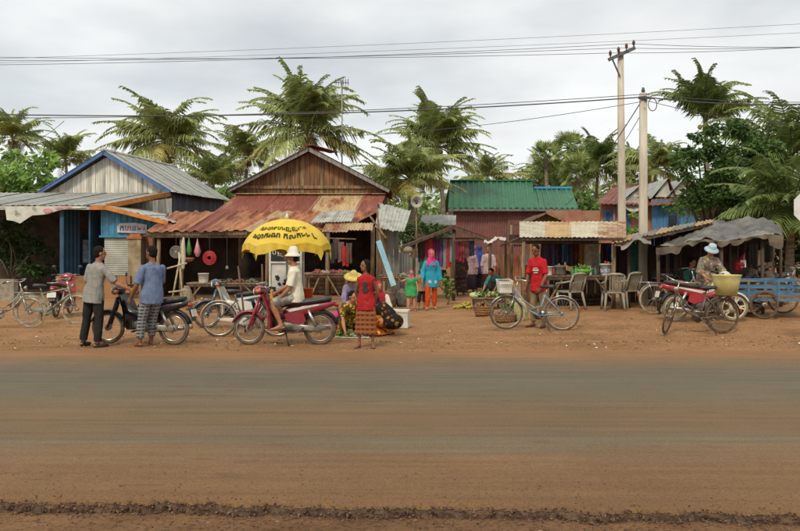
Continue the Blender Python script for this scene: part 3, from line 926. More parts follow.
bw(MB().box((11.5, 46, 1.8), (6.2, .1, 4)), 'rear_wall', m_pink, h4)
# satellite dish
sd = thing('satellite_dish', 'pale round satellite dish on the pink wall behind the poles', 'satellite dish', P(632, 205, 41.6))
prof = [(.03 + .42 * i / 6, .16 * (i / 6) ** 2) for i in range(7)]
MB().lathe(prof, n=18, M=Matrix.Rotation(math.radians(72), 3, 'X'), cap=False).build('dish', mat('dish_grey', '#b7b3aa', '#98948c'), sd)
MB().tube([(0, -.02, 0), (0, -.4, -.03)], .02, 5).tube([(0, .03, 0), (0, .3, -.3)], .03, 5).build('arm', m_greyboard, sd)
# ------------------------------------------------------------------ vegetation
def leafmat(name, a, b_, scale=1.2, transl=.3, vary=.18):
    if name in _M:
        return _M[name]
    m, t, b = newmat(name)
    v = coords(t)
    c = ramp(t, tnoise(t, v, scale, 3, .6), [(.32, C(a)), (.66, C(b_))])
    gi = t.nodes.new('ShaderNodeNewGeometry')
    mr = t.nodes.new('ShaderNodeMapRange'); mr.inputs['To Min'].default_value = .72; mr.inputs['To Max'].default_value = 1.28
    t.links.new(gi.outputs['Random Per Island'], mr.inputs['Value'])
    mu = t.nodes.new('ShaderNodeVectorMath'); mu.operation = 'SCALE'
    t.links.new(c, mu.inputs[0]); t.links.new(mr.outputs[0], mu.inputs['Scale'])
    m2 = t.nodes.new('ShaderNodeVectorMath'); m2.operation = 'SCALE'
    t.links.new(mu.outputs[0], m2.inputs[0]); t.links.new(rnd(t, vary), m2.inputs['Scale'])
    t.links.new(m2.outputs[0], b.inputs['Base Color'])
    b.inputs['Roughness'].default_value = .55
    b.inputs['Specular IOR Level'].default_value = .3
    tr = t.nodes.new('ShaderNodeBsdfTranslucent'); t.links.new(m2.outputs[0], tr.inputs['Color'])
    ms = t.nodes.new('ShaderNodeMixShader'); ms.inputs[0].default_value = transl
    t.links.new(b.outputs[0], ms.inputs[1]); t.links.new(tr.outputs[0], ms.inputs[2])
    t.links.new(ms.outputs[0], t.nodes['Material Output'].inputs['Surface'])
    _M[name] = m
    return m
m_frond = leafmat('palm_leaf', '#6f7d43', '#a8b272')
m_frond_y = leafmat('palm_leaf_yellowing', '#8f8a45', '#b7b06c')
m_frond_dk = leafmat('palm_leaf_dark', '#55683a', '#869655')
m_frond_br = leafmat('palm_leaf_dead', '#6d5a3a', '#96805a')
m_bark = mat('palm_bark', '#8c8270', '#5d5548', scale=3, stretch=(1, 1, 6), rough=.95, bump=.4)
m_bark2 = mat('tree_bark', '#6f6252', '#453b30', scale=5, stretch=(2, 2, .6), rough=.95, bump=.4)

def frond_mesh(theta, droop, L, m, seed, nl=58, wl=.07, ll=1.12, sag=1.0):
    rr = random.Random(seed)
    mb = MB()
    pts, N = [], 14
    p = V((0, 0, 0)); side = rr.uniform(-.12, .12)
    for i in range(N + 1):
        pts.append(p.copy())
        t = i / N
        a = math.radians(theta) - math.radians(droop) * t ** 1.4
        p = p + V((math.cos(a) * math.cos(side * t), math.cos(a) * math.sin(side * t * 2), math.sin(a))) * (L / N)
    mb.tube(pts, [.045 * (1 - .85 * i / N) for i in range(N + 1)], 4)
    for k in range(nl):
        t = .12 + .88 * (k + rr.random() * .6) / nl
        i = min(N - 1, int(t * N)); f = t * N - i
        q = pts[i].lerp(pts[i + 1], f)
        d = (pts[i + 1] - pts[i]).normalized()
        sd = d.cross(V((0, 0, 1)))
        sd = sd.normalized() if sd.length > .05 else V((0, 1, 0))
        up = sd.cross(d)
        ln = ll * (math.sin(min(1, t * 1.25 + .15) * PI) ** .6 * .85 + .18) * rr.uniform(.8, 1.1)
        for s in (-1, 1):
            if rr.random() < .06:
                continue
            fw = .55 + .5 * t
            o = (sd * s + d * fw + up * rr.uniform(-.15, .3)).normalized()
            dn = V((0, 0, -1)) * sag * rr.uniform(.6, 1.3)
            a0 = q; a1 = q + o * ln * .55 + dn * ln * .12; a2 = q + o * ln * .9 + dn * ln * .5
            wv = d * wl * .5
            mb.add([a0 - wv * .6, a0 + wv * .6, a1 + wv, a1 - wv, a2 + wv * .25, a2 - wv * .25], [(0, 1, 2, 3), (3, 2, 4, 5)])
    return mb.mesh('frond', m)
FR = {}
def fronds(kind):
    if kind in FR:
        return FR[kind]
    m = {'g': m_frond, 'd': m_frond_dk, 'y': m_frond_y}[kind]
    FR[kind] = {e: [frond_mesh(e, dr, 4.0, m, sd + e, wl=.085) for sd, dr in ((1, 32 + e * .45), (2, 58 + e * .5), (3, 45 + e * .75))] for e in (78, 55, 32, 8, -18)}
    FR[kind]['dead'] = [frond_mesh(-45, 35, 3.2, m_frond_br, 77, nl=26, sag=1.0)]
    return FR[kind]

def palm(label, px, py, D, scale=1.0, n=20, lean=0.0, kind='g', seed=1, elevs=(78, 55, 55, 32, 32, 8, -18), trunk_r=.16, dead=1, group='coconut palms behind the market', nuts=True, base_px=None, yellow=2):
    rr = random.Random(seed)
    scale *= 1.16; n = int(n * 1.8)
    top = P(px, py, D)
    bx = wx(base_px, D) if base_px is not None else top.x - lean
    root = thing('coconut_palm', label, 'palm tree', (bx, D, -.05), 0, group)
    lo = root.location
    H = top - lo
    pts = [V((H.x * (i / 8) ** 1.6, 0, H.z * i / 8)) for i in range(9)]
    MB().tube(pts, [trunk_r * (1.35 if i == 0 else 1.05 - .35 * i / 8) for i in range(9)], 8).build('trunk', m_bark, root)
    fs = fronds(kind)
    for i in range(n):
        e = elevs[i % len(elevs)]
        me = rr.choice(fs[e])
        if i < yellow:
            me = rr.choice(fronds('y')[rr.choice((8, -18))])
        az = 2.399 * i + rr.uniform(-.3, .3)
        M = Matrix.Translation(H + V((0, 0, rr.uniform(-.1, .12)))) @ Matrix.Rotation(az, 4, 'Z') @ Matrix.Rotation(rr.uniform(-.22, .22), 4, 'X') @ Matrix.Rotation(rr.uniform(-.12, .12), 4, 'Y') @ Matrix.Scale(scale * rr.uniform(.85, 1.12), 4)
        put('frond', me, root, M)
    for i in range(dead):
        M = Matrix.Translation(H + V((0, 0, -.15))) @ Matrix.Rotation(rr.uniform(0, 6.28), 4, 'Z') @ Matrix.Scale(scale * .8, 4)
        put('dead_frond', fs['dead'][0], root, M)
    if nuts:
        nb = MB()
        for k in range(7):
            a = k * .9 + rr.random()
            nb.ell(H + V((math.cos(a) * .28, math.sin(a) * .28, -.3 - .12 * rr.random())), (.11, .11, .14), None, 7, 5)
        tag(nb.build('coconut_bunch', mat('coconut', '#7d8a3f', '#8f7a3a'), root, fix=False), kind='stuff')
    return root

palm('tall full coconut palm behind the white plank gable', 166, 140, 50, .92, 24, .6, seed=4, yellow=3)
palm('large coconut palm rising right behind the brown house gable', 306, 130, 40, .84, 26, -.4, seed=9, elevs=(78, 78, 55, 55, 32, 8, -18), yellow=2)
palm('smaller coconut palm between the two plank houses', 247, 158, 52, .72, 18, .3, seed=13)
palm('low young coconut palm with upright fronds between the two plank houses', 213, 186, 46, .62, 16, .1, seed=17, elevs=(78, 55, 78, 32), dead=0, nuts=False)
palm('tallest coconut palm beside the green roof', 437, 146, 48, .8, 26, -.6, seed=21, elevs=(78, 78, 55, 55, 32, 8, -18))
palm('coconut palm with drooping fronds behind the horn loudspeaker', 409, 178, 42, .66, 22, .2, seed=25, elevs=(78, 55, 32, 55, 32, 8), trunk_r=.24, yellow=4, base_px=416)
palm('far coconut palm over the broad tree on the verge side', 13, 138, 62, .72, 18, .2, seed=29, yellow=0)
palm('far coconut palm showing between the broad tree and the white gable', 66, 160, 66, .7, 18, -.2, seed=33, yellow=0, elevs=(78, 78, 55, 32, 8))
palm('small far coconut palm just beyond the green roof ridge', 487, 176, 72, .72, 16, .3, seed=37, dead=0)
palm('far coconut palm next to the tall power pole', 598, 166, 62, .8, 20, .3, seed=41, kind='d', yellow=1)
palm('far coconut palm between the two power poles', 634, 172, 66, .7, 18, -.2, seed=45, yellow=2)
palm('far coconut palm behind the shorter power pole', 655, 168, 58, .75, 18, .2, seed=49, yellow=1)
palm('coconut palm with upright fronds above the layered tree', 705, 121, 44, .82, 14, -.3, seed=53, elevs=(78, 55, 55, 32, 78), dead=0, kind='d', yellow=0)
palm('big coconut palm at the tarp stall with long hanging fronds', 790, 158, 37, .95, 20, .4, seed=57, elevs=(78, 55, 32, 8, 8, -18, -18), kind='d', yellow=1)
palm('low dark palm with fronds hanging beside the tarp stall', 792, 206, 26, .72, 20, .1, seed=61, elevs=(55, 32, 8, -18, -18), kind='d', yellow=0, nuts=False)
palm('short palm with low fronds behind the tarp stall roof', 742, 200, 34, .6, 16, .1, seed=65, elevs=(55, 32, 8, -18), kind='d', yellow=0, nuts=False, dead=0)
palm('far coconut palm over the end of the green roof', 545, 178, 75, .8, 16, .2, seed=69, yellow=1, dead=0)
palm('far coconut palm left over the shed roof near the loudspeaker', 382, 188, 60, .6, 16, .2, seed=73, yellow=2, dead=0, nuts=False)

# palmyra palms with fan leaves
def fan_mesh(seed, m, R=.75):
    rr = random.Random(seed)
    mb = MB().tube([(0, 0, 0), (.5, 0, .02), (.9, 0, 0)], [.03, .025, .02], 4)
    c = V((.9, 0, 0)); N = 22
    for i in range(N):
        a = math.radians(-135 + 270 * i / (N - 1)); h = math.radians(270 / N * .5)
        ln = R * (1 - .15 * abs(a) / 2.4) * rr.uniform(.9, 1.05)
        fz = .06 * (i % 2)
        tip = c + V((math.cos(a) * ln, math.sin(a) * ln, -.25 * ln * rr.random()))
        m0 = c + V((math.cos(a - h) * ln * .6, math.sin(a - h) * ln * .6, .03)); m1 = c + V((math.cos(a + h) * ln * .6, math.sin(a + h) * ln * .6, -.03))
        mb.add([c, m0, tip, m1], [(0, 1, 2, 3)])
    return mb.mesh('fan_leaf', m)
fans = [fan_mesh(s, m_frond_dk) for s in (1, 2, 3)] + [fan_mesh(4, m_frond)]
def fan_palm(label, px, py, D, scale, n, seed):
    rr = random.Random(seed)
    top = P(px, py, D)
    root = thing('palmyra_palm', label, 'palm tree', (top.x + .2, D, 0), 0, 'palmyra palms behind the green roof')
    H = top - root.location
    MB().tube([V((H.x * i / 5, 0, H.z * i / 5)) for i in range(6)], [.26, .2, .18, .17, .17, .16], 8).build('trunk', m_bark, root)
    for i in range(n):
        az, el = 2.399 * i, math.radians(75 - 125 * i / n + rr.uniform(-8, 8))
        M = Matrix.Translation(H) @ Matrix.Rotation(az, 4, 'Z') @ Matrix.Rotation(-el, 4, 'Y') @ Matrix.Rotation(rr.uniform(-.8, .8), 4, 'X') @ Matrix.Scale(scale * rr.uniform(.85, 1.1), 4)
        put('fan_leaf', rr.choice(fans), root, M)
fan_palm('taller palmyra palm with round fan-leaf crown behind green roof', 569, 149, 66, 1.15, 30, 1)
fan_palm('shorter palmyra palm with shaggy fan leaves behind green roof', 546, 158, 70, 1.1, 28, 2)
fan_palm('palmyra palm half hidden behind the end of the green roof', 578, 172, 60, 1.1, 28, 3)

def leaf_blob(mb, c, r, n, size, rr, flat=1.0, hang=.3):
    c = V(c)
    for i in range(n):
        while True:
            q = V((rr.uniform(-1, 1), rr.uniform(-1, 1), rr.uniform(-1, 1)))
            if .12 < q.length < 1:
                break
        q = q * (0.55 + .45 * rr.random()) if rr.random() < .3 else q.normalized() * rr.uniform(.62, 1.0)
        p = c + V((q.x * r[0], q.y * r[1], q.z * r[2]))
        d = V((q.x + rr.uniform(-.8, .8), q.y + rr.uniform(-.8, .8), q.z * .5 + rr.uniform(-.6, .5) - hang)).normalized()
        x, y = ortho(d)
        w = (x * rr.uniform(-1, 1) + y * rr.uniform(-1, 1)).normalized()
        s = size * rr.uniform(.7, 1.3)
        mb.add([p, p + d * s * .5 + w * s * .24, p + d * s, p + d * s * .5 - w * s * .24], [(0, 1, 2, 3)])
def tree(name, label, root_px, D, clumps, leaf, leaf_n, m, trunk_r=.2, seed=1, fork=.45, group=None, cat='tree', zbase=0.0, inner=None, depth=1.0):
    """clumps: (px, py, half width px, half height px, depth offset in metres)"""
    rr = random.Random(seed)
    root = thing(name, label, cat, (wx(root_px, D), D, zbase), 0, group)
    mb, lb = MB(), MB()
    cs = []
    for px, py, a, b_, dd in clumps:
        s = (D + dd) / F
        cs.append((P(px, py, D + dd) - root.location, a * s, b_ * s))
    zt = min(c[0].z for c in cs)
    fk = V((rr.uniform(-.2, .2), 0, max(.3, fork * zt)))
    lb.tube([(0, 0, -.1), fk * .5 + V((.05, 0, 0)), fk], [trunk_r * 1.3, trunk_r, trunk_r * .85], 8)
    for c, a, b_ in cs:
        mid = fk.lerp(c, .5) + V((rr.uniform(-.2, .2), rr.uniform(-.2, .2), .1))
        lb.tube([fk, mid, c], [trunk_r * .55, trunk_r * .35, trunk_r * .12], 6)
        k = max(2, int(a * b_ * 2.2))
        tot = int(leaf_n * 6.5 * a * b_)
        sub = max(3, int(a * b_ * 5))
        for i in range(sub):                                  # a clump is many small sprays
            q = V((rr.uniform(-1, 1), rr.uniform(-1, 1), rr.uniform(-1, 1)))
            if q.length > 1:
                q.normalize()
            sc = c + V((q.x * a, q.y * a * depth, q.z * b_))
            sr = rr.uniform(.28, .5) * min(a, b_ * 1.5) + leaf * .5
            leaf_blob(mb, sc, (sr, sr, sr * .7), max(8, tot // sub), leaf, rr)
            if rr.random() < .4:
                lb.tube([c, sc], [trunk_r * .1, trunk_r * .04], 4)
    lb.build('trunk', m_bark2, root)
    tag(mb.build('crown', m, root, fix=False), kind='stuff')
    return root
m_mango = leafmat('mango_leaf', '#527536', '#8aa855')
m_dkleaf = leafmat('dark_leaf', '#456433', '#72904a')
m_brleaf = leafmat('bright_leaf', '#5e8238', '#8caa55')
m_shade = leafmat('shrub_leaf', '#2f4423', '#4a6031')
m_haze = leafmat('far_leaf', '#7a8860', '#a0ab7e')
tree('mango_tree', 'broad leafy green tree rising above the grey awning roof', 18, 38, [(8, 170, 20, 22, 0), (30, 165, 20, 18, 1), (48, 175, 14, 17, 0), (15, 192, 22, 16, -1), (45, 192, 20, 10, -1), (-12, 180, 20, 25, 0), (28, 184, 20, 18, -1.5)], .34, 75, m_mango, .3, 3)
tree('layered_tree', 'dark tree with flat layered branches over the tarp stall', 707, 29, [(702, 133, 18, 5, 0), (728, 128, 18, 5, 0.4), (742, 134, 16, 6, 0.6), (680, 153, 16, 5, -.4), (698, 151, 20, 7, -.5), (720, 148, 22, 7, 0), (748, 146, 22, 7, .5), (767, 150, 14, 5, 0), (690, 165, 14, 5, -.8), (712, 163, 20, 7, -.3), (736, 162, 20, 7, .3), (760, 163, 14, 6, .3), (706, 180, 24, 9, -.6), (734, 182, 26, 10, 0), (698, 195, 16, 8, -.8), (722, 198, 24, 10, -.6), (752, 192, 24, 12, .3), (770, 205, 20, 12, .3), (686, 178, 10, 5, -.8), (740, 207, 22, 9, 0)], .21, 330, leafmat('layered_leaf', '#38552c', '#628040'), .12, 5, fork=.55)
tree('garden_tree', 'dark green tree behind the maroon house end wall', 590, 52, [(588, 200, 14, 14, 0), (600, 212, 14, 12, 1), (580, 222, 16, 14, -1), (598, 230, 16, 12, 0)], .4, 45, m_dkleaf, .2, 6)
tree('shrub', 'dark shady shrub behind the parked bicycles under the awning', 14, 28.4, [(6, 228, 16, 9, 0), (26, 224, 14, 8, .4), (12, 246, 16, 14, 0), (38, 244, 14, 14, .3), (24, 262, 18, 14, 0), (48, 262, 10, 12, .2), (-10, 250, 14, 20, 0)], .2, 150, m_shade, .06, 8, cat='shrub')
tree('shrub', 'bright leafy bush on the wooden stall roof beside the shorter pole', 632, 23, [(628, 232, 6, 5, 0), (636, 226, 7, 6, .1), (633, 218, 5, 4, 0)], .12, 500, m_brleaf, .03, 9, cat='shrub', zbase=1.2)
tree('shrub', 'leafy green bush showing between the blue wing and the tarp', 686, 31, [(676, 212, 10, 7, 0), (690, 206, 12, 7, .4), (700, 214, 12, 8, 0)], .2, 150, m_dkleaf, .06, 10, cat='shrub')
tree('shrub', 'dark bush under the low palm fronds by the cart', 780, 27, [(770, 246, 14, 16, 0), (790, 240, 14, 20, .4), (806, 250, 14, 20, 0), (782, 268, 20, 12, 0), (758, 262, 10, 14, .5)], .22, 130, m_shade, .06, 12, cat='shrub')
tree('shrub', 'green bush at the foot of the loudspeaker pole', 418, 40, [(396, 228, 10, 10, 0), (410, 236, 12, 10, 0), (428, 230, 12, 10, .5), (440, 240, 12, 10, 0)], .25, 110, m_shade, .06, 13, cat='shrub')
tree('shrub', 'small green tree between the white gable house and the brown house', 222, 44, [(205, 196, 10, 8, 0), (220, 192, 12, 8, 0), (234, 196, 10, 10, 0), (212, 206, 14, 8, -.5), (230, 208, 12, 8, 0)], .3, 100, m_mango, .1, 14, cat='shrub')
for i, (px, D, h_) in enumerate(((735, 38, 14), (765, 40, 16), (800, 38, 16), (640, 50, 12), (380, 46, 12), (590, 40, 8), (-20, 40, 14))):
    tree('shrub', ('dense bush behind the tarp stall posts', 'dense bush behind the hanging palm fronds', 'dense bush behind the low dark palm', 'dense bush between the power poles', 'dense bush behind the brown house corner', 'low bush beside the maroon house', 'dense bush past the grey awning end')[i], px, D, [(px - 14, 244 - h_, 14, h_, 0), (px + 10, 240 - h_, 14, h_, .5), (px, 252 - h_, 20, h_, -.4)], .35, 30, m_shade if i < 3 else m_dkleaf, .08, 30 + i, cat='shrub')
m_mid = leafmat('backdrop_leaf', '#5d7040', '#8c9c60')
for i, (px, py, D) in enumerate(((205, 190, 56), (258, 186, 58), (232, 200, 54), (390, 196, 58), (424, 200, 56), (462, 196, 62), (516, 182, 76), (538, 186, 74), (560, 180, 72), (582, 184, 70), (612, 186, 68), (640, 190, 66), (664, 186, 64), (90, 178, 60), (6, 160, 60), (120, 172, 64))):
    rr = random.Random(i)
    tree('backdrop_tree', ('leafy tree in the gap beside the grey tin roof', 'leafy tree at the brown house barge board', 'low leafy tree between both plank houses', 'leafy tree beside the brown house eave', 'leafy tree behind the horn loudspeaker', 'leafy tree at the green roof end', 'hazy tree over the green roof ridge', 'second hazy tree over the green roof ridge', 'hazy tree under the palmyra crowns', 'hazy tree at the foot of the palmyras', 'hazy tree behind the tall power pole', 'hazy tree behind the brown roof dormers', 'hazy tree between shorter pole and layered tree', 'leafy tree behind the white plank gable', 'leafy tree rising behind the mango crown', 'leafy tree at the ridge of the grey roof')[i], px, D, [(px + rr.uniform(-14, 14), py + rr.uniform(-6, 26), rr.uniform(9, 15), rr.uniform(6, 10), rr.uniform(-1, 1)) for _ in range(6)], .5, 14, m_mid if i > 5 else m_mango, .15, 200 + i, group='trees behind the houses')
# distant belt of trees closing the view
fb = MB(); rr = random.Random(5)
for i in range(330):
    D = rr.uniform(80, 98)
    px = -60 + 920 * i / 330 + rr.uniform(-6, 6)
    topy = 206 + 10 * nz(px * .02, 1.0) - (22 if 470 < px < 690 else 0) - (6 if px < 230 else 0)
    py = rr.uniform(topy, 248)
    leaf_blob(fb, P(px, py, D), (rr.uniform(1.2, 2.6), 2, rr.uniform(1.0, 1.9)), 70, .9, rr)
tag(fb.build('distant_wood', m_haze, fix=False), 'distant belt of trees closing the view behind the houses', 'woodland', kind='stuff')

# ------------------------------------------------------------------ poles and cables
m_pole = mat('pole_concrete', '#c6beae', '#a39b8b', scale=1.6, stretch=(3, 3, .5), rough=.9, bump=.15, c3='#9a8f7d')
m_cable = mat('cable_black', '#4a4c4d', '#3b3d3e', rough=.6)
m_steel = mat('dull_steel', '#6e6f6e', '#4c4d4d', rough=.5, metal=.6)
m_porc = mat('porcelain', '#7a4a34', '#5e3626', rough=.3)
DA, DB = 25.5, 20.5
def pole(name, label, px, py, D, r0, r1):
    t = thing(name, label, 'power pole', (wx(px, D), D, gz(wx(px, D), D) - .1), 0, 'power poles beside the stalls')
    h = wz(py, D) - t.location.z
    return t, h
pa, ha = pole('power_pole', 'tall pale power pole with insulators on a cross arm', 620.5, 52, DA, .15, .1)
hx = wx(622.5, DA) - pa.location.x
MB().loft([((hx * (1 - k), 0, ha * k), (1, 0, 0), (0, 1, 0), .13 - .045 * k, .13 - .045 * k, 5) for k in (0, .3, .6, 1)], 12).build('shaft', m_pole, pa)
MB().bar((-.42, -.14, ha - .28), (.42, -.14, ha + .1), .09, .1).build('cross_arm', m_steel, pa)
for dx_ in (-.36, -.1, .15, .38):
    MB().lathe([(.02, 0), (.02, .1), (.05, .11), (.035, .16), (.055, .17), (.04, .22), (.02, .26)], (dx_, -.14, ha - .08 + dx_ * .45), 8).build('insulator', m_porc, pa)
MB().bar((-.05, -.12, ha - .8), (-.3, -.14, ha - .25), .04, .04).build('brace', m_steel, pa)
pb, hb = pole('power_pole', 'shorter thick pale power pole behind the white plastic chairs', 643.2, 93, DB, .13, .1)
MB().loft([((0, 0, hb * k), (1, 0, 0), (0, 1, 0), .11 - .025 * k, .11 - .025 * k, 5) for k in (0, .3, .6, 1)], 12).build('shaft', m_pole, pb)
MB().lathe([(.03, 0), (.05, .05), (.03, .14)], (0, 0, hb), 8).build('cap', m_steel, pb)
MB().tube([(.1 + .11 * math.cos(a / 12 * 2 * PI) + .1, -.12, hb - .32 + .16 * math.sin(a / 12 * 2 * PI)) for a in range(12)], .012, 5, closed=True).build('cable_coil', m_cable, pb)
MB().box((0, -.1, hb - .14), (.3, .06, .06)).build('bracket', m_steel, pb)
def cable(label, pts, sag, r, group, n=26):
    mb = MB()
    path = []
    for a, b_ in zip(pts[:-1], pts[1:]):
        for i in range(n):
            t = i / n
            p = a.lerp(b_, t); path.append(p - V((0, 0, sag * 4 * t * (1 - t))))
    path.append(pts[-1])
    mb.tube(path, r, 5)
    return tag(mb.build('power_cable', m_cable), label, 'cable', group)
gA, gB = 'cables on the tall pole', 'cables on the shorter pole'
tA = pa.location + V((0, -.14, ha))
for i, (yl, off, yr) in enumerate(((56, -.36, 42.5), (60.5, .0, 46), (66, .3, 49.5))):
    cable(('high cable on the lowest insulator of the tall pole', 'high cable on the middle insulator of the tall pole', 'high cable on the topmost insulator of the tall pole')[i], [P(-160, yl - 2 + i, DA), tA + V((off, 0, .1 + off * .45)), P(960, yr - 9, DA)], .16, .008, gA)
tB = pb.location + V((0, -.12, hb - .1))
cable('thick cable bundle running over the top of the shorter pole', [P(-150, 109.5, DB), tB + V((0, 0, -.02)), P(950, 88, DB)], .3, .016, gB)
cable('thin cable just below the thick bundle at the shorter pole', [P(-150, 117, DB), tB + V((0, 0, .05)), P(950, 93, DB)], .22, .009, gB)
cable('thin slack cable leaving the coil of the shorter pole for the houses', [P(280, 137, DB + 8), tB + V((.05, 0, -.12))], .25, .008, gB)
cable('thin slack cable sagging beyond the shorter pole towards the road sign', [tB + V((0, 0, -.1)), P(900, 122, DB)], .3, .008, gB)
cable('service cable dropping from the shorter pole to the maroon house roof', [tB, P(566, 205, 47)], .25, .014, gB)
cable('lower service cable dropping from the shorter pole to the brown roofed house', [tB + V((0, 0, -.3)), P(601, 170, 40)], .2, .01, gB)
for i, (a, b_) in enumerate(((64, 21), (67, 31))):
    cable(('upper of two faint thin wires passing high over the verge', 'lower of two faint thin wires passing high over the verge')[i], [P(-200, a, 17), P(1000, b_ - 9, 17)],   .12, .0035, 'thin wires high over the verge')
cable('thin wire rising from the grey gable roof', [P(64, 121, 20.5), P(40, 138, 36)], .05, .008, None)

# horn loudspeaker on the palm trunk
ls = thing('loudspeaker', 'grey horn loudspeaker on a thin pole in front of a palm', 'loudspeaker', P(416.5, 202, 37.6))
Rx = Matrix.Rotation(math.radians(86), 3, 'X') @ Matrix.Rotation(.15, 3, 'Y')
MB().lathe([(.06, -.45), (.07, -.2), (.12, -.08), (.24, .02), (.29, .06), (.27, .065), (.2, .0), (.1, -.08)], n=18, M=Rx, cap=False).build('horn', mat('horn_grey', '#aaa69a', '#86827a', rough=.5), ls)
MB().lathe([(.03, -.12), (.06, -.1), (.06, -.04), (.02, -.02)], n=12, M=Rx).build('driver', mat('horn_dark', '#5b5852', '#45423d'), ls)
MB().tube([(0, .3, -ls.location.z - .05), (0, .3, .1)], .04, 8).build('pole', m_wood, ls)
MB().bar((0, .05, -.02), (0, .32, -.02), .05, .05).build('bracket', m_steel, ls)

# octagonal road sign, seen from behind at the picture's edge
rs = thing('road_sign', 'white back of an octagonal road sign on a post beside the road', 'road sign', (wx(812.5, 13), 13.0, gz(wx(812.5, 13), 13) - .02))
zc = wz(207.5, 13) - rs.location.z
R8 = .325
MB().prism([(R8 * math.cos(PI / 8 + k * PI / 4), zc + R8 * math.sin(PI / 8 + k * PI / 4)) for k in range(8)], -.006, .006).build('panel', mat('sign_back', '#d8d8d4', '#c4c4be', rough=.5), rs)
MB().tube([(0, -.04, -.2), (0, -.04, zc + .25)], .03, 10).build('post', m_steel, rs)
# ------------------------------------------------------------------ wheels, bicycles, motorbikes (local axes: x forward, y to the rider's side, z up)
m_tyre = mat('tyre_rubber', '#3b3530', '#4d4238', scale=8, rough=.9)
m_tyre_d = mat('dusty_tyre', '#6b5844', '#4a3d31', scale=8, rough=.95)
m_tyre_c = mat('cream_tyre', '#b3a68a', '#8c7a5e', scale=8, rough=.9)
m_chrome = mat('worn_chrome', '#c4c2bc', '#9a968c', scale=9, rough=.28, metal=.9)
m_alu = mat('dull_alloy', '#a7a49c', '#7d7970', scale=9, rough=.45, metal=.7)
m_black = mat('black_plastic', '#26262a', '#1b1b1e', scale=5, rough=.45, c3='#3d3832')
m_seat = mat('black_vinyl', '#2a292b', '#1e1d1f', scale=6, rough=.5, c3='#423b34')
m_engine = mat('engine_metal', '#6d6a65', '#494642', scale=12, rough=.5, metal=.6)
m_rustbike = mat('rusty_steel', '#6e5746', '#463528', scale=16, rough=.8, metal=.3)
m_glass = mat('lamp_glass', '#d8dde0', '#b9c0c4', rough=.1, coat=.5)
m_amber = mat('amber_lens', '#c9652a', '#a84f20', rough=.2, coat=.5)
m_redlens = mat('red_lens', '#b02a26', '#861d1b', rough=.2, coat=.5)
m_white = mat('white_plastic', '#d2d0c6', '#b5b1a4', scale=5, rough=.5)
m_skinseat = mat('brown_vinyl', '#4e3a2c', '#382a20', rough=.6)

_WC = {}
def wheel(parent, M, r, w, rim_m, tyre_m, kind='spoke', nsp=28, hub_r=.035, name='wheel', thin=1.0):
    key = (r, w, rim_m.name, tyre_m.name, kind, nsp, hub_r)
    if key not in _WC:
        RX3 = Matrix.Rotation(PI / 2, 3, 'X')
        hb = MB().lathe([(hub_r * .6, -.05), (hub_r, -.045), (hub_r, -.02), (hub_r * .5, -.015), (hub_r * .5, .015), (hub_r, .02), (hub_r, .045), (hub_r * .6, .05)], n=12, M=RX3)
        ty = MB()
        N, K = 40, 8
        rings = []
        for i in range(N):
            a = 2 * PI * i / N
            rings.append([V(((r - w / 2 + w / 2 * math.cos(b)) * math.cos(a), w * .46 * math.sin(b), (r - w / 2 + w / 2 * math.cos(b)) * math.sin(a))) for b in [2 * PI * j / K for j in range(K)]])
        ty.rings(rings, closed=True)
        rm = MB()
        ri = r - w
        rings = []
        for i in range(N):
            a = 2 * PI * i / N
            rings.append([V((q * math.cos(a), y, q * math.sin(a))) for q, y in ((ri + .006, -w * .36), (ri + .006, w * .36), (ri - .012, w * .3), (ri - .016, 0), (ri - .012, -w * .3))])
        rm.rings(rings, closed=True)
        if kind == 'spoke':
            for i in range(nsp):
                a = 2 * PI * i / nsp; s = 1 if i % 2 else -1
                b = a + (.5 if (i // 2) % 2 else -.5)
                rm.tube([(hub_r * math.cos(b), s * .03, hub_r * math.sin(b)), ((ri - .01) * math.cos(a), 0, (ri - .01) * math.sin(a))], .0022, 3)
        else:
            for i in range(5):
                a = 2 * PI * i / 5
                for da in (-.16, .16):
                    rm.bar((hub_r * math.cos(a), 0, hub_r * math.sin(a)), ((ri) * math.cos(a + da), 0, ri * math.sin(a + da)), .03, .03, up=(0, 1, 0))
                rm.bar((ri * .62 * math.cos(a - .1), 0, ri * .62 * math.sin(a - .1)), (ri * .62 * math.cos(a + .1), 0, ri * .62 * math.sin(a + .1)), .028, .028, up=(0, 1, 0))
            rm.lathe([(hub_r * 1.8, -.05), (hub_r * 1.8, .05)], n=12, M=RX3)
        _WC[key] = (hb.mesh('wheel', m_alu), ty.mesh('tyre', tyre_m), rm.mesh('rim', rim_m))
    h, t, m = _WC[key]
    o = put(name, h, parent, M)
    put('tyre', t, o); put('rim', m, o)
    return o
def arc(c, r, a0, a1, n=14):
    return [V((c[0] + r * math.cos(math.radians(a0 + (a1 - a0) * i / n)), 0, c[2] + r * math.sin(math.radians(a0 + (a1 - a0) * i / n)))) for i in range(n + 1)]
def strip(mb, path, w, h=.012, bow=.012):
    """mudguard: an arched strip following a path in the xz plane"""
    rings = []
    for i, p in enumerate(path):
        d = (path[min(i + 1, len(path) - 1)] - path[max(i - 1, 0)]).normalized()
        nrm = V((-d.z, 0, d.x))
        if nrm.dot(p - path[len(path) // 2]) < 0 and False:
            nrm = -nrm
        rings.append([p + V((0, y, 0)) + nrm * z for y, z in ((-w / 2, -bow), (-w / 4, 0), (w / 4, 0), (w / 2, -bow), (w / 4, -.006), (-w / 4, -.006))])
    return mb.rings(rings)
def steer_matrix(p0, p1, ang):
    ax = (V(p1) - V(p0)).normalized()
    return Matrix.Translation(p0) @ Matrix.Rotation(ang, 4, ax) @ Matrix.Translation(-V(p0))

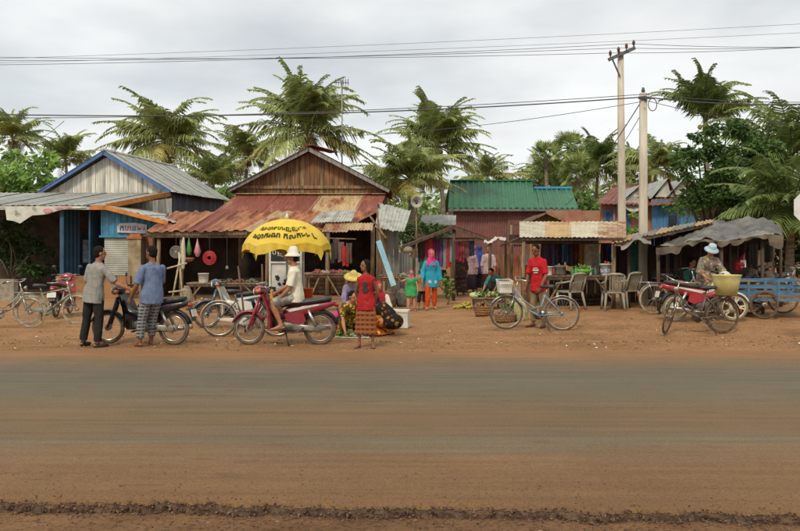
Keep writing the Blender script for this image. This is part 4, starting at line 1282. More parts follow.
def bicycle(label, X, D, yaw, frame='#7f8f86', rim=None, tyre=None, guard=None, steer=0.0, basket=None, rack=True, rear_basket=None, step=True, lean=0.0, group='parked bicycles', saddle=None, wr=.335, stand=True):
    t = thing('bicycle', label, 'bicycle', (X, D, gz(X, D)), yaw, group)
    t.rotation_euler = (lean, 0, yaw)
    fm = mat('bike_paint_' + frame, frame, None, scale=14, rough=.45, c3='#6b5542', coat=.2)
    gm_ = guard or fm
    rim = rim or m_alu; tyre = tyre or m_tyre_d
    ra, fa = V((-.52, 0, wr)), V((.56, 0, wr))
    bb = V((-.06, 0, .29)); st_ = V((-.2, 0, .70)); sd = V((-.235, 0, .83))
    hb_, ht = V((.42, 0, .66)), V((.365, 0, .84)); stem = V((.335, 0, .97))
    S = steer_matrix(hb_, ht, steer)
    fr = MB()
    if step:
        fr.tube([hb_ + V((-.005, 0, .03)), V((.2, 0, .43)), bb + V((.02, 0, .02)), bb], .019, 8)
        fr.tube([ht + V((.01, 0, -.05)), V((.22, 0, .58)), V((.02, 0, .44)), V((-.13, 0, .47))], .016, 8)
    else:
        fr.tube([hb_ + V((0, 0, .03)), bb], .019, 8)
        fr.tube([ht + V((.01, 0, -.04)), st_ + V((0, 0, -.02))], .017, 8)
    fr.tube([bb, st_], .018, 8)
    fr.tube([hb_ + V((.006, 0, -.03)), ht], .022, 8)
    for s in (-1, 1):
        fr.tube([bb + V((0, s * .02, 0)), ra + V((0, s * .055, 0))], .011, 6)
        fr.tube([st_ + V((0, s * .015, -.02)), ra + V((0, s * .055, 0))], .010, 6)
    fr.build('frame', fm, t)
    MB().tube([st_, sd], .013, 6).build('seat_post', m_chrome, t)
    MB().loft([((-.37, 0, .86), (0, 1, 0), (0, 0, 1), .07, .03), ((-.33, 0, .865), (0, 1, 0), (0, 0, 1), .1, .035), ((-.24, 0, .86), (0, 1, 0), (0, 0, 1), .08, .035), ((-.15, 0, .86), (0, 1, 0), (0, 0, 1), .03, .03), ((-.09, 0, .855), (0, 1, 0), (0, 0, 1), .018, .02)], 12).build('saddle', saddle or m_seat, t)
    fk = MB()
    for s in (-1, 1):
        fk.tube([hb_ + V((.0, s * .03, 0)), V((.47, s * .055, .5)), fa + V((0, s * .055, 0))], [.014, .012, .009], 6)
    fk.tube([hb_ + V((0, -.03, 0)), hb_ + V((0, .03, 0))], .014, 6)
    fk.tube([hb_, ht, stem], .012, 6)
    fk.xform(S).build('fork', m_chrome, t)
    hbp = []
    for s in (-1, 1):
        pts = [stem, stem + V((.03, s * .1, .02)), stem + V((.0, s * .24, .05)), stem + V((-.12, s * .28, .03)), stem + V((-.2, s * .285, .0))]
        hbp.append((s, pts))
    hbm = MB()
    for s, pts in hbp:
        hbm.tube(pts, .011, 8)
    ho = hbm.xform(S).build('handlebar', m_chrome, t)
    for s, pts in hbp:
        MB().tube(pts[-2:], .016, 8).xform(S).build('grip', m_black, ho)
    wheel(t, Matrix.Translation(ra), wr, .038, rim, tyre)
    wheel(t, S @ Matrix.Translation(fa), wr, .038, rim, tyre)
    strip(MB(), arc(ra, wr + .025, 175, -8), .055).build('mudguard', gm_, t)
    strip(MB(), arc(fa, wr + .025, 165, 30), .055).xform(S).build('mudguard', gm_, t)
    ck = MB().lathe([(.085, .045), (.085, .052)], bb, 20, Matrix.Rotation(PI / 2, 3, 'X'))
    a = math.radians(35)
    for s, k in ((-1, 1), (1, -1)):
        e = bb + V((math.cos(a) * .165 * k, s * .075, math.sin(a) * .165 * k))
        ck.tube([bb + V((0, s * .07, 0)), e], .011, 6)
        ck.box(e + V((0, s * .045, 0)), (.09, .08, .022))
    ck.build('crank', m_engine, t)
    cg = MB()
    cg.loft([((.05, -.062, .29), (0, 0, 1), (0, 1, 0), .05, .008, 3), ((-.06, -.062, .30), (0, 0, 1), (0, 1, 0), .085, .01, 3), ((-.2, -.062, .32), (0, 0, 1), (0, 1, 0), .045, .01, 3), ((-.5, -.062, .335), (0, 0, 1), (0, 1, 0), .022, .008, 3)], 10)
    cg.build('chain_guard', gm_, t)
    if rack:
        rk = MB()
        for y in (-.06, 0, .06):
            rk.tube([(-.24, y, .70), (-.85, y, .71)], .006, 5)
        for x in (-.3, -.5, -.7, -.85):
            rk.tube([(x, -.06, .705), (x, .06, .705)], .005, 5)
        for s in (-1, 1):
            rk.tube([(-.66, s * .06, .70), ra + V((0, s * .06, 0))], .006, 5)
        rk.build('carrier', m_chrome if not rear_basket else m_rustbike, t)
    if stand:
        MB().tube([(-.2, .04, .3), (-.3, .2, .0)], .01, 6).build('kickstand', m_rustbike, t)
    MB().box((-.885, 0, .43), (.03, .04, .05)).build('reflector', m_redlens, t)
    MB().lathe([(.02, -.03), (.045, 0), (.05, .02), (.03, .03)], (.46, 0, .85), 10, Matrix.Rotation(PI / 2, 3, 'Y')).xform(S).build('headlamp', m_chrome, t)
    if basket:
        bk = MB()
        w0, w1, d0, d1, h = .13, .18, .10, .14, .24
        c = V((.60, 0, .74))
        prev = None
        for k in range(6):
            f = k / 5; ww, dd, z = w0 + (w1 - w0) * f, d0 + (d1 - d0) * f, c.z + h * f
            bk.tube([(c.x - dd, -ww, z), (c.x + dd, -ww, z), (c.x + dd, ww, z), (c.x - dd, ww, z)], .006 if k < 5 else .01, 4, closed=True)
        for i in range(28):
            u = i / 28 * 4; sd_ = int(u); f = u - sd_
            cs = [(-1, -1), (1, -1), (1, 1), (-1, 1)]
            a_ = cs[sd_]; b_ = cs[(sd_ + 1) % 4]
            qx, qy = a_[0] + (b_[0] - a_[0]) * f, a_[1] + (b_[1] - a_[1]) * f
            bk.tube([(c.x + qx * d0, qy * w0, c.z), (c.x + qx * d1, qy * w1, c.z + h)], .005, 4)
        bk.box((c.x, 0, c.z), (2 * d0, 2 * w0, .01))
        bk.box((c.x, 0, c.z + .1), (2 * d0 + .04, 2 * w0 + .04, .17))
        bk.xform(S).build('basket', basket, t)
        MB().tube([(.6, -.08, .75), (.56, -.06, wr)], .005, 4).tube([(.6, .08, .75), (.56, .06, wr)], .005, 4).xform(S).build('basket_stay', m_chrome, t)
    if rear_basket:
        MB().lathe([(.0, .72), (.19, .72), (.24, .98), (.26, 1.08), (.275, 1.10), (.255, 1.10), (.235, .99), (.18, .75), (0, .75)], (-.6, 0, 0), 20, cap=False).build('bucket', rear_basket, t)
    return t

def motorbike(label, X, D, yaw, body='#8c2a34', shield='#8c2a34', seat=None, rim=None, kind='spoke', tyre=None, lean=0.0, group='motorbikes at the market', side=None, fork=None, mirrors=True, plate=True, nac=None, guard=None, rack=False, steer=0.0, basket=False):
    t = thing('motorbike', label, 'motorbike', (X, D, gz(X, D)), yaw, group)
    t.rotation_euler = (lean, 0, yaw)
    pb_ = mat('enamel_' + body, body, None, scale=4, rough=.32, coat=.4, c3=tuple(x * .6 + .03 for x in C(body)[:3]) + (1,))
    ps_ = mat('enamel_' + shield, shield, None, scale=4, rough=.32, coat=.4)
    sd_ = mat('enamel_' + (side or body), side or body, None, scale=4, rough=.32, coat=.4)
    nc_ = mat('enamel_' + (nac or shield), nac or shield, None, scale=4, rough=.32, coat=.4)
    rim = rim or m_alu; tyre = tyre or m_tyre
    r = .285
    ra, fa = V((-.6, 0, r)), V((.62, 0, r))
    h0, h1_ = V((.47, 0, .66)), V((.40, 0, .86))
    S = steer_matrix(h0, h1_, steer)
    Y3, Z3 = V((0, 1, 0)), V((0, 0, 1))
    wheel(t, Matrix.Translation(ra), r, .07, rim, tyre, kind, 28, .06)
    wheel(t, S @ Matrix.Translation(fa), r, .06, rim, tyre, kind, 28, .055)
    fk = MB()
    for s in (-1, 1):
        fk.tube([(.43, s * .075, .80), (.5, s * .08, .58), (.585, s * .08, .36), (.62, s * .075, r)], [.026, .028, .026, .022], 8)
    fk.tube([(.43, -.075, .8), (.43, .075, .8)], .024, 8)
    fk.xform(S).build('fork', fork or pb_, t)
    strip(MB(), arc(fa, r + .035, 150, 20, 12), .13, bow=.04).xform(S).build('front_mudguard', guard or ps_, t)
    # handlebar cowl with headlamp
    nl = MB().loft([((.33, 0, .92), Y3, Z3, .11, .05), ((.38, 0, .95), Y3, Z3, .16, .07), ((.45, 0, .945), Y3, Z3, .13, .085), ((.50, 0, .93), Y3, Z3, .10, .08), ((.525, 0, .925), Y3, Z3, .07, .06)], 14)
    no = nl.xform(S).build('handlebar_cowl', nc_, t)
    MB().loft([((.50, 0, .925), Y3, Z3, .085, .07), ((.535, 0, .922), Y3, Z3, .07, .055), ((.545, 0, .92), Y3, Z3, .04, .03)], 14).xform(S).build('headlight', m_glass, no)
    for s in (-1, 1):
        MB().ell((.42, s * .17, .93), (.05, .035, .032)).xform(S).build('indicator', m_amber, no)
    hb_ = MB()
    for s in (-1, 1):
        hb_.tube([(.38, s * .08, .97), (.36, s * .2, .99), (.28, s * .30, .985)], .012, 8)
    ho = hb_.xform(S).build('handlebar', m_chrome, t)
    for s in (-1, 1):
        MB().tube([(.335, s * .235, .99), (.25, s * .335, .98)], .018, 8).xform(S).build('grip', m_black, ho)
        if mirrors:
            mm = MB().tube([(.34, s * .22, .99), (.36, s * .26, 1.1), (.37, s * .3, 1.16)], .006, 5)
            mm.ell((.37, s * .31, 1.18), (.015, .055, .04))
            mm.xform(S).build('mirror', m_black, ho)
    # leg shield
    ls_ = MB()
    def fn(u, v):
        z = .88 - .6 * v
        xc = .40 - .13 * v - .06 * math.sin(v * PI)
        w = .17 + .10 * math.sin(min(1, v * 1.2) * PI * .6) - .03 * v
        y = (u * 2 - 1) * w
        return V((xc - .10 * (abs(u * 2 - 1)) ** 1.6 + .02, y, z))
    ls_.grid(fn, 10, 10, smooth=True)
    def fn2(u, v):
        return fn(u, v) + V((.025, 0, 0))
    ls_.grid(fn2, 10, 10, smooth=True)
    ls_.build('leg_shield', ps_, t)
    fr = MB().tube([(.42, 0, .80), (.28, 0, .58), (.1, 0, .47), (-.08, 0, .52), (-.2, 0, .62)], [.035, .045, .05, .05, .04], 8)
    fr.build('frame', m_black, t)
    cc = MB().loft([((.33, 0, .72), Y3, Z3, .05, .06), ((.2, 0, .55), Y3, Z3, .06, .06), ((.05, 0, .5), Y3, Z3, .07, .07), ((-.1, 0, .56), Y3, Z3, .09, .09)], 10)
    cc.build('centre_cover', sd_, t)
    # rear body
    rb_ = MB().loft([((.02, 0, .56), Y3, Z3, .07, .05, 3), ((-.08, 0, .58), Y3, Z3, .11, .10, 3), ((-.3, 0, .60), Y3, Z3, .125, .115, 3), ((-.55, 0, .655), Y3, Z3, .12, .085, 3), ((-.75, 0, .70), Y3, Z3, .10, .06, 3), ((-.88, 0, .73), Y3, Z3, .06, .04, 3)], 14)
    ro = rb_.build('rear_body', pb_, t)
    for s in (-1, 1):
        MB().prism([(-.02, .62), (-.55, .71), (-.6, .69), (-.1, .58)], s * .126 - .004, s * .126 + .004).build('stripe', m_white if body != '#1d1c20' else mat('purple_decal', '#6d3f5e', '#55304a', rough=.4), ro)
        MB().prism([(.0, .54), (-.12, .60), (-.34, .56), (-.38, .42), (-.26, .36), (-.05, .42)], s * .108 - .02, s * .108 + .02).build('side_cover', sd_, t)
    MB().loft([((.05, 0, .66), Y3, Z3, .05, .02, 3), ((-.02, 0, .70), Y3, Z3, .10, .04, 3), ((-.2, 0, .72), Y3, Z3, .13, .05, 3), ((-.42, 0, .75), Y3, Z3, .14, .055, 3), ((-.66, 0, .785), Y3, Z3, .13, .05, 3), ((-.8, 0, .80), Y3, Z3, .10, .035, 3)], 14).build('seat', seat or m_seat, t)
    strip(MB(), arc(ra, r + .05, 165, 20, 12), .14, bow=.04).build('rear_mudguard', m_black, t)
    MB().loft([((-.86, 0, .71), Y3, Z3, .06, .045), ((-.91, 0, .69), Y3, Z3, .055, .04), ((-.93, 0, .68), Y3, Z3, .03, .02)], 10).build('tail_light', m_redlens, t)
    MB().bar((-.9, 0, .64), (-.97, 0, .42), .15, .012).build('rear_flap', m_black, t)
    if plate:
        MB().bar((-.955, 0, .62), (-.985, 0, .50), .2, .008, up=(1, 0, 0)).build('number_plate', m_white, t)
    en = MB().loft([((.2, 0, .34), Y3, Z3, .07, .06, 3), ((.1, 0, .34), Y3, Z3, .11, .07, 3), ((-.02, 0, .33), Y3, Z3, .13, .10, 3), ((-.16, 0, .33), Y3, Z3, .13, .10, 3), ((-.24, 0, .33), Y3, Z3, .09, .08, 3)], 12)
    for k in range(5):
        en.box((.1 + k * .03, 0, .34), (.008, .24, .16))
    en.build('engine', m_engine, t)
    ex = MB().tube([(.18, -.06, .3), (.12, -.12, .22), (-.1, -.15, .2), (-.35, -.16, .23)], .018, 8).tube([(-.3, -.16, .225), (-.42, -.165, .245), (-.85, -.17, .31)], [.025, .045, .045], 10)
    ex.build('exhaust', m_chrome, t)
    sw = MB()
    for s in (-1, 1):
        sw.bar((-.2, s * .09, .33), (-.62, s * .085, r), .025, .045)
    sw.build('swing_arm', m_black, t)
    for s in (-1, 1):
        sh_ = MB().tube([(-.42, s * .12, .6), (-.55, s * .11, .33)], .03, 10).tube([(-.42, s * .12, .62), (-.57, s * .11, .29)], .012, 6)
        sh_.build('shock_absorber', m_chrome, t)
    MB().loft([((-.15, .11, .32), (0, 0, 1), (0, 1, 0), .07, .02, 3), ((-.35, .11, .31), (0, 0, 1), (0, 1, 0), .05, .02, 3), ((-.64, .11, .285), (0, 0, 1), (0, 1, 0), .065, .02, 3)], 10).build('chain_case', m_alu if kind == 'spoke' else m_chrome, t)
    fp = MB()
    fp.tube([(.02, -.28, .25), (.02, .28, .25)], .012, 6)
    for s in (-1, 1):
        fp.tube([(.02, s * .2, .25), (.02, s * .3, .25)], .02, 8)
        MB().tube([(-.33, s * .1, .3), (-.33, s * .24, .3)], .018, 8).build('passenger_peg', m_black, t)
    fp.build('foot_rest', m_black, t)
    MB().tube([(-.02, .08, .24), (-.1, .2, .0)], .012, 6).build('side_stand', m_black, t)
    if rack:
        rk = MB()
        for y in (-.1, .1):
            rk.tube([(-.5, y, .72), (-.7, y, .83), (-.95, y, .84)], .009, 5)
        for x in (-.72, -.82, -.94):
            rk.tube([(x, -.1, .835), (x, .1, .835)], .008, 5)
        rk.build('rear_rack', m_chrome, t)
    return t

rad = math.radians
# motorbikes
MOTO = {}
MOTO['black'] = motorbike('black motorbike with purple decal, man in grey shirt holding its handlebar', wx(141.5, 13.85), 13.85, rad(170), body='#1d1c20', shield='#1d1c20', rim=m_chrome, tyre=m_tyre_d, steer=rad(14), fork=m_black)
MOTO['red'] = motorbike('dark red motorbike ridden by the person in a white hat', wx(285, 13.8), 13.8, rad(179), body='#8a2632', shield='#8f2b38', rim=m_alu, tyre=m_tyre_d, mirrors=False, steer=rad(-6), plate=False)
MOTO['blue'] = motorbike('blue motorbike with white leg shield parked behind a bicycle', wx(236, 16.6), 16.6, rad(176), body='#33475c', shield='#d3d1c8', nac='#33475c', guard=mat('enamel_#33475c', '#33475c', rough=.32, coat=.4), side='#d3d1c8', rim=m_alu, tyre=m_tyre_d, mirrors=False, steer=rad(20), lean=rad(4))
MOTO['left'] = motorbike('red and black motorbike parked nose-in at the low ochre wall', wx(63, 19.5), 19.5, rad(98), body='#8e2024', shield='#8e2024', rim=m_alu, rack=True, tyre=m_tyre_d)
MOTO['right'] = motorbike('red and white motorbike with pale alloy wheels, woman in blue hat behind it', wx(704, 16.3), 16.3, rad(3), body='#a02c34', shield='#c9c6bd', side='#a02c34', rim=mat('cream_alloy', '#cfc9ae', '#b3ac90', rough=.5), kind='cast', tyre=mat('pale_wall_tyre', '#8d8570', '#6e6655', rough=.9), fork=mat('enamel_#a02c34', '#a02c34', rough=.32, coat=.4), guard=m_white, mirrors=False, steer=rad(-10))
MOTO['cart'] = motorbike('motorbike with orange indicator lamps parked behind the blue cart', wx(772, 20.2), 20.2, rad(215), body='#5a2a24', shield='#b9b4a6', nac='#2b2a2c', rim=m_alu, tyre=m_tyre_d)
# bicycles
BIKE = {}
BIKE['green'] = bicycle('pale green bicycle parked in front of the red and black motorbike', wx(51, 17.6), 17.6, rad(3), '#7f9684', rim=m_alu, tyre=m_tyre_c, step=False)
BIKE['silver'] = bicycle('old silver bicycle with wide handlebar overlapping the pale green one', wx(3, 16.8), 16.8, rad(6), '#9a948a', rim=m_alu, tyre=m_tyre_c, steer=rad(-12))
BIKE['guard'] = bicycle('bicycle with white mudguard between blue and dark red motorbikes', wx(247, 15.0), 15.0, rad(2), '#4a4540', rim=m_chrome, tyre=m_tyre_d, guard=m_white, rack=False)
BIKE['basket'] = bicycle('blue-grey city bicycle with white front basket beside man in red shirt', wx(535, 15.7), 15.7, rad(166), '#7d95a3', rim=m_alu, tyre=m_tyre_d, basket=m_white, guard=m_chrome, steer=rad(18), rack=False)
BIKE['bucket'] = bicycle('rusty bicycle carrying a cream bucket over its rear wheel', wx(696, 14.9), 14.9, rad(187), '#5b4a3f', rim=m_rustbike, tyre=m_tyre_d, steer=rad(52), rear_basket=mat('cream_bucket', '#c8bf86', '#b0a468', scale=4, rough=.45), guard=m_rustbike)
BIKE['pale'] = bicycle('pale-tyred bicycle parked behind the red and white motorbike', wx(677, 17.8), 17.8, rad(2), '#8a8478', rim=m_alu, tyre=m_tyre_c, rack=True)
BIKE['edge'] = bicycle('dark bicycle parked at the end of the blue cart', wx(810, 17.6), 17.6, rad(-8), '#3e3b39', rim=m_alu, tyre=m_tyre_d)
BIKE['edge'].rotation_euler.z = rad(172)

# hand cart with blue rails
ct = thing('hand_cart', 'blue-railed wooden hand cart standing by the tarp stall', 'cart', (wx(757, 17.2), 17.2, gz(wx(757, 17.2), 17.2)), rad(-7))
m_cartblue = mat('cart_blue', '#44708f', '#325873', scale=6, rough=.6, c3='#6f6a60')
wheel(ct, Matrix.Translation((0, -.47, .30)), .30, .05, m_rustbike, m_tyre_d, 'spoke', 20, .05)
wheel(ct, Matrix.Translation((0, .47, .30)), .30, .05, m_rustbike, m_tyre_d, 'spoke', 20, .05)
MB().tube([(0, -.55, .30), (0, .55, .30)], .02, 8).build('axle', m_rustbike, ct)
for i in range(6):
    MB().box((0, -.36 + i * .145, .44), (1.75, .135, .03)).build('deck_plank', m_wood, ct)
for y in (-.42, .42):
    MB().bar((-.95, y, .40), (.95, y, .40), .05, .06).build('side_beam', m_cartblue, ct)
    for z in (.53, .66, .80):
        MB().bar((-.85, y, z), (.9, y, z), .03, .045).build('rail', m_cartblue, ct)
    for x in (-.85, -.3, .3, .88):
        MB().bar((x, y, .36), (x, y, .83), .04, .05, up=(1, 0, 0)).build('stake', m_cartblue, ct)
for z in (.53, .66):
    MB().bar((.9, -.42, z), (.9, .42, z), .03, .05).build('end_rail', m_cartblue, ct)
for y in (-.3, .3):
    MB().tube([(-.9, y, .42), (-1.5, y * .8, .75), (-1.75, y * .75, .78)], .02, 6).build('handle', m_wood, ct)
MB().bar((.8, -.3, .4), (.85, -.32, 0), .05, .05, up=(1, 0, 0)).build('prop_leg', m_wood, ct)
# ------------------------------------------------------------------ people (local axes: x to the person's right, y forward, z up)
def remesh(mb, voxel, smooth=3, wrinkle=0.0, seed=0.0, wscale=14.0, keep=1.0):
    me = mb.mesh('t', [])
    bm = bmesh.new(); bm.from_mesh(me); bmesh.ops.recalc_face_normals(bm, faces=bm.faces); bm.to_mesh(me); bm.free()
    o = bpy.data.objects.new('t', me); COL.objects.link(o)
    m = o.modifiers.new('r', 'REMESH'); m.mode = 'VOXEL'; m.voxel_size = voxel
    s = o.modifiers.new('s', 'SMOOTH'); s.iterations = smooth; s.factor = .5
    if keep < 1:
        d = o.modifiers.new('d', 'DECIMATE'); d.ratio = keep
    dg = bpy.context.evaluated_depsgraph_get()
    new = bpy.data.meshes.new_from_object(o.evaluated_get(dg))
    bpy.data.objects.remove(o); bpy.data.meshes.remove(me)
    if wrinkle:
        ns = [v.normal.copy() for v in new.vertices]
        for v, n_ in zip(new.vertices, ns):
            p = v.co
            f = noise.noise(V((p.x * wscale + seed, p.y * wscale, p.z * wscale * .55))) + .5 * noise.noise(V((p.x * wscale * 2.3, p.y * wscale * 2.3 + seed, p.z * wscale * 1.1)))
            v.co = p + n_ * (f * wrinkle)
    new.polygons.foreach_set('use_smooth', [True] * len(new.polygons))
    new.update()
    return new
def u(v):
    return V(v).normalized()

SKIN = {'a': mat('skin_brown', '#a06b4a', '#8a5a3e', scale=8, rough=.6), 'b': mat('skin_tan', '#b37d59', '#9c6b4b', scale=8, rough=.6), 'c': mat('skin_dark', '#855539', '#70462f', scale=8, rough=.6)}
m_hair = mat('black_hair', '#1d1613', '#120e0c', scale=20, rough=.8, spec=.15)
m_eye = mat('eye_dark', '#1c1512', '#1c1512', rough=.3)
m_lip = mat('lip', '#8a4a40', '#7d4239', rough=.5)
m_sandal = mat('sandal', '#4a3d34', '#352b25', rough=.8)

def person(label, X, D, yaw, H=1.65, hip=None, zoff=0.0, lean=0.04, side=0.0, hunch=0.06, twist=0.0, arms=None, legs=None, head=(0, 0), skin='a', shirt=None, sleeve=.75, shirt_len=.10, loose=.012, bottom=None, bottom_len=1.85, bkind='trousers', hair='short', hat=None, hat_m=None, scarf=None, hem=None, shoes=None, vox=.011, group='people at the roadside market', fem=False, curl=(.5, .5), feet=None, fit=1.0, extra=None, dz=None):
    t = thing('person', label, 'person', (X, D, (gz(X, D) if dz is None else dz) + zoff), yaw, group)
    arms = arms or (((.16, .05, -1), (.05, .25, -1)), ((-.16, .05, -1), (-.05, .25, -1)))
    legs = legs or (((.06, .03, -1), (.0, -.04, -1)), ((-.06, .0, -1), (.0, -.05, -1)))
    feet = feet or ((.25, 1, 0), (-.25, 1, 0))
    # joints
    Rl = Matrix.Rotation(-lean, 3, 'X') @ Matrix.Rotation(side, 3, 'Y')
    Ru = Matrix.Rotation(-(lean + hunch), 3, 'X') @ Matrix.Rotation(side, 3, 'Y') @ Matrix.Rotation(twist, 3, 'Z')
    hips = [V((s * .052 * H, 0, 0)) for s in (1, -1)]
    knees = [hips[i] + u(legs[i][0]) * .245 * H for i in (0, 1)]
    ank = [knees[i] + u(legs[i][1]) * .246 * H for i in (0, 1)]
    fh = .04 * H
    low = min(a.z for a in ank) - fh
    pz = -low if hip is None else hip
    Pv = V((0, 0, pz))
    hips = [p + Pv for p in hips]; knees = [p + Pv for p in knees]; ank = [p + Pv for p in ank]
    waist = Pv + Rl @ V((0, 0, .115 * H))
    chest = waist + Ru @ V((0, 0, .10 * H))
    nb = waist + Ru @ V((0, 0, .19 * H))
    fx, fy, fzv = Ru @ V((1, 0, 0)), Ru @ V((0, 1, 0)), Ru @ V((0, 0, 1))
    lx, ly = Rl @ V((1, 0, 0)), Rl @ V((0, 1, 0))
    sw = (.1 if fem else .113) * H * fit
    sho = [nb + fx * (s * sw) - fzv * .05 * H for s in (1, -1)]
    elb = [sho[i] + u(arms[i][0]) * .172 * H for i in (0, 1)]
    wri = [elb[i] + u(arms[i][1]) * .148 * H for i in (0, 1)]
    Rh = Matrix.Rotation(-(lean + hunch) * .35, 3, 'X') @ Matrix.Rotation(head[0], 3, 'Z') @ Matrix.Rotation(head[1], 3, 'X')
    hc = nb + fzv * .033 * H + Rh @ V((0, .012 * H, .068 * H))
    hd = lambda x, y, z: hc + Rh @ V((x * H, y * H, z * H))
    # body
    b = MB()
    k = H * fit
    def torso(mb, g, bot, top=1.0):
        hp = ((.12 if fem else .112) + .16 * max(0, bot - .08)) * k if bot > .05 else .088 * k
        secs = [(Pv + Rl @ V((0, 0, -bot * H)), lx, ly, hp + g, .088 * k + g), (Pv + Rl @ V((0, -.006 * H, .01 * H)), lx, ly, (hp + .0 if bot > .05 else .094 * k) + g, .074 * k + g), (waist, lx, ly, (.084 if fem else .088) * k + g, .06 * k + g), (chest + fy * .006 * H, fx, fy, .094 * k + g, .066 * k + g), (nb - fzv * .045 * H, fx, fy, .104 * k + g * .8, .058 * k + g * .8), (nb - fzv * .014 * H, fx, fy, .082 * k + g * .5, .045 * k + g * .5), (nb + fzv * .002 * H, fx, fy, .05 * k + g * .4, .037 * k + g * .4), (nb + fzv * .012 * H, fx, fy, .036 * k + g * .3, .033 * k + g * .3)]
        mb.loft(secs, 18)
    torso(b, 0, .045)
    b.tube([nb - fzv * .02 * H, nb + fzv * .03 * H, hd(0, -.008, -.03)], [.036 * H, .031 * H, .033 * H], 10, rnd=True)
    b.ell(hd(0, -.004, .012), (.0445 * H, .056 * H, .056 * H), Rh, 16, 12)
    b.ell(hd(0, .014, -.03), (.034 * H, .036 * H, .042 * H), Rh, 14, 10)
    b.ell(hd(0, .052, -.008), (.0085 * H, .012 * H, .015 * H), Rh, 8, 6)
    for s in (-1, 1):
        b.ell(hd(s * .046, -.004, -.005), (.006 * H, .012 * H, .018 * H), Rh, 8, 6)
    for i, s in ((0, 1), (1, -1)):
        mid = elb[i].lerp(wri[i], .35)
        b.tube([sho[i], sho[i].lerp(elb[i], .5), elb[i], mid, wri[i]], [.031 * k, .029 * k, .024 * k, .025 * k, .0165 * k], 10, rnd=True)
        # hand
        d = u(arms[i][2]) if len(arms[i]) > 2 else u(arms[i][1])
        inn = V((-s, .15, 0)); nrm = (inn - d * inn.dot(d)).normalized()
        wv = d.cross(nrm)
        if wv.y < 0:
            wv = -wv
        pc = wri[i] + d * .032 * H
        Rp = Matrix((wv, nrm, d)).transposed()
        b.ell(pc, (.022 * H, .011 * H, .034 * H), Rp, 10, 8)
        for q in range(4):
            off = (q - 1.5) * .0115 * H
            kn = pc + d * .028 * H + wv * (-off)
            ln = (.04, .046, .043, .034)[q] * H
            c1 = curl[i]
            p1 = kn + (d * math.cos(c1) + nrm * math.sin(c1)) * ln * .5
            p2 = p1 + (d * math.cos(c1 * 2.2) + nrm * math.sin(c1 * 2.2)) * ln * .5
            b.tube([kn - d * .01 * H, kn, p1, p2], [.0058 * H, .0056 * H, .0052 * H, .0046 * H], 6, rnd=True)
        tb = pc + wv * .018 * H - d * .008 * H
        b.tube([tb, tb + (wv * .8 + d * .5 + nrm * .3).normalized() * .022 * H, tb + (wv * .5 + d * 1.1 + nrm * .5).normalized() * .04 * H], [.0075 * H, .0066 * H, .0055 * H], 6, rnd=True)
    for i, s in ((0, 1), (1, -1)):
        calf = knees[i].lerp(ank[i], .3)
        b.tube([hips[i], hips[i].lerp(knees[i], .5), knees[i], calf, ank[i].lerp(knees[i], .2), ank[i]], [.053 * k, .046 * k, .034 * k, .034 * k, .022 * k, .021 * k], 12, rnd=True)
        fd = u(feet[i]); a = ank[i]
        heel = a - fd * .022 * H - V((0, 0, .02 * H)); ball = a + fd * .07 * H - V((0, 0, .025 * H)); toe = a + fd * .105 * H - V((0, 0, .028 * H))
        b.tube([a + V((0, 0, .005 * H)), a + fd * .03 * H - V((0, 0, .012 * H)), ball], [.021 * H, .02 * H, .015 * H], 8, rnd=True)
        b.tube([heel, a - V((0, 0, .025 * H)) + fd * .03 * H, ball, toe], [.0175 * H, .0165 * H, .0175 * H, .012 * H], 8, rnd=True, flat=.8, fax=fd.cross(V((0, 0, 1))))
    body = remesh(b, vox * .72, 2, keep=.55)
    body.materials.append(SKIN[skin]); body.name = 'body'
    put('body', body, t)
    for s in (-1, 1):
        MB().ell(hd(s * .0185, .0505, .006), (.0075 * H, .004 * H, .0042 * H), Rh, 8, 5).build('eye', m_eye, t)
        MB().ell(hd(s * .0185, .0535, .017), (.009 * H, .0022 * H, .0014 * H), Rh, 8, 4).build('eyebrow', m_hair, t)
    MB().ell(hd(0, .0475, -.038), (.0125 * H, .005 * H, .004 * H), Rh, 8, 5).build('mouth', m_lip, t)
    # clothes
    sd = hash(label) % 97
    sd = sum(ord(c_) for c_ in label) % 97
    if shirt:
        c = MB(); g = loose
        torso(c, g, shirt_len)
        if hip is not None and hip < .4:
            c.ell(Pv + V((0, -.015 * H, .01 * H)), (.125 * k + g * .5, .1 * k + g, .1 * k), None, 16, 10)
        for i in (0, 1):
            pts = [sho[i], sho[i].lerp(elb[i], .5 if sleeve >= .5 else sleeve)]
            rs_ = [.034 * k + g * .4, .032 * k + g * .8]
            if sleeve > .5:
                pts.append(sho[i].lerp(elb[i], min(1, sleeve))); rs_.append(.029 * k + g * 1.2)
            if sleeve > 1:
                pts.append(elb[i].lerp(wri[i], sleeve - 1)); rs_.append(.02 * k + g)
            if sleeve > .05:
                c.tube(pts, rs_, 12)
            c.ell(sho[i], .034 * k + g * .4, None, 10, 8)
        me = remesh(c, vox, 2, .010, sd, 11, keep=.7)
        me.materials.append(shirt); me.name = 'shirt'
        put('shirt', me, t)
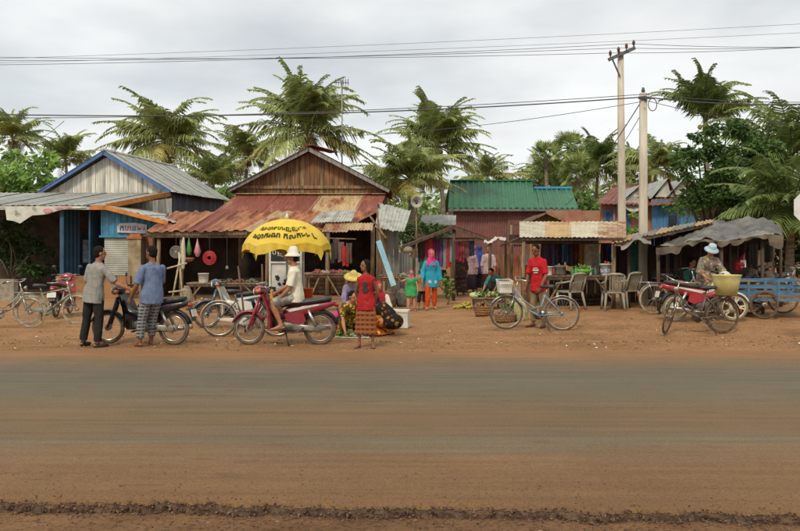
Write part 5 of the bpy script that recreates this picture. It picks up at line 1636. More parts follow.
    if bottom:
        c = MB(); g = .013
        if bkind == 'trousers':
            g = .010
            c.loft([(Pv + V((0, 0, -.06 * H)), lx, ly, .08 * k + g, .055 * k + g), (Pv, lx, ly, .095 * k + g * .7, .066 * k + g * .7), (Pv + Rl @ V((0, 0, .075 * H)), lx, ly, .086 * k + g * .5, .06 * k + g * .5)], 16)
            for i in (0, 1):
                pts = [hips[i], hips[i].lerp(knees[i], min(.5, bottom_len / 2))]; rs_ = [.056 * k + g, .05 * k + g]
                if bottom_len <= 1:
                    pts.append(hips[i].lerp(knees[i], bottom_len)); rs_.append(.044 * k + g * 1.5)
                else:
                    pts += [knees[i], knees[i].lerp(ank[i], min(.5, (bottom_len - 1) / 2)), knees[i].lerp(ank[i], bottom_len - 1)]; rs_ += [.038 * k + g, .037 * k + g, .03 * k + g * 1.2]
                c.tube(pts, rs_, 14)
            if hip is not None and hip < .5:
                c.ell(Pv + V((0, -.02 * H, .0)), (.115 * k, .09 * k, .09 * k), None, 16, 10)
            me = remesh(c, vox, 2, .010, sd + 5, 10, keep=.7)
            nm = 'trousers' if bottom_len > 1.2 else 'shorts'
        else:                                                     # skirt or sarong around both legs
            secs = [(Pv + Rl @ V((0, 0, .05 * H)), lx, ly, .08 * k, .05 * k), (Pv, lx, ly, .1 * k + g, .07 * k + g)]
            kc = (knees[0] + knees[1]) / 2; ac = (ank[0] + ank[1]) / 2
            ks = abs(knees[0].x - knees[1].x) / 2; as_ = abs(ank[0].x - ank[1].x) / 2
            d1 = (kc - Pv).normalized(); yk = d1.cross(V((1, 0, 0))).normalized() * -1
            flare = hem or .0
            secs.append((Pv.lerp(kc, .5), V((1, 0, 0)), yk, .1 * k + ks * .4 + g + flare * .3, .066 * k + g + flare * .4))
            secs.append((kc, V((1, 0, 0)), (yk + V((0, 1, 0))).normalized(), .05 * k + ks + g + flare * .6, .055 * k + g + abs(knees[0].y - knees[1].y) / 2 + flare * .8))
            f_ = bottom_len - 1
            ec = kc.lerp(ac, f_)
            secs.append((ec, V((1, 0, 0)), V((0, 1, 0)), .048 * k + as_ + g + flare, .055 * k + g + abs(ank[0].y - ank[1].y) / 2 + flare))
            c.loft(secs, 18)
            if hip is not None:
                c.ell(Pv + V((0, -.02 * H, .0)), (.11 * k, .09 * k, .08 * k), None, 16, 10)
            me = remesh(c, vox, 2, .010, sd + 5, 10, keep=.6)
            nm = 'skirt'
        me.materials.append(bottom); me.name = nm
        put(nm, me, t)
    if shoes:
        for i in (0, 1):
            fd = u(feet[i]); a = ank[i]; R_ = Matrix((fd.cross(V((0, 0, 1))), fd, V((0, 0, 1)))).transposed()
            if shoes is m_sandal:
                MB().ell(a + fd * .04 * H - V((0, 0, .04 * H)), (.03 * H, .083 * H, .006 * H), R_, 14, 5).build('sandal', shoes, t)
            else:
                MB().ell(a + fd * .038 * H - V((0, 0, .026 * H)), (.028 * H, .085 * H, .022 * H), R_, 14, 8).ell(a - V((0, 0, .008 * H)), (.025 * H, .03 * H, .028 * H), R_, 10, 8).build('shoe', shoes, t)
    if hair:
        hh = MB()
        if hair == 'bald':
            hh.ell(hd(0, -.014, .014), (.0475 * H, .05 * H, .05 * H), Rh, 16, 12)
        else:
            hh.ell(hd(0, -.0125, .021), (.0495 * H, .054 * H, .0545 * H), Rh, 16, 12)
            hh.ell(hd(0, -.026, -.008), (.044 * H, .036 * H, .042 * H), Rh, 14, 10)
        if hair in ('bob', 'long'):
            L_ = .075 if hair == 'bob' else .13
            for s in (-1, 1):
                hh.tube([hd(s * .042, -.004, .03), hd(s * .049, -.006, -.02), hd(s * .046, -.01, -L_ + .01)], [.014 * H, .015 * H, .011 * H], 8, rnd=True)
            hh.loft([(hd(0, -.03, .02), Rh @ V((1, 0, 0)), Rh @ V((0, 1, 0)), .047 * H, .032 * H), (hd(0, -.036, -.04), Rh @ V((1, 0, 0)), Rh @ V((0, 1, 0)), .05 * H, .026 * H), (hd(0, -.038, -L_), Rh @ V((1, 0, 0)), Rh @ V((0, 1, 0)), .042 * H, .018 * H)], 14)
        if hair == 'bun':
            hh.ell(hd(0, -.068, -.01), (.026 * H, .024 * H, .026 * H), Rh, 10, 8)
        me = remesh(hh, .008, 1, .0025, sd, 60, keep=.6)
        me.materials.append(m_hair if not isinstance(hair, tuple) else hair[1]); me.name = 'hair'
        put('hair', me, t)
    if scarf:
        sc = MB()
        sc.ell(hd(0, -.016, .014), (.055 * H, .062 * H, .064 * H), Rh, 18, 14)
        sc.loft([(hd(0, -.012, -.03), Rh @ V((1, 0, 0)), Rh @ V((0, 1, 0)), .052 * H, .055 * H), (nb + fzv * .03 * H + fy * .004, fx, fy, .055 * k, .054 * k), (nb - fzv * .015 * H, fx, fy, .095 * k, .062 * k), (nb - fzv * .07 * H, fx, fy, .118 * k, .078 * k), (nb - fzv * .105 * H + fy * .01, fx, fy, .112 * k, .083 * k)], 18)
        me = remesh(sc, vox, 2, .007, sd, 16, keep=.6)
        me.materials.append(scarf); me.name = 'headscarf'
        put('headscarf', me, t)
        # face showing through the cloth's opening
        fc = MB().ell(hd(0, .03, -.008), (.033 * H, .03 * H, .05 * H), Rh, 14, 10).ell(hd(0, .06, -.008), (.008 * H, .009 * H, .014 * H), Rh, 8, 6)
        f_ = remesh(fc, .006, 2, keep=.6); f_.materials.append(SKIN[skin]); f_.name = 'face'
        put('face', f_, t)
        for s in (-1, 1):
            MB().ell(hd(s * .016, .0585, .006), (.0065 * H, .004 * H, .004 * H), Rh, 8, 5).build('eye', m_eye, t)
        MB().ell(hd(0, .059, -.036), (.011 * H, .005 * H, .004 * H), Rh, 8, 5).build('mouth', m_lip, t)
    if hat:
        if hat == 'bucket':
            prof = [(0, .075), (.03, .073), (.046, .066), (.053, .045), (.056, .022), (.058, .018), (.075, .002), (.096, -.014), (.094, -.017), (.07, -.002), (.053, .01)]
        elif hat == 'tall':
            prof = [(0, .098), (.022, .098), (.038, .088), (.05, .058), (.057, .028), (.07, .012), (.09, -.006), (.088, -.009), (.066, .006), (.05, .02)]
        elif hat == 'straw':
            prof = [(0, .085), (.03, .08), (.05, .05), (.058, .02), (.09, .012), (.13, -.004), (.128, -.008), (.09, .004), (.05, .012)]
        Mh = Rh
        hm = MB().lathe([(r_ * H, z_ * H) for r_, z_ in prof], hd(0, -.006, .022), 26, Mh, cap=False)
        for i_, p_ in enumerate(hm.v):
            f_ = 1 + .012 * nz(p_[0] * 18, p_[1] * 18, p_[2] * 10)
            q = V(p_) - hc; hm.v[i_] = tuple(hc + q * f_)
        hm.build('hat', hat_m, t, fix=True)
    t['joints'] = 0
    del t['joints']
    return dict(root=t, M=WM(t), hand=wri, nb=nb, hips=hips, knees=knees, ank=ank, hc=hc, Pv=Pv, fx=fx, fy=fy, fz=fzv, H=H)

def JW(p, v):
    return p['M'] @ v

c_grey = cloth('grey_shirt', '#8d8b86', '#75736f')
c_blue = cloth('blue_shirt', '#6c7a97', '#56647f')
c_white = cloth('white_tee', '#d6cfba', '#bdb59f')
c_blk = cloth('black_trousers', '#2b2a2b', '#1e1d1e')
c_check = checks('check_trousers', '#33363f', '#6b7076', '#878a88', 22)
c_shorts = mat('stone_shorts', '#85807a', '#5f5c58', scale=14, rough=.9, c3='#a09a92')
c_red = cloth('red_top', '#a5272b', '#861e22')
c_redtee = cloth('red_tee', '#b3232a', '#901b21')
c_plaid = checks('plaid_skirt', '#74401f', '#4e2818', '#8f5428', 16)
c_pink = cloth('pink_cloth', '#c0447c', '#a13365')
c_teal = floral('teal_print', '#2f8fa8', ['#2f8fa8', '#2f8fa8', '#b8b5b0', '#2f8fa8', '#8a5a50'], 7, .3)
c_orange = floral('orange_print', '#c94a20', ['#c94a20', '#d88a68', '#c94a20', '#a53818'], 9, .35)
c_lav = cloth('lavender_cloth', '#8d86a3', '#736c8a')
c_yfl = floral('yellow_flower_print', '#5b4c1c', ['#b8962c', '#2a2618', '#a5852a', '#6e2f20', '#c2a83e'], 17, .45)
c_dkfl = floral('dark_flower_print', '#241b18', ['#241b18', '#8a6a30', '#241b18', '#6b3a22', '#241b18'], 13, .42)
c_orfl = floral('orange_flower_print', '#a55a22', ['#c98a2c', '#7a2e1c', '#d0a84a', '#5b3018'], 14, .45)
c_fl2 = floral('purple_yellow_print', '#7a6e62', ['#a8a03a', '#6a4a6e', '#4f6a3c', '#b3ab90', '#7d4a5a'], 22, .45)
c_khaki = cloth('khaki', '#8a7a58', '#6e6146')
c_green = cloth('mint_green', '#3f9a5c', '#327d4a')
c_dusk = cloth('dusty_mauve', '#a88c92', '#8a7076')
c_navy = cloth('navy_veil', '#384482', '#2a3568')
c_brown = floral('brown_print', '#4a3833', ['#4a3833', '#6b5a52', '#4a3833', '#7a4a48'], 12, .4)
c_dark = cloth('dark_cloth', '#353034', '#272327')
c_peach = cloth('peach_cloth', '#c08a74', '#a5725e')
m_whitehat = cloth('white_hat', '#d8d4c4', '#c4bfae')
m_bluehat = cloth('pale_blue_hat', '#a9bcc6', '#90a5b0')
m_straw = mat('yellow_straw', '#cdb968', '#b09a4c', scale=20, rough=.85, bump=.3)

def yaw_of(dx, dy):
    return math.atan2(-dx, dy)

# man in grey shirt, back to the road, one hand on the black motorbike's handlebar
pA = person('man in grey shirt and black trousers holding the black motorbike handlebar', wx(94, 13.55), 13.55, yaw_of(.5, .85), 1.70, lean=.05, side=.10, hunch=.06,
            arms=(((.55, .35, -.8), (.78, .5, -.4)), ((-.2, -.05, -1), (-.06, .15, -1))), legs=(((.03, .05, -1), (-.03, -.06, -1)), ((-.2, -.02, -1), (-.14, -.08, -1))), head=(rad(-30), .02), skin='a', shirt=c_grey, sleeve=.9, shirt_len=.085, loose=.018, bottom=c_blk, bottom_len=1.93, hair='short', shoes=mat('black_shoe', '#2b2624', '#1d1a18', rough=.6), fit=.98)
# man in blue shirt leaning on the black motorbike
pB = person('man in blue shirt and checked trousers leaning on the black motorbike seat', wx(152, 13.5), 13.5, yaw_of(-.78, .62), 1.72, lean=-.10, hunch=.14,
            arms=(((.2, .35, -.9), (.1, .9, -.3)), ((-.25, .2, -.95), (-.05, .6, -.85))), legs=(((.08, .34, -1), (.03, .22, -1)), ((-.06, .30, -1), (-.0, .16, -1))), head=(rad(14), .02), skin='c', shirt=c_blue, sleeve=.9, shirt_len=.085, loose=.016, bottom=c_check, bottom_len=1.8, hair='short', feet=((.3, 1, 0), (.1, 1, 0)), fit=.98)
# rider on the red motorbike (facing along the road)
mr_ = MOTO['red']
pC = person('rider in white bucket hat, white tee and stone shorts on dark red motorbike', wx(295.5, 13.78), 13.78, rad(90), 1.66, hip=.835, lean=-.02, hunch=.12, dz=mr_.location.z,
            arms=(((.3, .5, -.9), (-.05, .85, -.5)), ((-.16, .22, -1), (.0, .75, -.75))), legs=(((.42, 1, -.28), (.05, -.42, -1)), ((-.42, 1, -.28), (-.05, -.42, -1))), feet=((.25, 1, -.05), (-.25, 1, -.05)), head=(0, .05), skin='a', shirt=c_white, sleeve=.85, shirt_len=.055, loose=.02, bottom=c_shorts, bottom_len=.98, hair='short', hat='tall', hat_m=m_whitehat, shoes=m_sandal, fit=.98)
# girl in red sleeveless top
pD = person('girl in red sleeveless top and brown plaid skirt standing on the verge', wx(366, 13.35), 13.35, rad(180 - 8), 1.46, lean=-.02, hunch=.02, fem=True,
            arms=(((.3, -.3, -1), (-.3, -.35, -.8)), ((-.3, -.3, -1), (.3, -.35, -.8))), legs=(((.08, .02, -1), (.03, -.03, -1)), ((-.08, .02, -1), (-.03, -.03, -1))), head=(rad(-52), 0), skin='c', shirt=c_red, sleeve=.0, shirt_len=.10, loose=.012, bottom=c_plaid, bottom_len=1.55, bkind='skirt', hem=.005, hair='bob', shoes=m_sandal, fit=.80)
# squatting traders
SQ = (((.35, 1, .12), (.05, -.45, -1)), ((-.35, 1, .12), (-.05, -.45, -1)))
pE = person('woman in yellow floral blouse squatting over goods laid on the ground', wx(349, 15.4), 15.4, yaw_of(.25, -1), 1.56, hip=.27, lean=.5, hunch=.25, fem=True, arms=(((.15, .55, -.9), (-.1, .5, -.9)), ((-.15, .55, -.9), (.1, .7, -.8))), legs=SQ, head=(rad(25), -.05), skin='b', shirt=c_yfl, sleeve=.9, shirt_len=.04, bottom=c_yfl, bottom_len=1.7, bkind='trousers', hair='bun')
pE2 = person('woman in bright pink blouse squatting behind the dark red motorbike wheel', wx(339.5, 15.7), 15.7, yaw_of(.9, -.5), 1.52, hip=.27, lean=.55, hunch=.3, fem=True, arms=(((.15, .55, -.9), (-.1, .5, -.9)), ((-.15, .55, -.9), (.1, .7, -.8))), legs=SQ, head=(0, -.2), skin='b', shirt=c_pink, sleeve=1.3, bottom=c_dark, bottom_len=1.8, hair='bun')
pF = person('seated trader in lavender with yellow straw hat among squatting women', wx(353, 17.0), 17.0, yaw_of(.1, -1), 1.58, hip=.48, lean=.3, hunch=.3, fem=True, arms=(((.2, .5, -.9), (-.1, .6, -.8)), ((-.2, .5, -.9), (.1, .6, -.8))), legs=(((.3, 1, -.15), (0, -.05, -1)), ((-.3, 1, -.15), (0, -.05, -1))), head=(0, -.25), skin='b', shirt=c_lav, sleeve=1.5, bottom=c_lav, bottom_len=1.85, hair='short', hat='straw', hat_m=m_straw)
pG = person('child in red cap and white shirt squatting behind the girl in red', wx(378, 15.9), 15.9, yaw_of(.2, -1), 1.4, hip=.36, lean=.12, hunch=.1, arms=(((.2, .5, -.9), (-.1, .6, -.8)), ((-.2, .5, -.9), (.1, .6, -.8))), legs=SQ, head=(0, -.1), skin='b', shirt=cloth('white_shirt2', '#c9c2b8', '#a9a29a'), sleeve=1.2, bottom=cloth('rust_red_cloth', '#9a2f2c', '#7d2421'), bottom_len=1.8, hair=None, scarf=cloth('red_scarf', '#b0303a', '#8f242d'))
pH = person('squatting woman with dark flowered veil over her back and head', wx(392, 15.3), 15.3, yaw_of(-.7, .55), 1.56, hip=.26, lean=.5, hunch=.55, fem=True, arms=(((.15, .7, -.8), (-.1, .8, -.6)), ((-.15, .7, -.8), (.1, .8, -.6))), legs=SQ, head=(0, -.1), skin='b', shirt=c_dkfl, sleeve=1.5, loose=.04, shirt_len=.03, bottom=c_orfl, bottom_len=1.8, bkind='skirt', hem=.05, hair=None, scarf=cloth('black_scarf', '#1f1a1b', '#151213'))
# walking woman and child
pI = person('walking woman in pink headscarf, teal top and orange flowered trousers', wx(431, 21.4), 21.4, yaw_of(.12, -1), 1.62, lean=.03, fem=True, arms=(((.3, .1, -1), (.15, .6, -.8)), ((-.3, -.05, -1), (-.15, .2, -1))), legs=(((.05, .2, -1), (.02, -.05, -1)), ((-.05, -.12, -1), (-.02, -.22, -1))), head=(rad(20), -.02), skin='b', shirt=c_teal, sleeve=1.9, shirt_len=.15, loose=.018, bottom=c_orange, bottom_len=1.9, hair=None, scarf=c_pink, shoes=m_sandal, fit=.92, vox=.013)
pJ = person('child in pink headscarf and mint green dress beside walking woman', wx(411.5, 21.0), 21.0, yaw_of(-.1, -1), 1.08, lean=.03, fem=True, arms=(((.8, .3, -.3), (.4, .5, .6)), ((-.3, .2, -1), (-.1, .5, -.8))), legs=(((.08, .08, -1), (.02, -.05, -1)), ((-.08, -.03, -1), (-.02, -.1, -1))), skin='b', shirt=c_green, sleeve=.2, shirt_len=.16, loose=.03, bottom=c_peach, bottom_len=1.9, hair=None, scarf=floral('pink_orange_scarf', '#b8587a', ['#b8587a', '#c98a6e', '#a84a70'], 16, .4), shoes=m_sandal, vox=.012)
# shoppers further in
pK = person('shopper in dusty pink headscarf and grey top at the clothes stall', wx(470.5, 28), 28, yaw_of(.2, -1), 1.6, fem=True, shirt=c_dusk, sleeve=1.6, bottom=c_dark, bottom_len=1.9, bkind='skirt', hem=.04, hair=None, scarf=c_dusk, vox=.017, shirt_len=.14, loose=.03)
pL = person('shopper under a navy blue veil at the clothes stall', wx(479.5, 28.6), 28.6, yaw_of(.3, 1), 1.6, fem=True, shirt=c_navy, sleeve=1.6, bottom=c_dark, bottom_len=1.9, bkind='skirt', hem=.04, hair=None, scarf=c_navy, vox=.017, shirt_len=.16, loose=.05)
pM = person('bare-headed shopper in mauve blouse near the produce stand', wx(488.5, 27.6), 27.6, yaw_of(-.2, -1), 1.58, fem=True, shirt=cloth('mauve_blouse', '#b39e9c', '#94807f'), sleeve=1.4, bottom=cloth('wine_skirt', '#5a2e30', '#442224'), bottom_len=1.9, bkind='skirt', hem=.03, hair='bun', vox=.017, shirt_len=.13, loose=.03)
pN = person('shopper in brown patterned robe beneath the hanging clothes', wx(460.5, 27), 27, yaw_of(.4, 1), 1.55, fem=True, shirt=c_brown, sleeve=1.5, bottom=c_brown, bottom_len=1.9, bkind='skirt', hem=.05, hair='bun', vox=.017, shirt_len=.16, loose=.03)
pO = person('trader in teal shirt bending low behind the produce stand', wx(499, 22.6), 22.6, yaw_of(-.6, -.8), 1.55, hip=.42, lean=.5, hunch=.4, fem=True, arms=(((.15, .6, -.8), (-.1, .7, -.6)), ((-.15, .6, -.8), (.1, .7, -.6))), legs=(((.3, 1, -.1), (0, -.1, -1)), ((-.3, 1, -.1), (0, -.1, -1))), head=(0, -.3), shirt=cloth('teal_shirt', '#3f7a78', '#32605f'), sleeve=1.2, bottom=c_dark, bottom_len=1.9, hair='bun', vox=.014)
# man in red shirt looking down at the bicycle
pP = person('man in red tee and khaki trousers standing behind the basket bicycle', wx(538.5, 16.15), 16.15, yaw_of(-.72, -.7), 1.68, lean=.03, hunch=.1, arms=(((.16, .12, -1), (.0, .3, -1)), ((-.2, .1, -1), (.15, .45, -.9))), legs=(((.05, .06, -1), (.02, -.03, -1)), ((-.05, 0, -1), (-.02, -.06, -1))), head=(rad(10), -.35), skin='c', shirt=c_redtee, sleeve=.85, shirt_len=.1, loose=.02, bottom=c_khaki, bottom_len=1.9, hair='short', shoes=m_sandal, fit=.87)
# woman with the pale blue hat behind the red and white motorbike
pQ = person('woman in pale blue bucket hat and flowered shirt behind red motorbike', wx(707, 16.85), 16.85, yaw_of(.1, -1), 1.56, lean=.1, hunch=.22, fem=True, arms=(((.35, .35, -.9), (-.15, .8, -.45)), ((-.35, .35, -.9), (.15, .8, -.35))), head=(0, -.45), skin='b', shirt=c_fl2, sleeve=1.5, shirt_len=.12, loose=.03, bottom=c_dark, bottom_len=1.9, hair='short', hat='bucket', hat_m=m_bluehat, fit=1.0)
pR = person('trader in dark green seated in the shade of the tarp stall', wx(686, 19.2), 19.2, yaw_of(.5, -1), 1.55, hip=.5, lean=.2, hunch=.2, fem=True, legs=(((.3, 1, -.1), (0, -.1, -1)), ((-.3, 1, -.1), (0, -.1, -1))), arms=(((.2, .5, -.9), (-.1, .7, -.6)), ((-.2, .5, -.9), (.1, .7, -.6))), shirt=cloth('dark_green_shirt', '#3c6a58', '#2d5243'), sleeve=1.0, bottom=c_dark, bottom_len=1.9, hair='bun', vox=.014)

pS = person('small child in tan shirt held between walking woman and headscarf child', wx(421.5, 21.8), 21.8, yaw_of(.2, -1), 1.12, skin='b', arms=(((.3, .2, -1), (.1, .5, -.8)), ((-.7, .2, -.4), (-.5, .3, .3))), shirt=cloth('tan_shirt', '#a08064', '#84684f'), sleeve=.9, bottom=c_dark, bottom_len=1.5, hair='short', vox=.013)
pT = person('shopper in violet headscarf with back turned behind the navy veil', wx(474.5, 29.6), 29.6, yaw_of(-.3, 1), 1.6, fem=True, shirt=cloth('violet_blouse', '#7a6a8e', '#625474'), sleeve=1.6, bottom=c_brown, bottom_len=1.9, bkind='skirt', hem=.04, hair=None, scarf=cloth('violet_scarf', '#6e5a86', '#574670'), vox=.018, shirt_len=.14, loose=.03)
# ------------------------------------------------------------------ prints on the clothes
def on_torso(p, x, z, front=1, g=.07):
    H = p['H']
    return p['nb'] + p['fx'] * x + p['fz'] * z + p['fy'] * (front * g * H)
m_print = mat('dark_print', '#2f2a2a', '#241f20', rough=.8)
pr = MB()
for cz, r_ in ((-.16, .052), (-.25, .062)):
    ring = []
    for k_ in range(16):
        a_ = k_ * PI / 8
        x_, z_ = r_ * math.cos(a_) * (1 + .15 * math.sin(3 * a_)), cz + r_ * .85 * math.sin(a_)
        ring.append(on_torso(pD, x_ * .85, z_, 1, .068))
    pr.add(ring, [tuple(range(16))])
    pr.add([q - pD['fy'] * .03 for q in ring], [tuple(range(16))])
pr.build('shirt_print', m_print, pD['root'])
m_wprint = mat('white_print', '#cfc9c0', '#b5aea5', rough=.8)
for dx_, dz_, w_, h_ in ((-.03, -.2, .1, .018), (-.03, -.24, .13, .03), (-.03, -.29, .09, .02)):
    MB().box(on_torso(pP, dx_, dz_, 1, .07), (w_, .03, h_)).build('shirt_print', m_wprint, pP['root'])

# plastic bag held by the man in grey
hnd = JW(pA, pA['hand'][1])
bg = thing('plastic_bag', 'clear plastic bag with yellow contents in the grey-shirted man\'s hand', 'bag', hnd + V((-.02, -.03, -.35)))
m_clear = mat('clear_plastic', '#cfcdc2', '#b8b5a8', rough=.25, trans=.35)
MB().tube([(0, 0, .26), (0, 0, .2), (.0, 0, .15), (0, 0, .06), (0, 0, .0)], [.008, .02, .075, .1, .06], 10, rnd=True, flat=.6).build('bag', m_clear, bg)
MB().ell((.03, -.03, .02), (.06, .055, .055)).build('fruit', mat('yellow_fruit', '#cfc63e', '#b3a62e'), bg)

# ------------------------------------------------------------------ goods
m_wicker = mat('wicker', '#a07a4a', '#6e5030', scale=30, rough=.9, bump=.5)
m_redpl = mat('red_plastic', '#a8242a', '#8a1c21', rough=.4)
m_orpl = mat('orange_plastic', '#c04a22', '#a03c1b', rough=.4)
m_greenveg = mat('leaf_vegetable', '#6d8a3f', '#40602a', scale=12, rough=.7, vary=.2)
m_paleveg = mat('pale_cabbage', '#a5b083', '#7d8a58', scale=12, rough=.7, vary=.2)
def bucket(label, px, D, z=None, r=.15, h=.26, m=None, x=None, group=None, items=None, name='bucket', lidm=None):
    x = wx(px, D) if x is None else x
    z = gz(x, D) if z is None else z
    t = thing(name, label, 'bucket', (x, D, z), 0, group)
    MB().lathe([(0, .0), (r * .82, 0), (r * .86, .02), (r * .97, h * .93), (r * 1.05, h * .94), (r * 1.05, h), (r * .93, h), (r * .8, .03), (0, .03)], n=18, cap=False).build('pail', m, t)
    MB().tube([(r * math.cos(a), -r * .5 * math.sin(a) , h * .95 - r * .6 * math.sin(a)) for a in [PI * k / 10 for k in range(11)]], .006, 5).build('handle', m_steel, t)
    if lidm:
        MB().lathe([(0, h + .02), (r * 1.05, h + .015), (r * 1.08, h - .015), (r * 1.0, h - .015)], n=18, cap=False).build('lid', lidm, t)
    return t
def basket(label, px, D, r=.22, h=.18, z=None, fill=None, nf=40, fr=.045, group='market baskets', m=None, x=None, leafy=False, cat='basket'):
    x = wx(px, D) if x is None else x
    z = gz(x, D) if z is None else z
    t = thing('basket', label, cat, (x, D, z), 0, group)
    b = MB().lathe([(0, .01), (r * .8, 0), (r * .92, h * .5), (r, h), (r * 1.03, h + .015), (r * .97, h + .015), (r * .9, h * .5), (r * .78, .03), (0, .03)], n=20, cap=False)
    for k in range(1, 5):
        rr_ = r * (.83 + .17 * k / 4)
        b.tube([(rr_ * math.cos(a), rr_ * math.sin(a), h * k / 4) for a in [2 * PI * j / 20 for j in range(20)]], .012, 5, closed=True)
    b.build('weave', m or m_wicker, t)
    if fill:
        R_ = random.Random(int(px * 7))
        f = MB()
        for i in range(nf):
            a, q = R_.uniform(0, 6.28), r * .9 * math.sqrt(R_.random())
            c = V((q * math.cos(a), q * math.sin(a), h * .9 + (1 - (q / r) ** 2) * h * .6 * R_.uniform(.5, 1)))
            if leafy:
                leaf_blob(f, c, (.06, .06, .05), 7, .12, R_, hang=-.2)
            else:
                f.ell(c, (fr * R_.uniform(.8, 1.2), fr * R_.uniform(.8, 1.2), fr * R_.uniform(.7, 1)), None, 7, 5)
        tag(f.build('produce', fill, t, fix=False), kind='stuff')
    return t
def table(name, label, px0, px1, D, top, depth=.7, m=None, cat='table', n=4, legs=True, shelf=False, z0=None):
    x0_, x1_ = wx(px0, D), wx(px1, D)
    c = (x0_ + x1_) / 2
    g = gz(c, D)
    t = thing(name, label, cat, (c, D, g), 0)
    w = x1_ - x0_; h = wz(top, D) - g
    m = m or m_wood
    for i in range(n):
        MB().box((0, (i + .5) * depth / n, h - .015 + .004 * (i % 2)), (w, depth / n - .01, .03)).build('top_plank', m, t)
    MB().box((0, .04, h - .07), (w - .06, .04, .08)).build('apron', m_wood3, t)
    if legs:
        for sx in (-1, 1):
            for sy in (.06, depth - .06):
                MB().box((sx * (w / 2 - .08), sy, (h - .03) / 2 - .02), (.06, .06, h + .01)).build('leg', m, t)
        MB().bar((-w / 2 + .08, .05, .12), (-w / 2 + .45, .05, h - .06), .035, .05, up=(0, 1, 0)).build('brace', m, t)
        MB().bar((w / 2 - .08, .03, .15), (w / 2 - .55, .03, h - .06), .035, .05, up=(0, 1, 0)).build('brace', m, t)
    if shelf:
        MB().box((0, depth / 2, .25), (w - .1, depth - .05, .03)).build('shelf', m_wood3, t)
    t['h'] = 0.0
    del t['h']
    return t, g + h
def heap(name, label, cat, x, y, z, r, n, s, m, seed, group=None, flat=.5, leafy=False):
    R_ = random.Random(seed)
    f = MB()
    for i in range(n):
        a, q = R_.uniform(0, 6.28), r * math.sqrt(R_.random())
        hh = (1 - (q / r) ** 2) * r * flat
        c = V((q * math.cos(a), q * math.sin(a) * .8, s * .5 + hh * R_.random()))
        if leafy:
            leaf_blob(f, c, (s, s, s * .7), 8, s * 1.6, R_, hang=-.2)
        else:
            f.ell(c, (s * R_.uniform(.7, 1.2), s * R_.uniform(.7, 1.2), s * R_.uniform(.6, .9)), None, 7, 5)
    o = f.build(name, m, fix=False)
    o.location = (x, y, z)
    return tag(o, label, cat, group, kind='stuff')
def sack(label, px, D, h=.7, r=.24, m=None, z=None):
    x = wx(px, D); z = gz(x, D) if z is None else z
    t = thing('sack', label, 'sack', (x, D, z), 0, 'sacks at the stalls')
    b = MB().tube([(0, 0, .0), (.01, 0, .06), (.02, 0, h * .45), (0, 0, h * .8), (.02, 0, h * .93), (.03, 0, h)], [r * .85, r, r * 1.05, r * .8, r * .35, r * .5], 14, flat=.8)
    me = remesh(b, .02, 3, .012, px, 9)
    me.materials.append(m); me.name = 'bag'
    put('bag', me, t)
    return t
def hang_cloth(label, px, D, y0, y1, w, m, group='clothes on the stall rail', seed=0, name='hanging_cloth', cat='cloth'):
    a = P(px, y0, D); h = wz(y0, D) - wz(y1, D)
    def fn(u_, v_):
        f = .03 * math.sin(u_ * 9 + seed) * (.4 + v_) + .02 * nz(u_ * 5 + seed, v_ * 3)
        ww = w * (1 - .12 * math.sin(v_ * PI) * (1 if seed % 2 else -1))
        return a + V(((u_ - .5) * ww, f, -v_ * h * (1 + .03 * math.sin(u_ * 7 + seed))))
    b = MB().grid(fn, 10, 8, smooth=True)
    b.grid(lambda u_, v_: fn(u_, v_) + V((0, .015, 0)), 10, 8, smooth=True)
    o = b.build(name, m)
    return tag(o, label, cat, group)

# --- umbrella over the rider
UD = 16.9
ux, uz = wx(287, UD), wz(216.5, UD)
um = thing('market_umbrella', 'yellow market umbrella with black lettering above the rider', 'umbrella', (ux, UD, gz(ux, UD)), rad(11))
zt = uz - um.location.z
m_yel = mat('yellow_canvas', '#d9bd3c', '#c2a22a', scale=3, rough=.75, c3='#cdb045', bump=.1)
R_u, rise = .93, .58
def canopy(a, q, off=0.0):
    """a: angle, q: 0 at the top to 1 at the rim; sags between the ribs"""
    k = (a / (PI / 4)) % 1.0
    sagv = math.sin(k * PI)
    r_ = R_u * math.sin(q * 1.25) / math.sin(1.25) * (1 - .05 * sagv * q)
    z_ = zt - .05 - rise * (1 - math.cos(q * 1.25)) / (1 - math.cos(1.25)) + .07 * sagv * q ** 3
    return V(((r_ + off) * math.cos(a), (r_ + off) * math.sin(a), z_ + off * .6))
cn = MB()
NA, NQ = 48, 8
cn.add([canopy(2 * PI * i / NA, j / NQ) for j in range(NQ + 1) for i in range(NA)], [(j * NA + i, j * NA + (i + 1) % NA, (j + 1) * NA + (i + 1) % NA, (j + 1) * NA + i) for j in range(NQ) for i in range(NA)], True)
cn.build('canopy', m_yel, um, fix=False)
vl = MB()
def val(a, v_):
    p = canopy(a, 1.0)
    k = (a / (PI / 4)) % 1.0
    L_ = .10 + .09 * abs(math.sin(a * 2.5 + 1)) + .04 * nz(a * 3, 2) + (.12 if k < .08 or k > .92 else 0)
    return p + V((.03 * v_ * math.cos(a) * math.sin(a * 24), .03 * v_ * math.sin(a) * math.sin(a * 24), -L_ * v_))
NV = 96
vl.add([val(2 * PI * i / NV, j / 3) for j in range(4) for i in range(NV)], [(j * NV + i, j * NV + (i + 1) % NV, (j + 1) * NV + (i + 1) % NV, (j + 1) * NV + i) for j in range(3) for i in range(NV)], True)
vl.build('valance', m_yel, um, fix=False)
MB().tube([(0, 0, 0), (0, 0, zt - .04)], .022, 8).build('pole', m_alu, um)
MB().lathe([(.0, zt + .07), (.02, zt + .05), (.03, zt), (.05, zt - .05)], n=10).build('finial', m_white, um)
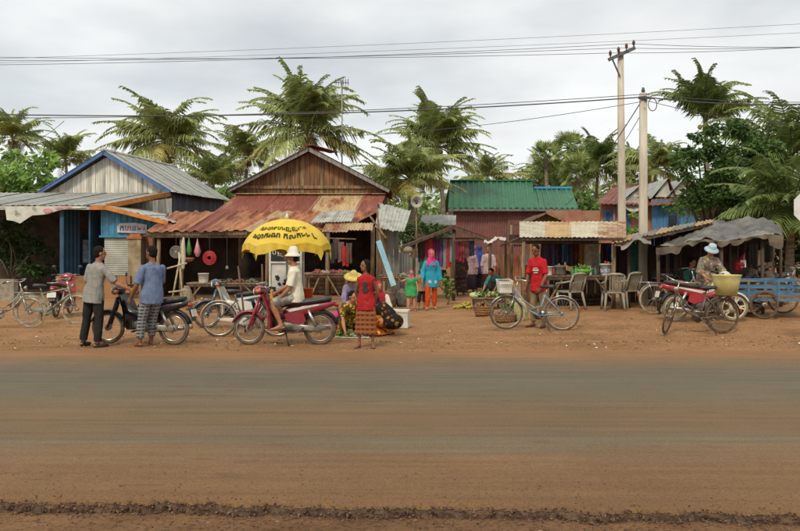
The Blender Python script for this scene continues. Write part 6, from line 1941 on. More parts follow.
for k_ in range(8):
    a_ = k_ * PI / 4
    MB().tube([canopy(a_, q_ / 5) - V((0, 0, .02)) for q_ in range(6)], .008, 5).build('rib', m_steel, um)
MB().lathe([(0, 0), (.28, 0), (.28, .06), (.06, .1), (.05, .3), (0, .3)], n=18).build('base', m_concrete, um)
ink = mat('black_ink', '#2a2416', '#201b10', rough=.8)
def wrap(q0, a0, kx, ky):
    def fn(x, y):
        return canopy(a0 + x * kx, max(.05, q0 - y * ky), .012)
    return fn
text_mesh('ករមហនហរញញវតថ', .16, 'lettering', ink, um, fn=wrap(.60, rad(-101), 1.25, .95), offset=.004)
text_mesh('សហករណ កសកមម L', .19, 'lettering', ink, um, fn=wrap(.80, rad(-99), 1.1, .95), offset=.006)

# --- glass display case behind the rider
GD = 18.3
gx = wx(285.5, GD)
gc = thing('display_case', 'white-framed glass display case with lettering under the umbrella', 'display case', (gx, GD, gz(gx, GD)))
g0 = gc.location.z
zb, zt2 = wz(289, GD) - g0, wz(246, GD) - g0
gw = (wx(301, GD) - wx(270, GD)) / 2
for sx in (-1, 1):
    for y_ in (0, .42):
        MB().box((sx * gw, y_, (zb + zt2) / 2), (.045, .045, zt2 - zb)).build('frame_post', m_white, gc)
for z_ in (zb, zb + (zt2 - zb) * .62, zt2):
    MB().box((0, 0, z_), (2 * gw - .045, .04, .04)).build('frame_rail', m_white, gc)
MB().box((0, .21, zt2 + .03), (2 * gw + .08, .5, .03)).build('top', m_white, gc)
MB().box((0, .21, zb - .04), (2 * gw + .08, .5, .05)).build('base', m_wood, gc)
m_pane = mat('dark_glass', '#2b3034', '#1f2427', rough=.12, coat=.3)
MB().box((0, .005, zb + (zt2 - zb) * .82), (2 * gw - .05, .008, (zt2 - zb) * .34)).build('pane', m_pane, gc)
MB().box((0, .02, zb + (zt2 - zb) * .31), (2 * gw - .05, .008, (zt2 - zb) * .6)).build('pane', mat('pane_reflection', '#cfd0cb', '#b9bab4', rough=.3), gc)  # white reflection in the lower glass put into the pane colour
MB().box((gw, .21, (zb + zt2) / 2), (.01, .38, zt2 - zb - .05)).build('pane', m_pane, gc)
MB().box((-gw, .21, (zb + zt2) / 2), (.01, .38, zt2 - zb - .05)).build('pane', m_pane, gc)
MB().box((0, .42, (zb + zt2) / 2), (2 * gw - .05, .01, zt2 - zb)).build('pane', m_pane, gc)
text_mesh('បញជ៍រ', .19, 'lettering', m_white, gc, Matrix.Translation((-.08, -.006, zb + (zt2 - zb) * .86)) @ RX)
R_ = random.Random(4)
for i in range(16):
    a_ = R_.uniform(-gw * .75, gw * .75); z_ = zb + (zt2 - zb) * R_.uniform(.08, .42)
    MB().prism([(a_ + .05 * R_.uniform(.5, 1.2) * math.cos(k_ * PI / 4), z_ + .05 * R_.uniform(.4, 1) * math.sin(k_ * PI / 4)) for k_ in range(8)], .0, .014).build('pane_figure', m_print, gc)  # dark shapes patterning the pane with the painted reflection
for sx in (-1, 1):
    for y_ in (.02, .4):
        MB().box((sx * (gw - .03), y_, (zb - .06) / 2 - .02), (.05, .05, zb - .02)).build('leg', m_wood, gc)
# bright red tub, poles, yellow drink
bucket('tall orange-red plastic tub behind the white-shirted rider', 308, 18.4, z=gz(wx(308, 18.4), 18.4) + .32, r=.12, h=.42, m=m_orpl)
st0, _z = table('stool', 'low wooden stool under the orange-red tub', 302, 314, 18.3, 299.5, .3, cat='stool', n=2)
for label, x0_, y0_, x1_, y1_, D in (('bare wooden pole leaning upright behind the white-guarded bicycle', 246, 338, 238, 266, 15.7), ('bare wooden pole standing beside the glass display case', 263, 336, 262, 264, 16.0)):
    o = MB().tube([P(x0_, y0_, D), P((x0_ + x1_) / 2 + .6, (y0_ + y1_) / 2, D), P(x1_, y1_, D)], [.022, .02, .018], 7).build('wooden_pole', m_wood3)
    tag(o, label, 'pole')
yb = thing('plastic_bag', 'small plastic bag of orange drink hanging on the dark red motorbike', 'bag', P(271.5, 302, 13.7))
MB().tube([(0, 0, .22), (0, 0, .15), (0, 0, .08), (0, 0, 0)], [.006, .012, .04, .035], 8, rnd=True).build('bag', mat('orange_drink', '#c98a1e', '#b57816', rough=.2), yb)

# --- shop under the rusty awning
t1, tz = table('shop_counter', 'long rough wooden counter in the dark shop behind the blue motorbike', 186, 262, 23.6, 283, .8, shelf=True)
bucket('white bucket standing on the rough shop counter', 203.5, 23.8, z=tz, r=.16, h=.28, m=m_white)
basket('round wicker basket below the shop counter near hanging bags', 203, 20.5, .27, .24, fill=mat('tan_goods', '#a58758', '#7d6440'), nf=16)
basket('shallow wicker basket with brown goods by the shop post', 193, 21.4, .22, .16, fill=mat('brown_goods', '#7a5a3a', '#59402a'), nf=16)
basket('wicker basket half hidden behind the bicycle with white mudguard', 213, 21.8, .22, .2)
for i, (px, c_) in enumerate(((216, '#7a6a50'), (228, '#5c4a3a'), (240, '#6b3f30'), (252, '#566048'))):
    heap('goods_heap', ('heap of tan roots', 'heap of dark dried fish', 'heap of reddish onions', 'heap of green leaves')[i] + ' on the rough shop counter', 'produce', wx(px, 23.9), 23.9, tz, .17, 30, .045, mat('goods' + c_, c_, None), i)
def hang(label, cat, name, px, y, D, parts):
    o = thing(name, label, cat, P(px, y, D))
    for nm, mb, m in parts:
        mb.build(nm, m, o)
    return o
HD = 25.6
cord = lambda L_: MB().tube([(0, 0, 0), (0, 0, L_)], .006, 4)
def bagm(w, h):
    return MB().tube([(0, 0, h), (0, 0, h * .9), (0, 0, h * .55), (0, 0, h * .2), (0, 0, .04)], [.02, .03, w * .6, w, w * .75], 12, rnd=True, flat=.75)
hang('bright green net bag hanging in the dark shop doorway', 'bag', 'hanging_bag', 189, 254, HD, [('bag', bagm(.13, .5), mat('green_net', '#4a8a3c', '#37702c', rough=.6)), ('cord', cord(.75), m_cable)])
hang('pink plastic bag hanging beside the green net bag', 'bag', 'hanging_bag', 197.5, 255, HD, [('bag', bagm(.15, .5), mat('pink_plastic', '#c98a92', '#b0707a', rough=.4)), ('cord', cord(.78), m_cable)])
hang('ochre clay pot hung under the green net bag', 'pot', 'hanging_pot', 188.5, 262, HD, [('pot', MB().lathe([(0, 0), (.12, .02), (.19, .1), (.2, .14), (.17, .14), (.1, .04), (0, .03)], n=14, cap=False), mat('terracotta', '#a8653a')), ('cord', cord(.95), m_cable)])
coil = MB()
for k_ in range(4):
    rr_ = .08 + .04 * k_
    coil.tube([(rr_ * math.cos(a), -.03 + .012 * k_, rr_ * 1.05 * math.sin(a)) for a in [2 * PI * j / 24 for j in range(24)]], .025, 6, closed=True)
hang('round coil of bright red hose hanging in the dark shop', 'hose', 'hose_coil', 209.5, 258, HD, [('coil', coil, m_redpl), ('cord', cord(.75), m_cable)])
hang('white fan guard hanging by the wooden shop post', 'fan', 'fan_guard', 176, 252, HD, [('guard', (lambda b: [b.tube([(r_ * math.cos(a), .0, r_ * math.sin(a)) for a in [2 * PI * j / 20 for j in range(20)]], .012, 5, closed=True) for r_ in (.07, .11, .15, .19)] and b)(MB()), mat('dull_enamel', '#8f8c84', '#74716a')), ('hub', MB().ell((0, 0, 0), (.05, .03, .05)), mat('dull_enamel', '#8f8c84')), ('cord', cord(.55), m_cable)])
hang('bundle of pale string hanging on the wooden shop post', 'string', 'string_bundle', 183, 268, HD - .2, [('bundle', MB().tube([(0, 0, 0), (.02, 0, .3), (0, 0, .7), (.02, 0, .95)], [.05, .075, .07, .03], 8, rnd=True), mat('pale_string', '#c3bda8', '#a39c86', scale=20)), ('cord', cord(1.15), m_cable)])
hang('small white lamp hanging inside the dark shop', 'lamp', 'hanging_lamp', 227, 269, HD, [('shade', MB().lathe([(0, .1), (.03, .1), (.055, 0), (.045, 0), (.02, .08)], n=12, cap=False), mat('dull_enamel', '#8f8c84', '#74716a')), ('cord', cord(1.2), m_cable)])
wr_ = thing('wooden_rack', 'pale stick rack leaning beside the blue-shirted man', 'rack', G(176, 22.0))
for i, (a_, b_) in enumerate((((-.15, 0, 0), (.1, .1, 1.5)), ((.2, 0, 0), (.05, .1, 1.55)), ((-.2, 0, .45), (.25, 0, .5)), ((-.25, 0, 1.1), (.3, 0, 1.25)))):
    MB().tube([a_, b_], .025, 6).build('stick', mat('pale_stick', '#b7a98c', '#94866a', scale=8), wr_)
sack('pale rice sack leaning by the shop post behind the blue shirt', 186, 22.6, .6, .22, mat('pale_sacking', '#a59a82', '#82775f', scale=10, rough=.95))
# market table beside the glass case
t2, tz2 = table('market_table', 'rough table with colourful packets between post and glass case', 302, 349, 20.4, 273.5, .9)
for i, (px, c_, l_) in enumerate(((318, '#8f4038', 'red onions'), (326, '#9a8a72', 'garlic'), (333, '#7a2f3a', 'dark red chillies'), (340, '#9c4a4a', 'pink packets'), (346, '#6b6a3a', 'green limes'))):
    heap('goods_heap', 'heap of ' + l_ + ' on the table by the yellow straw hat', 'produce', wx(px, 20.7), 20.65, tz2, .14, 30, .035, mat('goods' + c_, c_, None), 40 + i)
for i, (px, y_, c_, l_) in enumerate(((336, 243, '#4a4440', 'dark shirt'), (341, 246, '#7a5a58', 'brown towel'), (345.5, 250, '#a8322e', 'red scarf'), (349, 247, '#56504a', 'grey cloth'), (332, 247, '#3a3836', 'black bag'))):
    hang_cloth(l_ + ' hanging above the market table beside the post', px, 22.2, y_ - 4, y_ + 16, .17, cloth('hc' + c_, c_), 'cloths hanging over the market table', i)
MB().bar(P(326, 238, 22.25), P(356, 239, 22.25), .03, .03).build('hanging_rail', m_wood, h2).matrix_basis = WM(h2).inverted()
# back-of-shop stock
R_ = random.Random(8)
for i, px in enumerate((228, 243, 256, 300, 318, 338, 356)):
    D = 28.8
    cr = thing('crate', ('slatted wooden crate', 'brown carton', 'dark carton', 'dented carton', 'grey crate', 'stacked tan carton', 'old tea chest')[i] + ' in the shadow at the back of the shop', 'crate', G(px, D))
    for z_ in range(4):
        MB().box((0, -.2, .08 + z_ * .15), (.5, .03, .12)).build('slat', m_wood2, cr)
    MB().box((0, .05, .3), (.48, .45, .58)).build('body', m_wood3, cr)
# pale blue plank leaning at the corner
o = MB().bar(P(378.5, 241, 21.5), P(394, 286, 20.9), .14, .05, up=(0, 1, .3)).build('plank', mat('pale_blue_paint', '#74a3b5', '#5d8b9e', scale=6, rough=.6, c3='#8fa8ac'))
tag(o, 'pale blue painted plank leaning at the corner of the rusty shop', 'plank')

# goods on the ground by the squatting women
o = MB().grid(lambda u_, v_: V((wx(336, 15) + u_ * .62, 14.75 + v_ * .55, gz(wx(336, 15) + u_ * .62, 14.75 + v_ * .55) + .012 + .01 * nz(u_ * 6, v_ * 6))), 8, 8, True).build('ground_sheet', mat('white_sheeting', '#c3bfb2', '#a5a092', rough=.7), fix=False)
tag(o, 'white plastic sheet spread with goods before the squatting woman', 'sheet')
heap('goods_heap', 'heap of greens on the white plastic sheet', 'produce', wx(347, 15), 15.0, gz(wx(347, 15), 15) + .02, .14, 14, .05, m_greenveg, 3, leafy=True)
heap('goods_heap', 'heap of pale roots on the white plastic sheet', 'produce', wx(355, 15), 15.05, gz(wx(355, 15), 15) + .02, .12, 26, .03, mat('roots', '#a59a86', '#80765f'), 5)
fb_ = thing('foam_box', 'white foam box beside the woman with dark flowered veil', 'box', G(398.5, 16.6), rad(-8))
MB().box((0, 0, .16), (.42, .32, .32)).build('box', mat('foam', '#cfccc2', '#b5b1a5', rough=.9), fb_)
MB().box((0, 0, .345), (.45, .35, .045)).build('lid', _M['foam'], fb_)
o2 = bucket('grey enamel basin near the white foam box', 386, 16.4, r=.16, h=.12, m=m_white)
# tables between brown shop and clothes stall
t3, tz3 = table('market_table', 'low crowded table beside the leaning pale blue plank', 381, 409, 23.2, 277, .8)
for i, (px, c_, l_) in enumerate(((385, '#6a5a52', 'dried fish'), (391, '#8a4a4a', 'red fruit'), (397, '#56603c', 'dark greens'), (404, '#8f8a7c', 'white packets'))):
    heap('goods_heap', 'heap of ' + l_ + ' on the table behind the child in green', 'produce', wx(px, 23.4), 23.45, tz3, .15, 28, .04, mat('goods' + c_, c_, None), 60 + i)
hang('pale round lantern hanging over the crowded table', 'lantern', 'paper_lantern', 408, 253, 24.3, [('shade', MB().lathe([(0, .2), (.07, .19), (.14, .12), (.15, .05), (.09, .0), (.05, .0)], n=14, cap=False), mat('tan_shade', '#8f8268', '#72664e')), ('cord', cord(.5), m_cable)])
sack('brown sack slumped beneath the crowded table', 389, 22.4, .5, .24, mat('brown_sacking', '#6e5a44', '#4e3f30', scale=10, rough=.95))
sack('grey sack standing between the table and the walking woman', 402, 22.6, .5, .22, mat('grey_sacking', '#726c62', '#544f47', scale=10, rough=.95))

# --- clothes stall
cs = thing('clothes_stall', 'open stall of dark poles with gable roof and hanging clothes', 'stall', G(450, 25.5))
apf, apb = P(453, 226, 24.6), P(453, 227, 26.2)
for s_, ex, ey in ((-1, 402, 246), (1, 493, 240)):
    e0 = P(ex, ey, 24.6); e1 = V((e0.x, 26.2, e0.z))
    apb.z = apf.z
    sheets(cs, 'roof_sheet', [e0, e1, apf, V((apf.x, 26.2, apf.z))], 4, m_tin('dark_tin', '#5c4c44', '#42362f', '#6e4a38', .42, metal=.1, rough=.8), rng=RNG, jit=.05, wob=.02)
    bw(MB().bar(e0 + V((0, -.03, -.05)), apf + V((0, -.03, -.05)), .05, .09), 'rafter', m_wood3, cs)
for px, D in ((413.5, 24.7), (453.5, 24.7), (489.5, 24.7), (413.5, 26.1), (489.5, 26.1)):
    x = wx(px, D); zt_ = {413.5: wz(243, 24.7), 453.5: wz(228, 24.7), 489.5: wz(241, 24.7)}[px]
    bw(MB().tube([(x, D, gz(x, D) - .05), (x + .02, D, zt_)], .05, 8), 'post', m_wood3, cs)
bw(MB().bar(P(415, 238.5, 25), P(489, 238.5, 25), .04, .05), 'rail', m_wood3, cs)
bw(MB().bar(P(455, 240.5, 24.6), P(492, 239, 24.6), .05, .06), 'tie_beam', m_wood3, cs)
for i, (px, y1_, c_, l_) in enumerate(((421, 262, '#4a3f44', 'charcoal skirt'), (426.5, 258, '#8d3f4a', 'wine red blouse'), (431, 262, '#b04a30', 'orange-red scarf'), (435.5, 262, '#7a2a52', 'plum dress'), (439.5, 266, '#5a3f6a', 'purple dress'), (444, 268, '#8a8488', 'grey cardigan'), (448, 268, '#b23a2a', 'red-orange dress'), (451.3, 262, '#7c98a8', 'pale blue shirt'), (457.5, 260, '#b05a6a', 'pink striped scarf'), (461.5, 262, '#8f3038', 'crimson blouse'), (466, 258, '#8a5a5a', 'dusky rose shirt'), (471, 256, '#4a4a58', 'slate shirt'))):
    hang_cloth(l_ + ' hanging on the clothes stall rail', px, 25, 239, y1_, .17 + .03 * (i % 3), cloth('hc' + c_, c_), seed=i)
t4, tz4 = table('market_table', 'dark low table under the hanging clothes', 418, 450, 25.4, 277, .7, m=m_wood3)
for i, (px, c_, l_) in enumerate(((424, '#5a6a4a', 'folded green cloth'), (432, '#6a5a6a', 'folded mauve cloth'), (441, '#4a4a44', 'folded dark cloth'))):
    o = MB()
    for k_ in range(4):
        o.box((0, 0, .03 + k_ * .055), (.34 - .01 * (k_ % 2), .3, .05), Matrix.Rotation(.06 * (k_ % 3 - 1), 3, 'Z'))
    o = o.build('folded_cloth', cloth('fc' + c_, c_)); o.location = (wx(px, 25.7), 25.75, tz4)
    tag(o, 'pile of ' + l_.replace('folded ', '') + ' folded on the dark table under the clothes', 'cloth')
tree('potted_plant', 'leafy plant beside the walking woman at the clothes stall post', 446, 23.2, [(446, 288, 6, 5, 0), (444, 281, 4, 4, .1), (449, 283, 4, 4, -.1)], .12, 600, m_mango, .02, 19, cat='plant')
# tarpaulin and sticks by the produce stand
for label, a_, b_ in (('leaning dark stick with a crooked top by the produce stand', (505, 318, 21.2), (506, 226, 21.6)), ('slanting dark stick propping the pale awning sheet', (500, 246, 20.8), (524, 236, 20.6)), ('thin pale stick standing behind the produce stand', (499, 300, 22.4), (500, 240, 22.4))):
    tag(MB().tube([P(*a_), P(*b_)], [.03, .025], 7).build('stick', m_wood3), label, 'stick')
o = MB().grid(lambda u_, v_: P(484 + 22 * u_, 240.5 - 4 * u_ + 2.5 * v_ + 1.2 * math.sin(u_ * 8), 21.6 - .9 * v_) + V((0, 0, .07 * nz(u_ * 7, v_ * 5))), 14, 6, True).build('plastic_sheet', mat('white_sheeting', '#c3bfb2'))
tag(o, 'crumpled white plastic sheet stretched on sticks over the produce', 'sheet')
# produce stand
t5, tz5 = table('produce_stand', 'low slatted stand heaped with greens and roots', 473, 505, 20.4, 298, .8)
for i, (px, m_, l_, lf_) in enumerate(((478, m_paleveg, 'pale cabbages', False), (485, m_greenveg, 'leafy greens', True), (491, mat('cream_veg', '#bdb488', '#948a5c'), 'cream bean sprouts', False), (498, m_greenveg, 'long green beans', True))):
    heap('vegetable_heap', 'heap of ' + l_ + ' on the low slatted stand', 'produce', wx(px, 20.6), 20.75, tz5, .2, 30, .06, m_, 80 + i, leafy=lf_)
basket('wicker basket on the ground below the low slatted stand', 484, 18.9, .25, .22, fill=mat('brown_goods', '#7a5a3a'), nf=20)
basket('wicker basket of dark greens beside the front bicycle wheel', 512.5, 17.6, .26, .2, fill=m_greenveg, nf=22, leafy=True)
basket('wide wicker basket of purple shallots behind the bicycle wheel', 505, 17.2, .24, .16, fill=mat('shallots', '#5a3a44', '#7a5a5a'), nf=60, fr=.03)
sack('cream sack standing behind the front wheel of the basket bicycle', 520, 17.3, .48, .19, mat('cream_sacking', '#b3a878', '#8f855a', scale=10, rough=.95))
heap('banana_heap', 'heap of yellow bananas on bare ground near the produce stand', 'produce', wx(465, 21.4), 21.4, gz(wx(465, 21.4), 21.4), .28, 40, .05, mat('banana', '#b8a23c', '#8f8a34'), 91)
# --- awning stall (tables, pots, chairs)
as_ = thing('awning_stall', 'food stall with pale tin awning rusting at one end', 'stall', G(572, 21))
m_cream = m_tin('cream_tin', '#b8b09a', '#9b917a', '#a0784e', .4, metal=.1, rough=.7)
m_ochre_t = m_tin('ochre_tin', '#b09468', '#957a52', '#95602f', .42, metal=.1, rough=.75)
m_rustend = m_tin('rust_end_tin', '#b0a184', '#95856a', '#8a5230', .45, metal=.1, rough=.8)
A0, A1 = 519.5, 626
fr_, bk_ = 19.3, 21.6
for i, (p0, p1, m_) in enumerate(((519.5, 545, m_cream), (544, 571, m_ochre_t), (570, 598, m_cream), (597, 626, m_rustend))):
    sheets(as_, 'awning_sheet', [P(p0, 237.5, fr_), P(p1, 237 + (1 if i == 3 else 0), fr_), P(p0, 221.5, bk_), P(p1, 221.5, bk_)], 1, m_, pitch=.11, amp=.008, rng=RNG, jit=.03, wob=.015)
bw(MB().bar(P(521, 239.2, fr_ + .06), P(622, 239.2, fr_ + .06), .05, .07), 'front_beam', m_wood3, as_)
bw(MB().bar(V((wx(521, 19.4), bk_ - .05, 2.3)), V((wx(622, 19.4), bk_ - .05, 2.3)), .05, .07), 'rear_beam', m_wood3, as_)
for px, D in ((523, 19.4), (613.5, 19.4), (523, 21.5), (618, 21.5)):
    x = wx(px, 19.4) if D > 20 else wx(px, D)
    bw(MB().tube([(x, D, gz(x, D) - .05), (x + .02, D, (1.9 if D < 20 else 2.3))], .045, 8), 'post', m_wood, as_)
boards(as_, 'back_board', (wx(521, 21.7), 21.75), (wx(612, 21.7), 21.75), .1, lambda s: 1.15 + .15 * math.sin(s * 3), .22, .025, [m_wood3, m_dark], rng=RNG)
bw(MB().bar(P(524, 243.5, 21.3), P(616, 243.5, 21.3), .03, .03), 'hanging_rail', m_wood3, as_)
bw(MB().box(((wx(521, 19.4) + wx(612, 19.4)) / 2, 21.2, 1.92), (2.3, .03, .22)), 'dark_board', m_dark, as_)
for i, (px, y1_, w_, c_, l_) in enumerate(((547, 268, .3, '#4a3a48', 'dark purple cloth'), (554.5, 266, .16, '#54466a', 'violet bag'), (560, 266, .2, '#3a3034', 'black cloth'), (565, 262, .16, '#3f6f96', 'bright blue towel'), (570, 266, .2, '#44384a', 'aubergine cloth'), (580, 266, .26, '#8a6238', 'tan jacket'), (575.5, 270, .2, '#5a2c2c', 'maroon cloth'), (591.5, 276, .44, '#b3a890', 'stained pale sheet'), (604, 264, .16, '#4a2f30', 'dark brown cloth'), (609, 262, .14, '#334f8a', 'royal blue bag'))):
    hang_cloth(l_ + ' hanging at the back of the food stall', px, 21.25, 244, y1_, w_, cloth('hc' + c_, c_, c3=('#8f8268' if px == 591.5 else None)), 'cloths at the back of the food stall', i)
t6, tz6 = table('stall_table', 'long wooden table of the food stall holding pots and buckets', 545, 618, 19.6, 275.5, .85)
bucket('white bucket on the food stall table near the red shirt', 548.5, 19.75, z=tz6, r=.12, h=.22, m=m_white)
bk2 = bucket('white paint bucket with blue label on the food stall table', 605.5, 19.75, z=tz6, r=.135, h=.27, m=m_white, lidm=m_white)
MB().lathe([(.131, .06), (.139, .17)], n=18, cap=False).build('label', mat('blue_label', '#5a6a96', '#b5b8c4', scale=22, lo=.45, hi=.55), bk2)
MB().lathe([(0, .29), (.04, .29), (.03, .35), (0, .36)], n=10).build('knob', m_redpl, bk2)
pt = thing('cooking_pot', 'dull aluminium cooking pot on the food stall table', 'pot', (wx(559, 19.8), 19.8, tz6))
MB().lathe([(0, 0), (.14, 0), (.17, .04), (.17, .2), (.185, .205), (.16, .205), (.15, .03), (0, .02)], n=18, cap=False).build('pot', m_alu, pt)
MB().lathe([(.18, .205), (.12, .24), (.02, .26), (.02, .29), (0, .29)], n=18, cap=False).build('lid', m_alu, pt)
for s_ in (-1, 1):
    MB().tube([(s_ * .17, -.05, .15), (s_ * .21, -.04, .16), (s_ * .21, .04, .16), (s_ * .17, .05, .15)], .008, 5).build('handle', m_alu, pt)
bs = thing('green_bowl', 'wide bright green bowl of herbs on the food stall table', 'bowl', (wx(583, 19.75), 19.75, tz6))
MB().lathe([(0, 0), (.12, 0), (.2, .08), (.24, .15), (.22, .15), (.1, .02), (0, .02)], n=18, cap=False).build('bowl', mat('lime_plastic', '#5fae3a', '#4c942c', rough=.4), bs)
f_ = MB()
leaf_blob(f_, (0, 0, .16), (.2, .16, .08), 120, .09, random.Random(3), hang=-.3)
tag(f_.build('herbs', m_brleaf, bs, fix=False), kind='stuff')
for i, (px, c_, l_) in enumerate(((572, '#3f8a50', 'green glass bottle'), (575.5, '#5c9a5a', 'light green bottle'), (590, '#b8b5ac', 'white jug'), (595, '#3c6f7a', 'blue-green tin'), (553.5, '#7a3a30', 'brown sauce bottle'))):
    o = MB().lathe([(0, 0), (.035, 0), (.037, .02), (.037, .13), (.015, .17), (.013, .22), (.016, .23), (0, .23)], n=12).build('bottle', mat('bt' + c_, c_, None, rough=.2))
    o.location = (wx(px, 19.7), 19.66, tz6); tag(o, l_ + ' standing on the food stall table', 'bottle')
heap('goods_heap', 'heap of white radish pieces on the food stall table', 'produce', wx(588, 19.65), 19.72, tz6, .1, 16, .03, mat('radish', '#c9c5b8', '#aaa595'), 33)
# firewood and crates in the shade under the table
wp = thing('firewood_stack', 'stack of dark firewood under the food stall table', 'firewood', G(585, 20.3))
for i in range(12):
    a_ = (i % 4) * .16 - .25; z_ = .05 + (i // 4) * .1
    MB().tube([(a_ - .35 + .03 * i, .1, z_), (a_ + .45 - .02 * i, .3, z_ + .01)], .045, 7).build('log', m_wood3, wp)
sack('dark sack lying in shade under the food stall table', 563, 20.5, .42, .25, mat('dark_sacking', '#4a4038', '#352d27', scale=10, rough=.95))
# plastic chairs
m_chair = mat('dusty_white_plastic', '#9c9482', '#7a7262', scale=5, rough=.6)
def chair(label, px, D, yaw):
    x = wx(px, D)
    t = thing('plastic_chair', label, 'chair', (x, D, gz(x, D)), yaw, 'plastic chairs at the food stall')
    MB().loft([((0, -.22, .42), (1, 0, 0), (0, 0, 1), .21, .02, 4), ((0, 0, .41), (1, 0, 0), (0, 0, 1), .22, .018, 4), ((0, .22, .43), (1, 0, 0), (0, 0, 1), .23, .02, 4)], 16).build('seat', m_chair, t)
    for sx in (-1, 1):
        MB().tube([(sx * .2, .2, .42), (sx * .24, .24, .0)], [.035, .026], 6).build('leg', m_chair, t)
        MB().tube([(sx * .19, -.2, .42), (sx * .23, -.3, .0)], [.035, .026], 6).build('leg', m_chair, t)
        MB().tube([(sx * .24, .2, .42), (sx * .265, .18, .62), (sx * .26, -.05, .64), (sx * .215, -.26, .68)], .022, 6).build('armrest', m_chair, t)
        MB().tube([(sx * .19, -.21, .42), (sx * .22, -.27, .65), (sx * .19, -.33, .84)], .026, 6).build('back_post', m_chair, t)
    MB().tube([(-.19, -.33, .83), (-.1, -.35, .86), (.1, -.35, .86), (.19, -.33, .83)], .03, 8).build('back_rail', m_chair, t)
    for k_ in range(5):
        xx = -.12 + k_ * .06
        MB().bar((xx * .9, -.22, .44), (xx, -.345, .84), .035, .012, up=(0, 1, 0)).build('back_slat', m_chair, t)
    return t
chair('white plastic chair at the table end, its back to the road', 613, 18.9, rad(-6))
chair('white plastic chair turned sideways beside the shorter power pole', 626, 19.4, rad(28))
chair('white plastic chair tucked under the table behind bicycle wheel', 570, 19.1, rad(30))

# --- side awning with green curtain, next to the shorter pole
sa = thing('side_awning', 'sloping tin awning with green curtain beside the shorter pole', 'stall', G(650, 20.6))
sheets(sa, 'awning_sheet', [P(611, 244, 19.0), P(712, 222.5, 19.0), P(622, 236, 21.6), P(714, 219, 21.6)], 5, [m_ochre_t, m_tin('dull_tin', '#857f72', '#6a655a', '#6e5844', .42)], pitch=.1, amp=.012, rng=RNG, jit=.04, wob=.03)
bw(MB().bar(P(614, 245, 19.1), P(712, 224, 19.1), .05, .07), 'edge_beam', m_wood, sa)
for px in (629, 668, 700):
    x = wx(px, 19.4)
    bw(MB().tube([(x, 19.4, gz(x, 19.4)), (x, 19.4, wz(242 - (px - 620) * .2, 19.4))], .045, 7), 'post', m_wood3, sa)
boards(sa, 'back_board', (wx(626, 21.6), 21.6), (wx(720, 21.6), 21.6), .1, 2.0, .25, .03, [m_dark, m_wood3], rng=RNG)
hang_cloth('green curtain hanging behind the white plastic chairs', 636.5, 20.9, 244, 279, .44, cloth('green_curtain', '#3f7a66', '#2f6050'), None, 2, name='curtain', cat='curtain')
hang_cloth('pale cream curtain edge next to the green curtain', 645.5, 20.95, 242, 276, .14, cloth('cream_curtain', '#b5b095', '#97916f'), None, 3, name='curtain', cat='curtain')
hang_cloth('dark brown cloth hung at the side awning near chairs', 622, 20.6, 246, 276, .4, cloth('hc#3a2a2e', '#3a2a2e'), None, 5)
hang_cloth('black jacket hanging on the side awning post', 655, 19.9, 246, 284, .34, cloth('hc#2a2422', '#2a2422'), None, 6)
o = MB().grid(lambda u_, v_: P(621 + 30 * u_, 244 - 9 * math.sin(u_ * 2.4) + 6 * v_ + 2 * math.sin(u_ * 9), 18.9 + .3 * (1 - v_)) + V((0, 0, .04 * nz(u_ * 6, v_ * 6))), 12, 5, True).build('tarpaulin', mat('grey_tarp', '#8f8b82', '#716d65', scale=5, rough=.7))
tag(o, 'small torn grey tarpaulin draped over the side awning end', 'tarpaulin')

# --- tarp stall
ts = thing('tarp_stall', 'dark market stall under a sagging grey tarpaulin roof', 'stall', G(720, 19.5))
fe = [(656, 248), (672, 246), (690, 241), (706, 239), (722, 241.5), (738, 240), (755, 236), (770, 234), (784, 236)]
be = [(668, 240), (684, 230), (700, 224), (716, 221), (732, 219.5), (748, 218), (762, 217.5), (774, 222), (782, 230)]
def lerp_pts(a, t_):
    k_ = t_ * (len(a) - 1); i = min(len(a) - 2, int(k_)); f = k_ - i
    return a[i][0] * (1 - f) + a[i + 1][0] * f, a[i][1] * (1 - f) + a[i + 1][1] * f
def tarp(u_, v_):
    a, b_ = lerp_pts(fe, u_), lerp_pts(be, u_)
    p, q = P(a[0], a[1], 17.6), P(b_[0], b_[1], 19.8)
    r_ = p.lerp(q, v_)
    r_.z += -.10 * math.sin(v_ * PI) * (.5 + .5 * math.sin(u_ * 13)) + .09 * nz(u_ * 9, v_ * 4) + .05 * nz(u_ * 23, v_ * 8) + .02 * nz(u_ * 55, v_ * 18)
    return r_
m_tarp = mat('weathered_tarp', '#5f5d57', '#413f3a', scale=2.5, rough=.6, c3='#77746b', bump=.3)
bw(MB().grid(tarp, 60, 16, True, thick=.012), 'tarpaulin', m_tarp, ts)
def tarp2(u_, v_):
    b_ = lerp_pts(be, u_)
    q = P(b_[0], b_[1], 19.8)
    return q + V((.1 * v_, 2.2 * v_, -.75 * v_ + .06 * nz(u_ * 8, v_ * 4)))
bw(MB().grid(tarp2, 40, 8, True), 'rear_tarpaulin', m_tarp, ts)
def flap(u_, v_):
    a = lerp_pts(fe, u_)
    L_ = .04 + .22 * abs(nz(u_ * 9, 2.0)) + (.2 if u_ > .86 else 0) + (.1 if u_ < .2 else 0)
    return P(a[0], a[1], 17.6) + V((.02 * math.sin(u_ * 60), .03 * math.sin(u_ * 45) * v_, -L_ * v_))
bw(MB().grid(flap, 70, 4, True), 'hanging_edge', mat('tan_tarp', '#6f6350', '#4e4538', scale=4, rough=.8), ts)
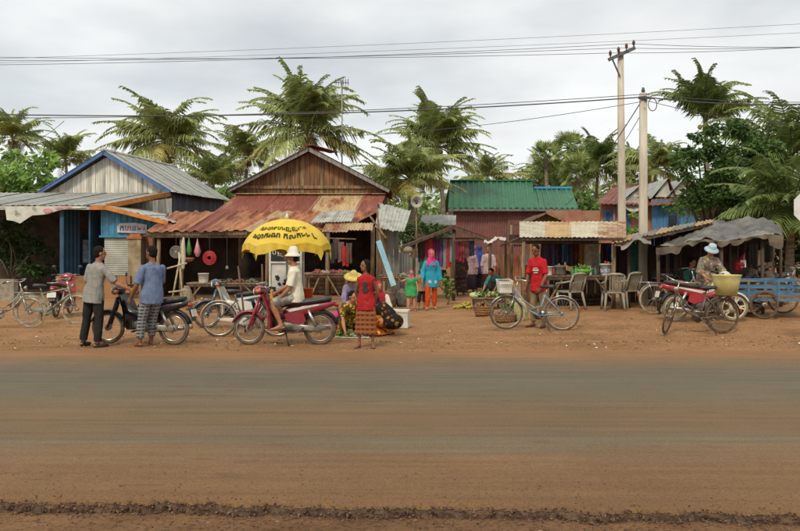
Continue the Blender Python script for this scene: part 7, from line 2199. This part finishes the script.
for px, D, y_ in ((659, 17.8, 247), (722, 17.7, 241), (763, 17.8, 236), (781, 19.7, 230), (676, 19.8, 236), (730, 19.8, 221)):
    x = wx(px, D)
    bw(MB().tube([(x, D, gz(x, D) - .05), (x - .02, D, wz(y_, D))], .04, 7), 'post', m_wood3, ts)
boards(ts, 'back_board', (wx(660, 21.9), 21.9), (wx(775, 21.9), 21.9), .1, lambda s: 1.7 + .1 * math.sin(4 * s), .25, .03, [m_dark, m_wood3, m_dark], rng=RNG)
t7, tz7 = table('stall_table', 'dark wooden table in the shade of the tarp stall', 664, 758, 19.0, 279, .9, m=m_wood3)
for i, (px, c_, l_) in enumerate(((672, '#4a4a40', 'dark roots'), (694, '#3c5a44', 'dark green leaves'), (720, '#5a4440', 'brown packets'), (732, '#7a3038', 'red packets'), (744, '#56524a', 'grey packets'), (752, '#3f5a6a', 'blue packets'))):
    heap('goods_heap', 'heap of ' + l_ + ' on the shaded tarp stall table', 'produce', wx(px, 19.3), 19.3, tz7, .18, 26, .05, mat('goods' + c_, c_, None), 120 + i)
hang('red and white bag hanging beneath the tarp near the cart', 'bag', 'hanging_bag', 738, 268, 18.2, [('bag', bagm(.17, .36).xform(Matrix.Rotation(.4, 4, 'Y')), m_redpl), ('tag', MB().box((.07, -.1, .1), (.12, .05, .16)), m_white), ('cord', cord(.8), m_cable)])
for i, (px, y1_, w_, c_, l_) in enumerate(((668, 268, .3, '#332a28', 'black sheet'), (746, 264, .3, '#3a302c', 'dark brown sheet'), (753, 268, .22, '#4a4644', 'charcoal towel'), (728, 262, .2, '#4a2c2c', 'maroon towel'), (768, 262, .25, '#39382f', 'olive sheet'))):
    hang_cloth(l_ + ' hanging in the shade of the tarp stall', px, 20.0, 243, y1_, w_, cloth('hc' + c_, c_), 'cloths hanging in the tarp stall', i + 20)
# small timber hut roof seen above the food stall awning
ht_ = thing('timber_hut', 'small timber hut whose gable peeps above the food stall awning', 'hut', G(546, 30))
ap_ = P(546, 213, 29)
for s_, ex in ((-1, 527), (1, 566)):
    e0 = P(ex, 222, 29)
    sheets(ht_, 'roof_sheet', [e0, V((e0.x, 32, e0.z)), ap_, V((ap_.x, 32, ap_.z))], 3, m_tin('dark_tin', '#5c4c44', '#42362f', '#6e4a38'), rng=RNG)
    bw(MB().bar(e0 + V((0, -.05, 0)), ap_ + V((0, -.05, 0)), .04, .06), 'barge_board', m_wood, ht_)
boards(ht_, 'wall_board', (wx(529, 29.4), 29.4), (wx(563, 29.4), 29.4), 0, lambda s: 2.62 + .28 * (1 - abs(s - .62) / .62), .2, .03, [m_wood2, m_wood], rng=RNG)
# low corrugated fence and huts closing the gap behind the shoppers
fe_ = thing('tin_fence', 'low patched tin fence behind the shoppers and stalls', 'fence', (wx(505, 33), 33, 0))
for i in range(22):
    x0_ = wx(399, 33) + i * .42
    hgt = 1.25 + .25 * RNG.random()
    bw(corr([(x0_, 33 + .05 * (i % 2), 0), (x0_ + .44, 33 + .05 * (i % 2), 0), (x0_, 33 + .05 * (i % 2), hgt), (x0_ + .44, 33 + .05 * (i % 2), hgt)], 4, .015, 1), 'panel', RNG.choice([m_greentin, m_rust3, m_rust1, m_tingrey, m_wood2]), fe_)
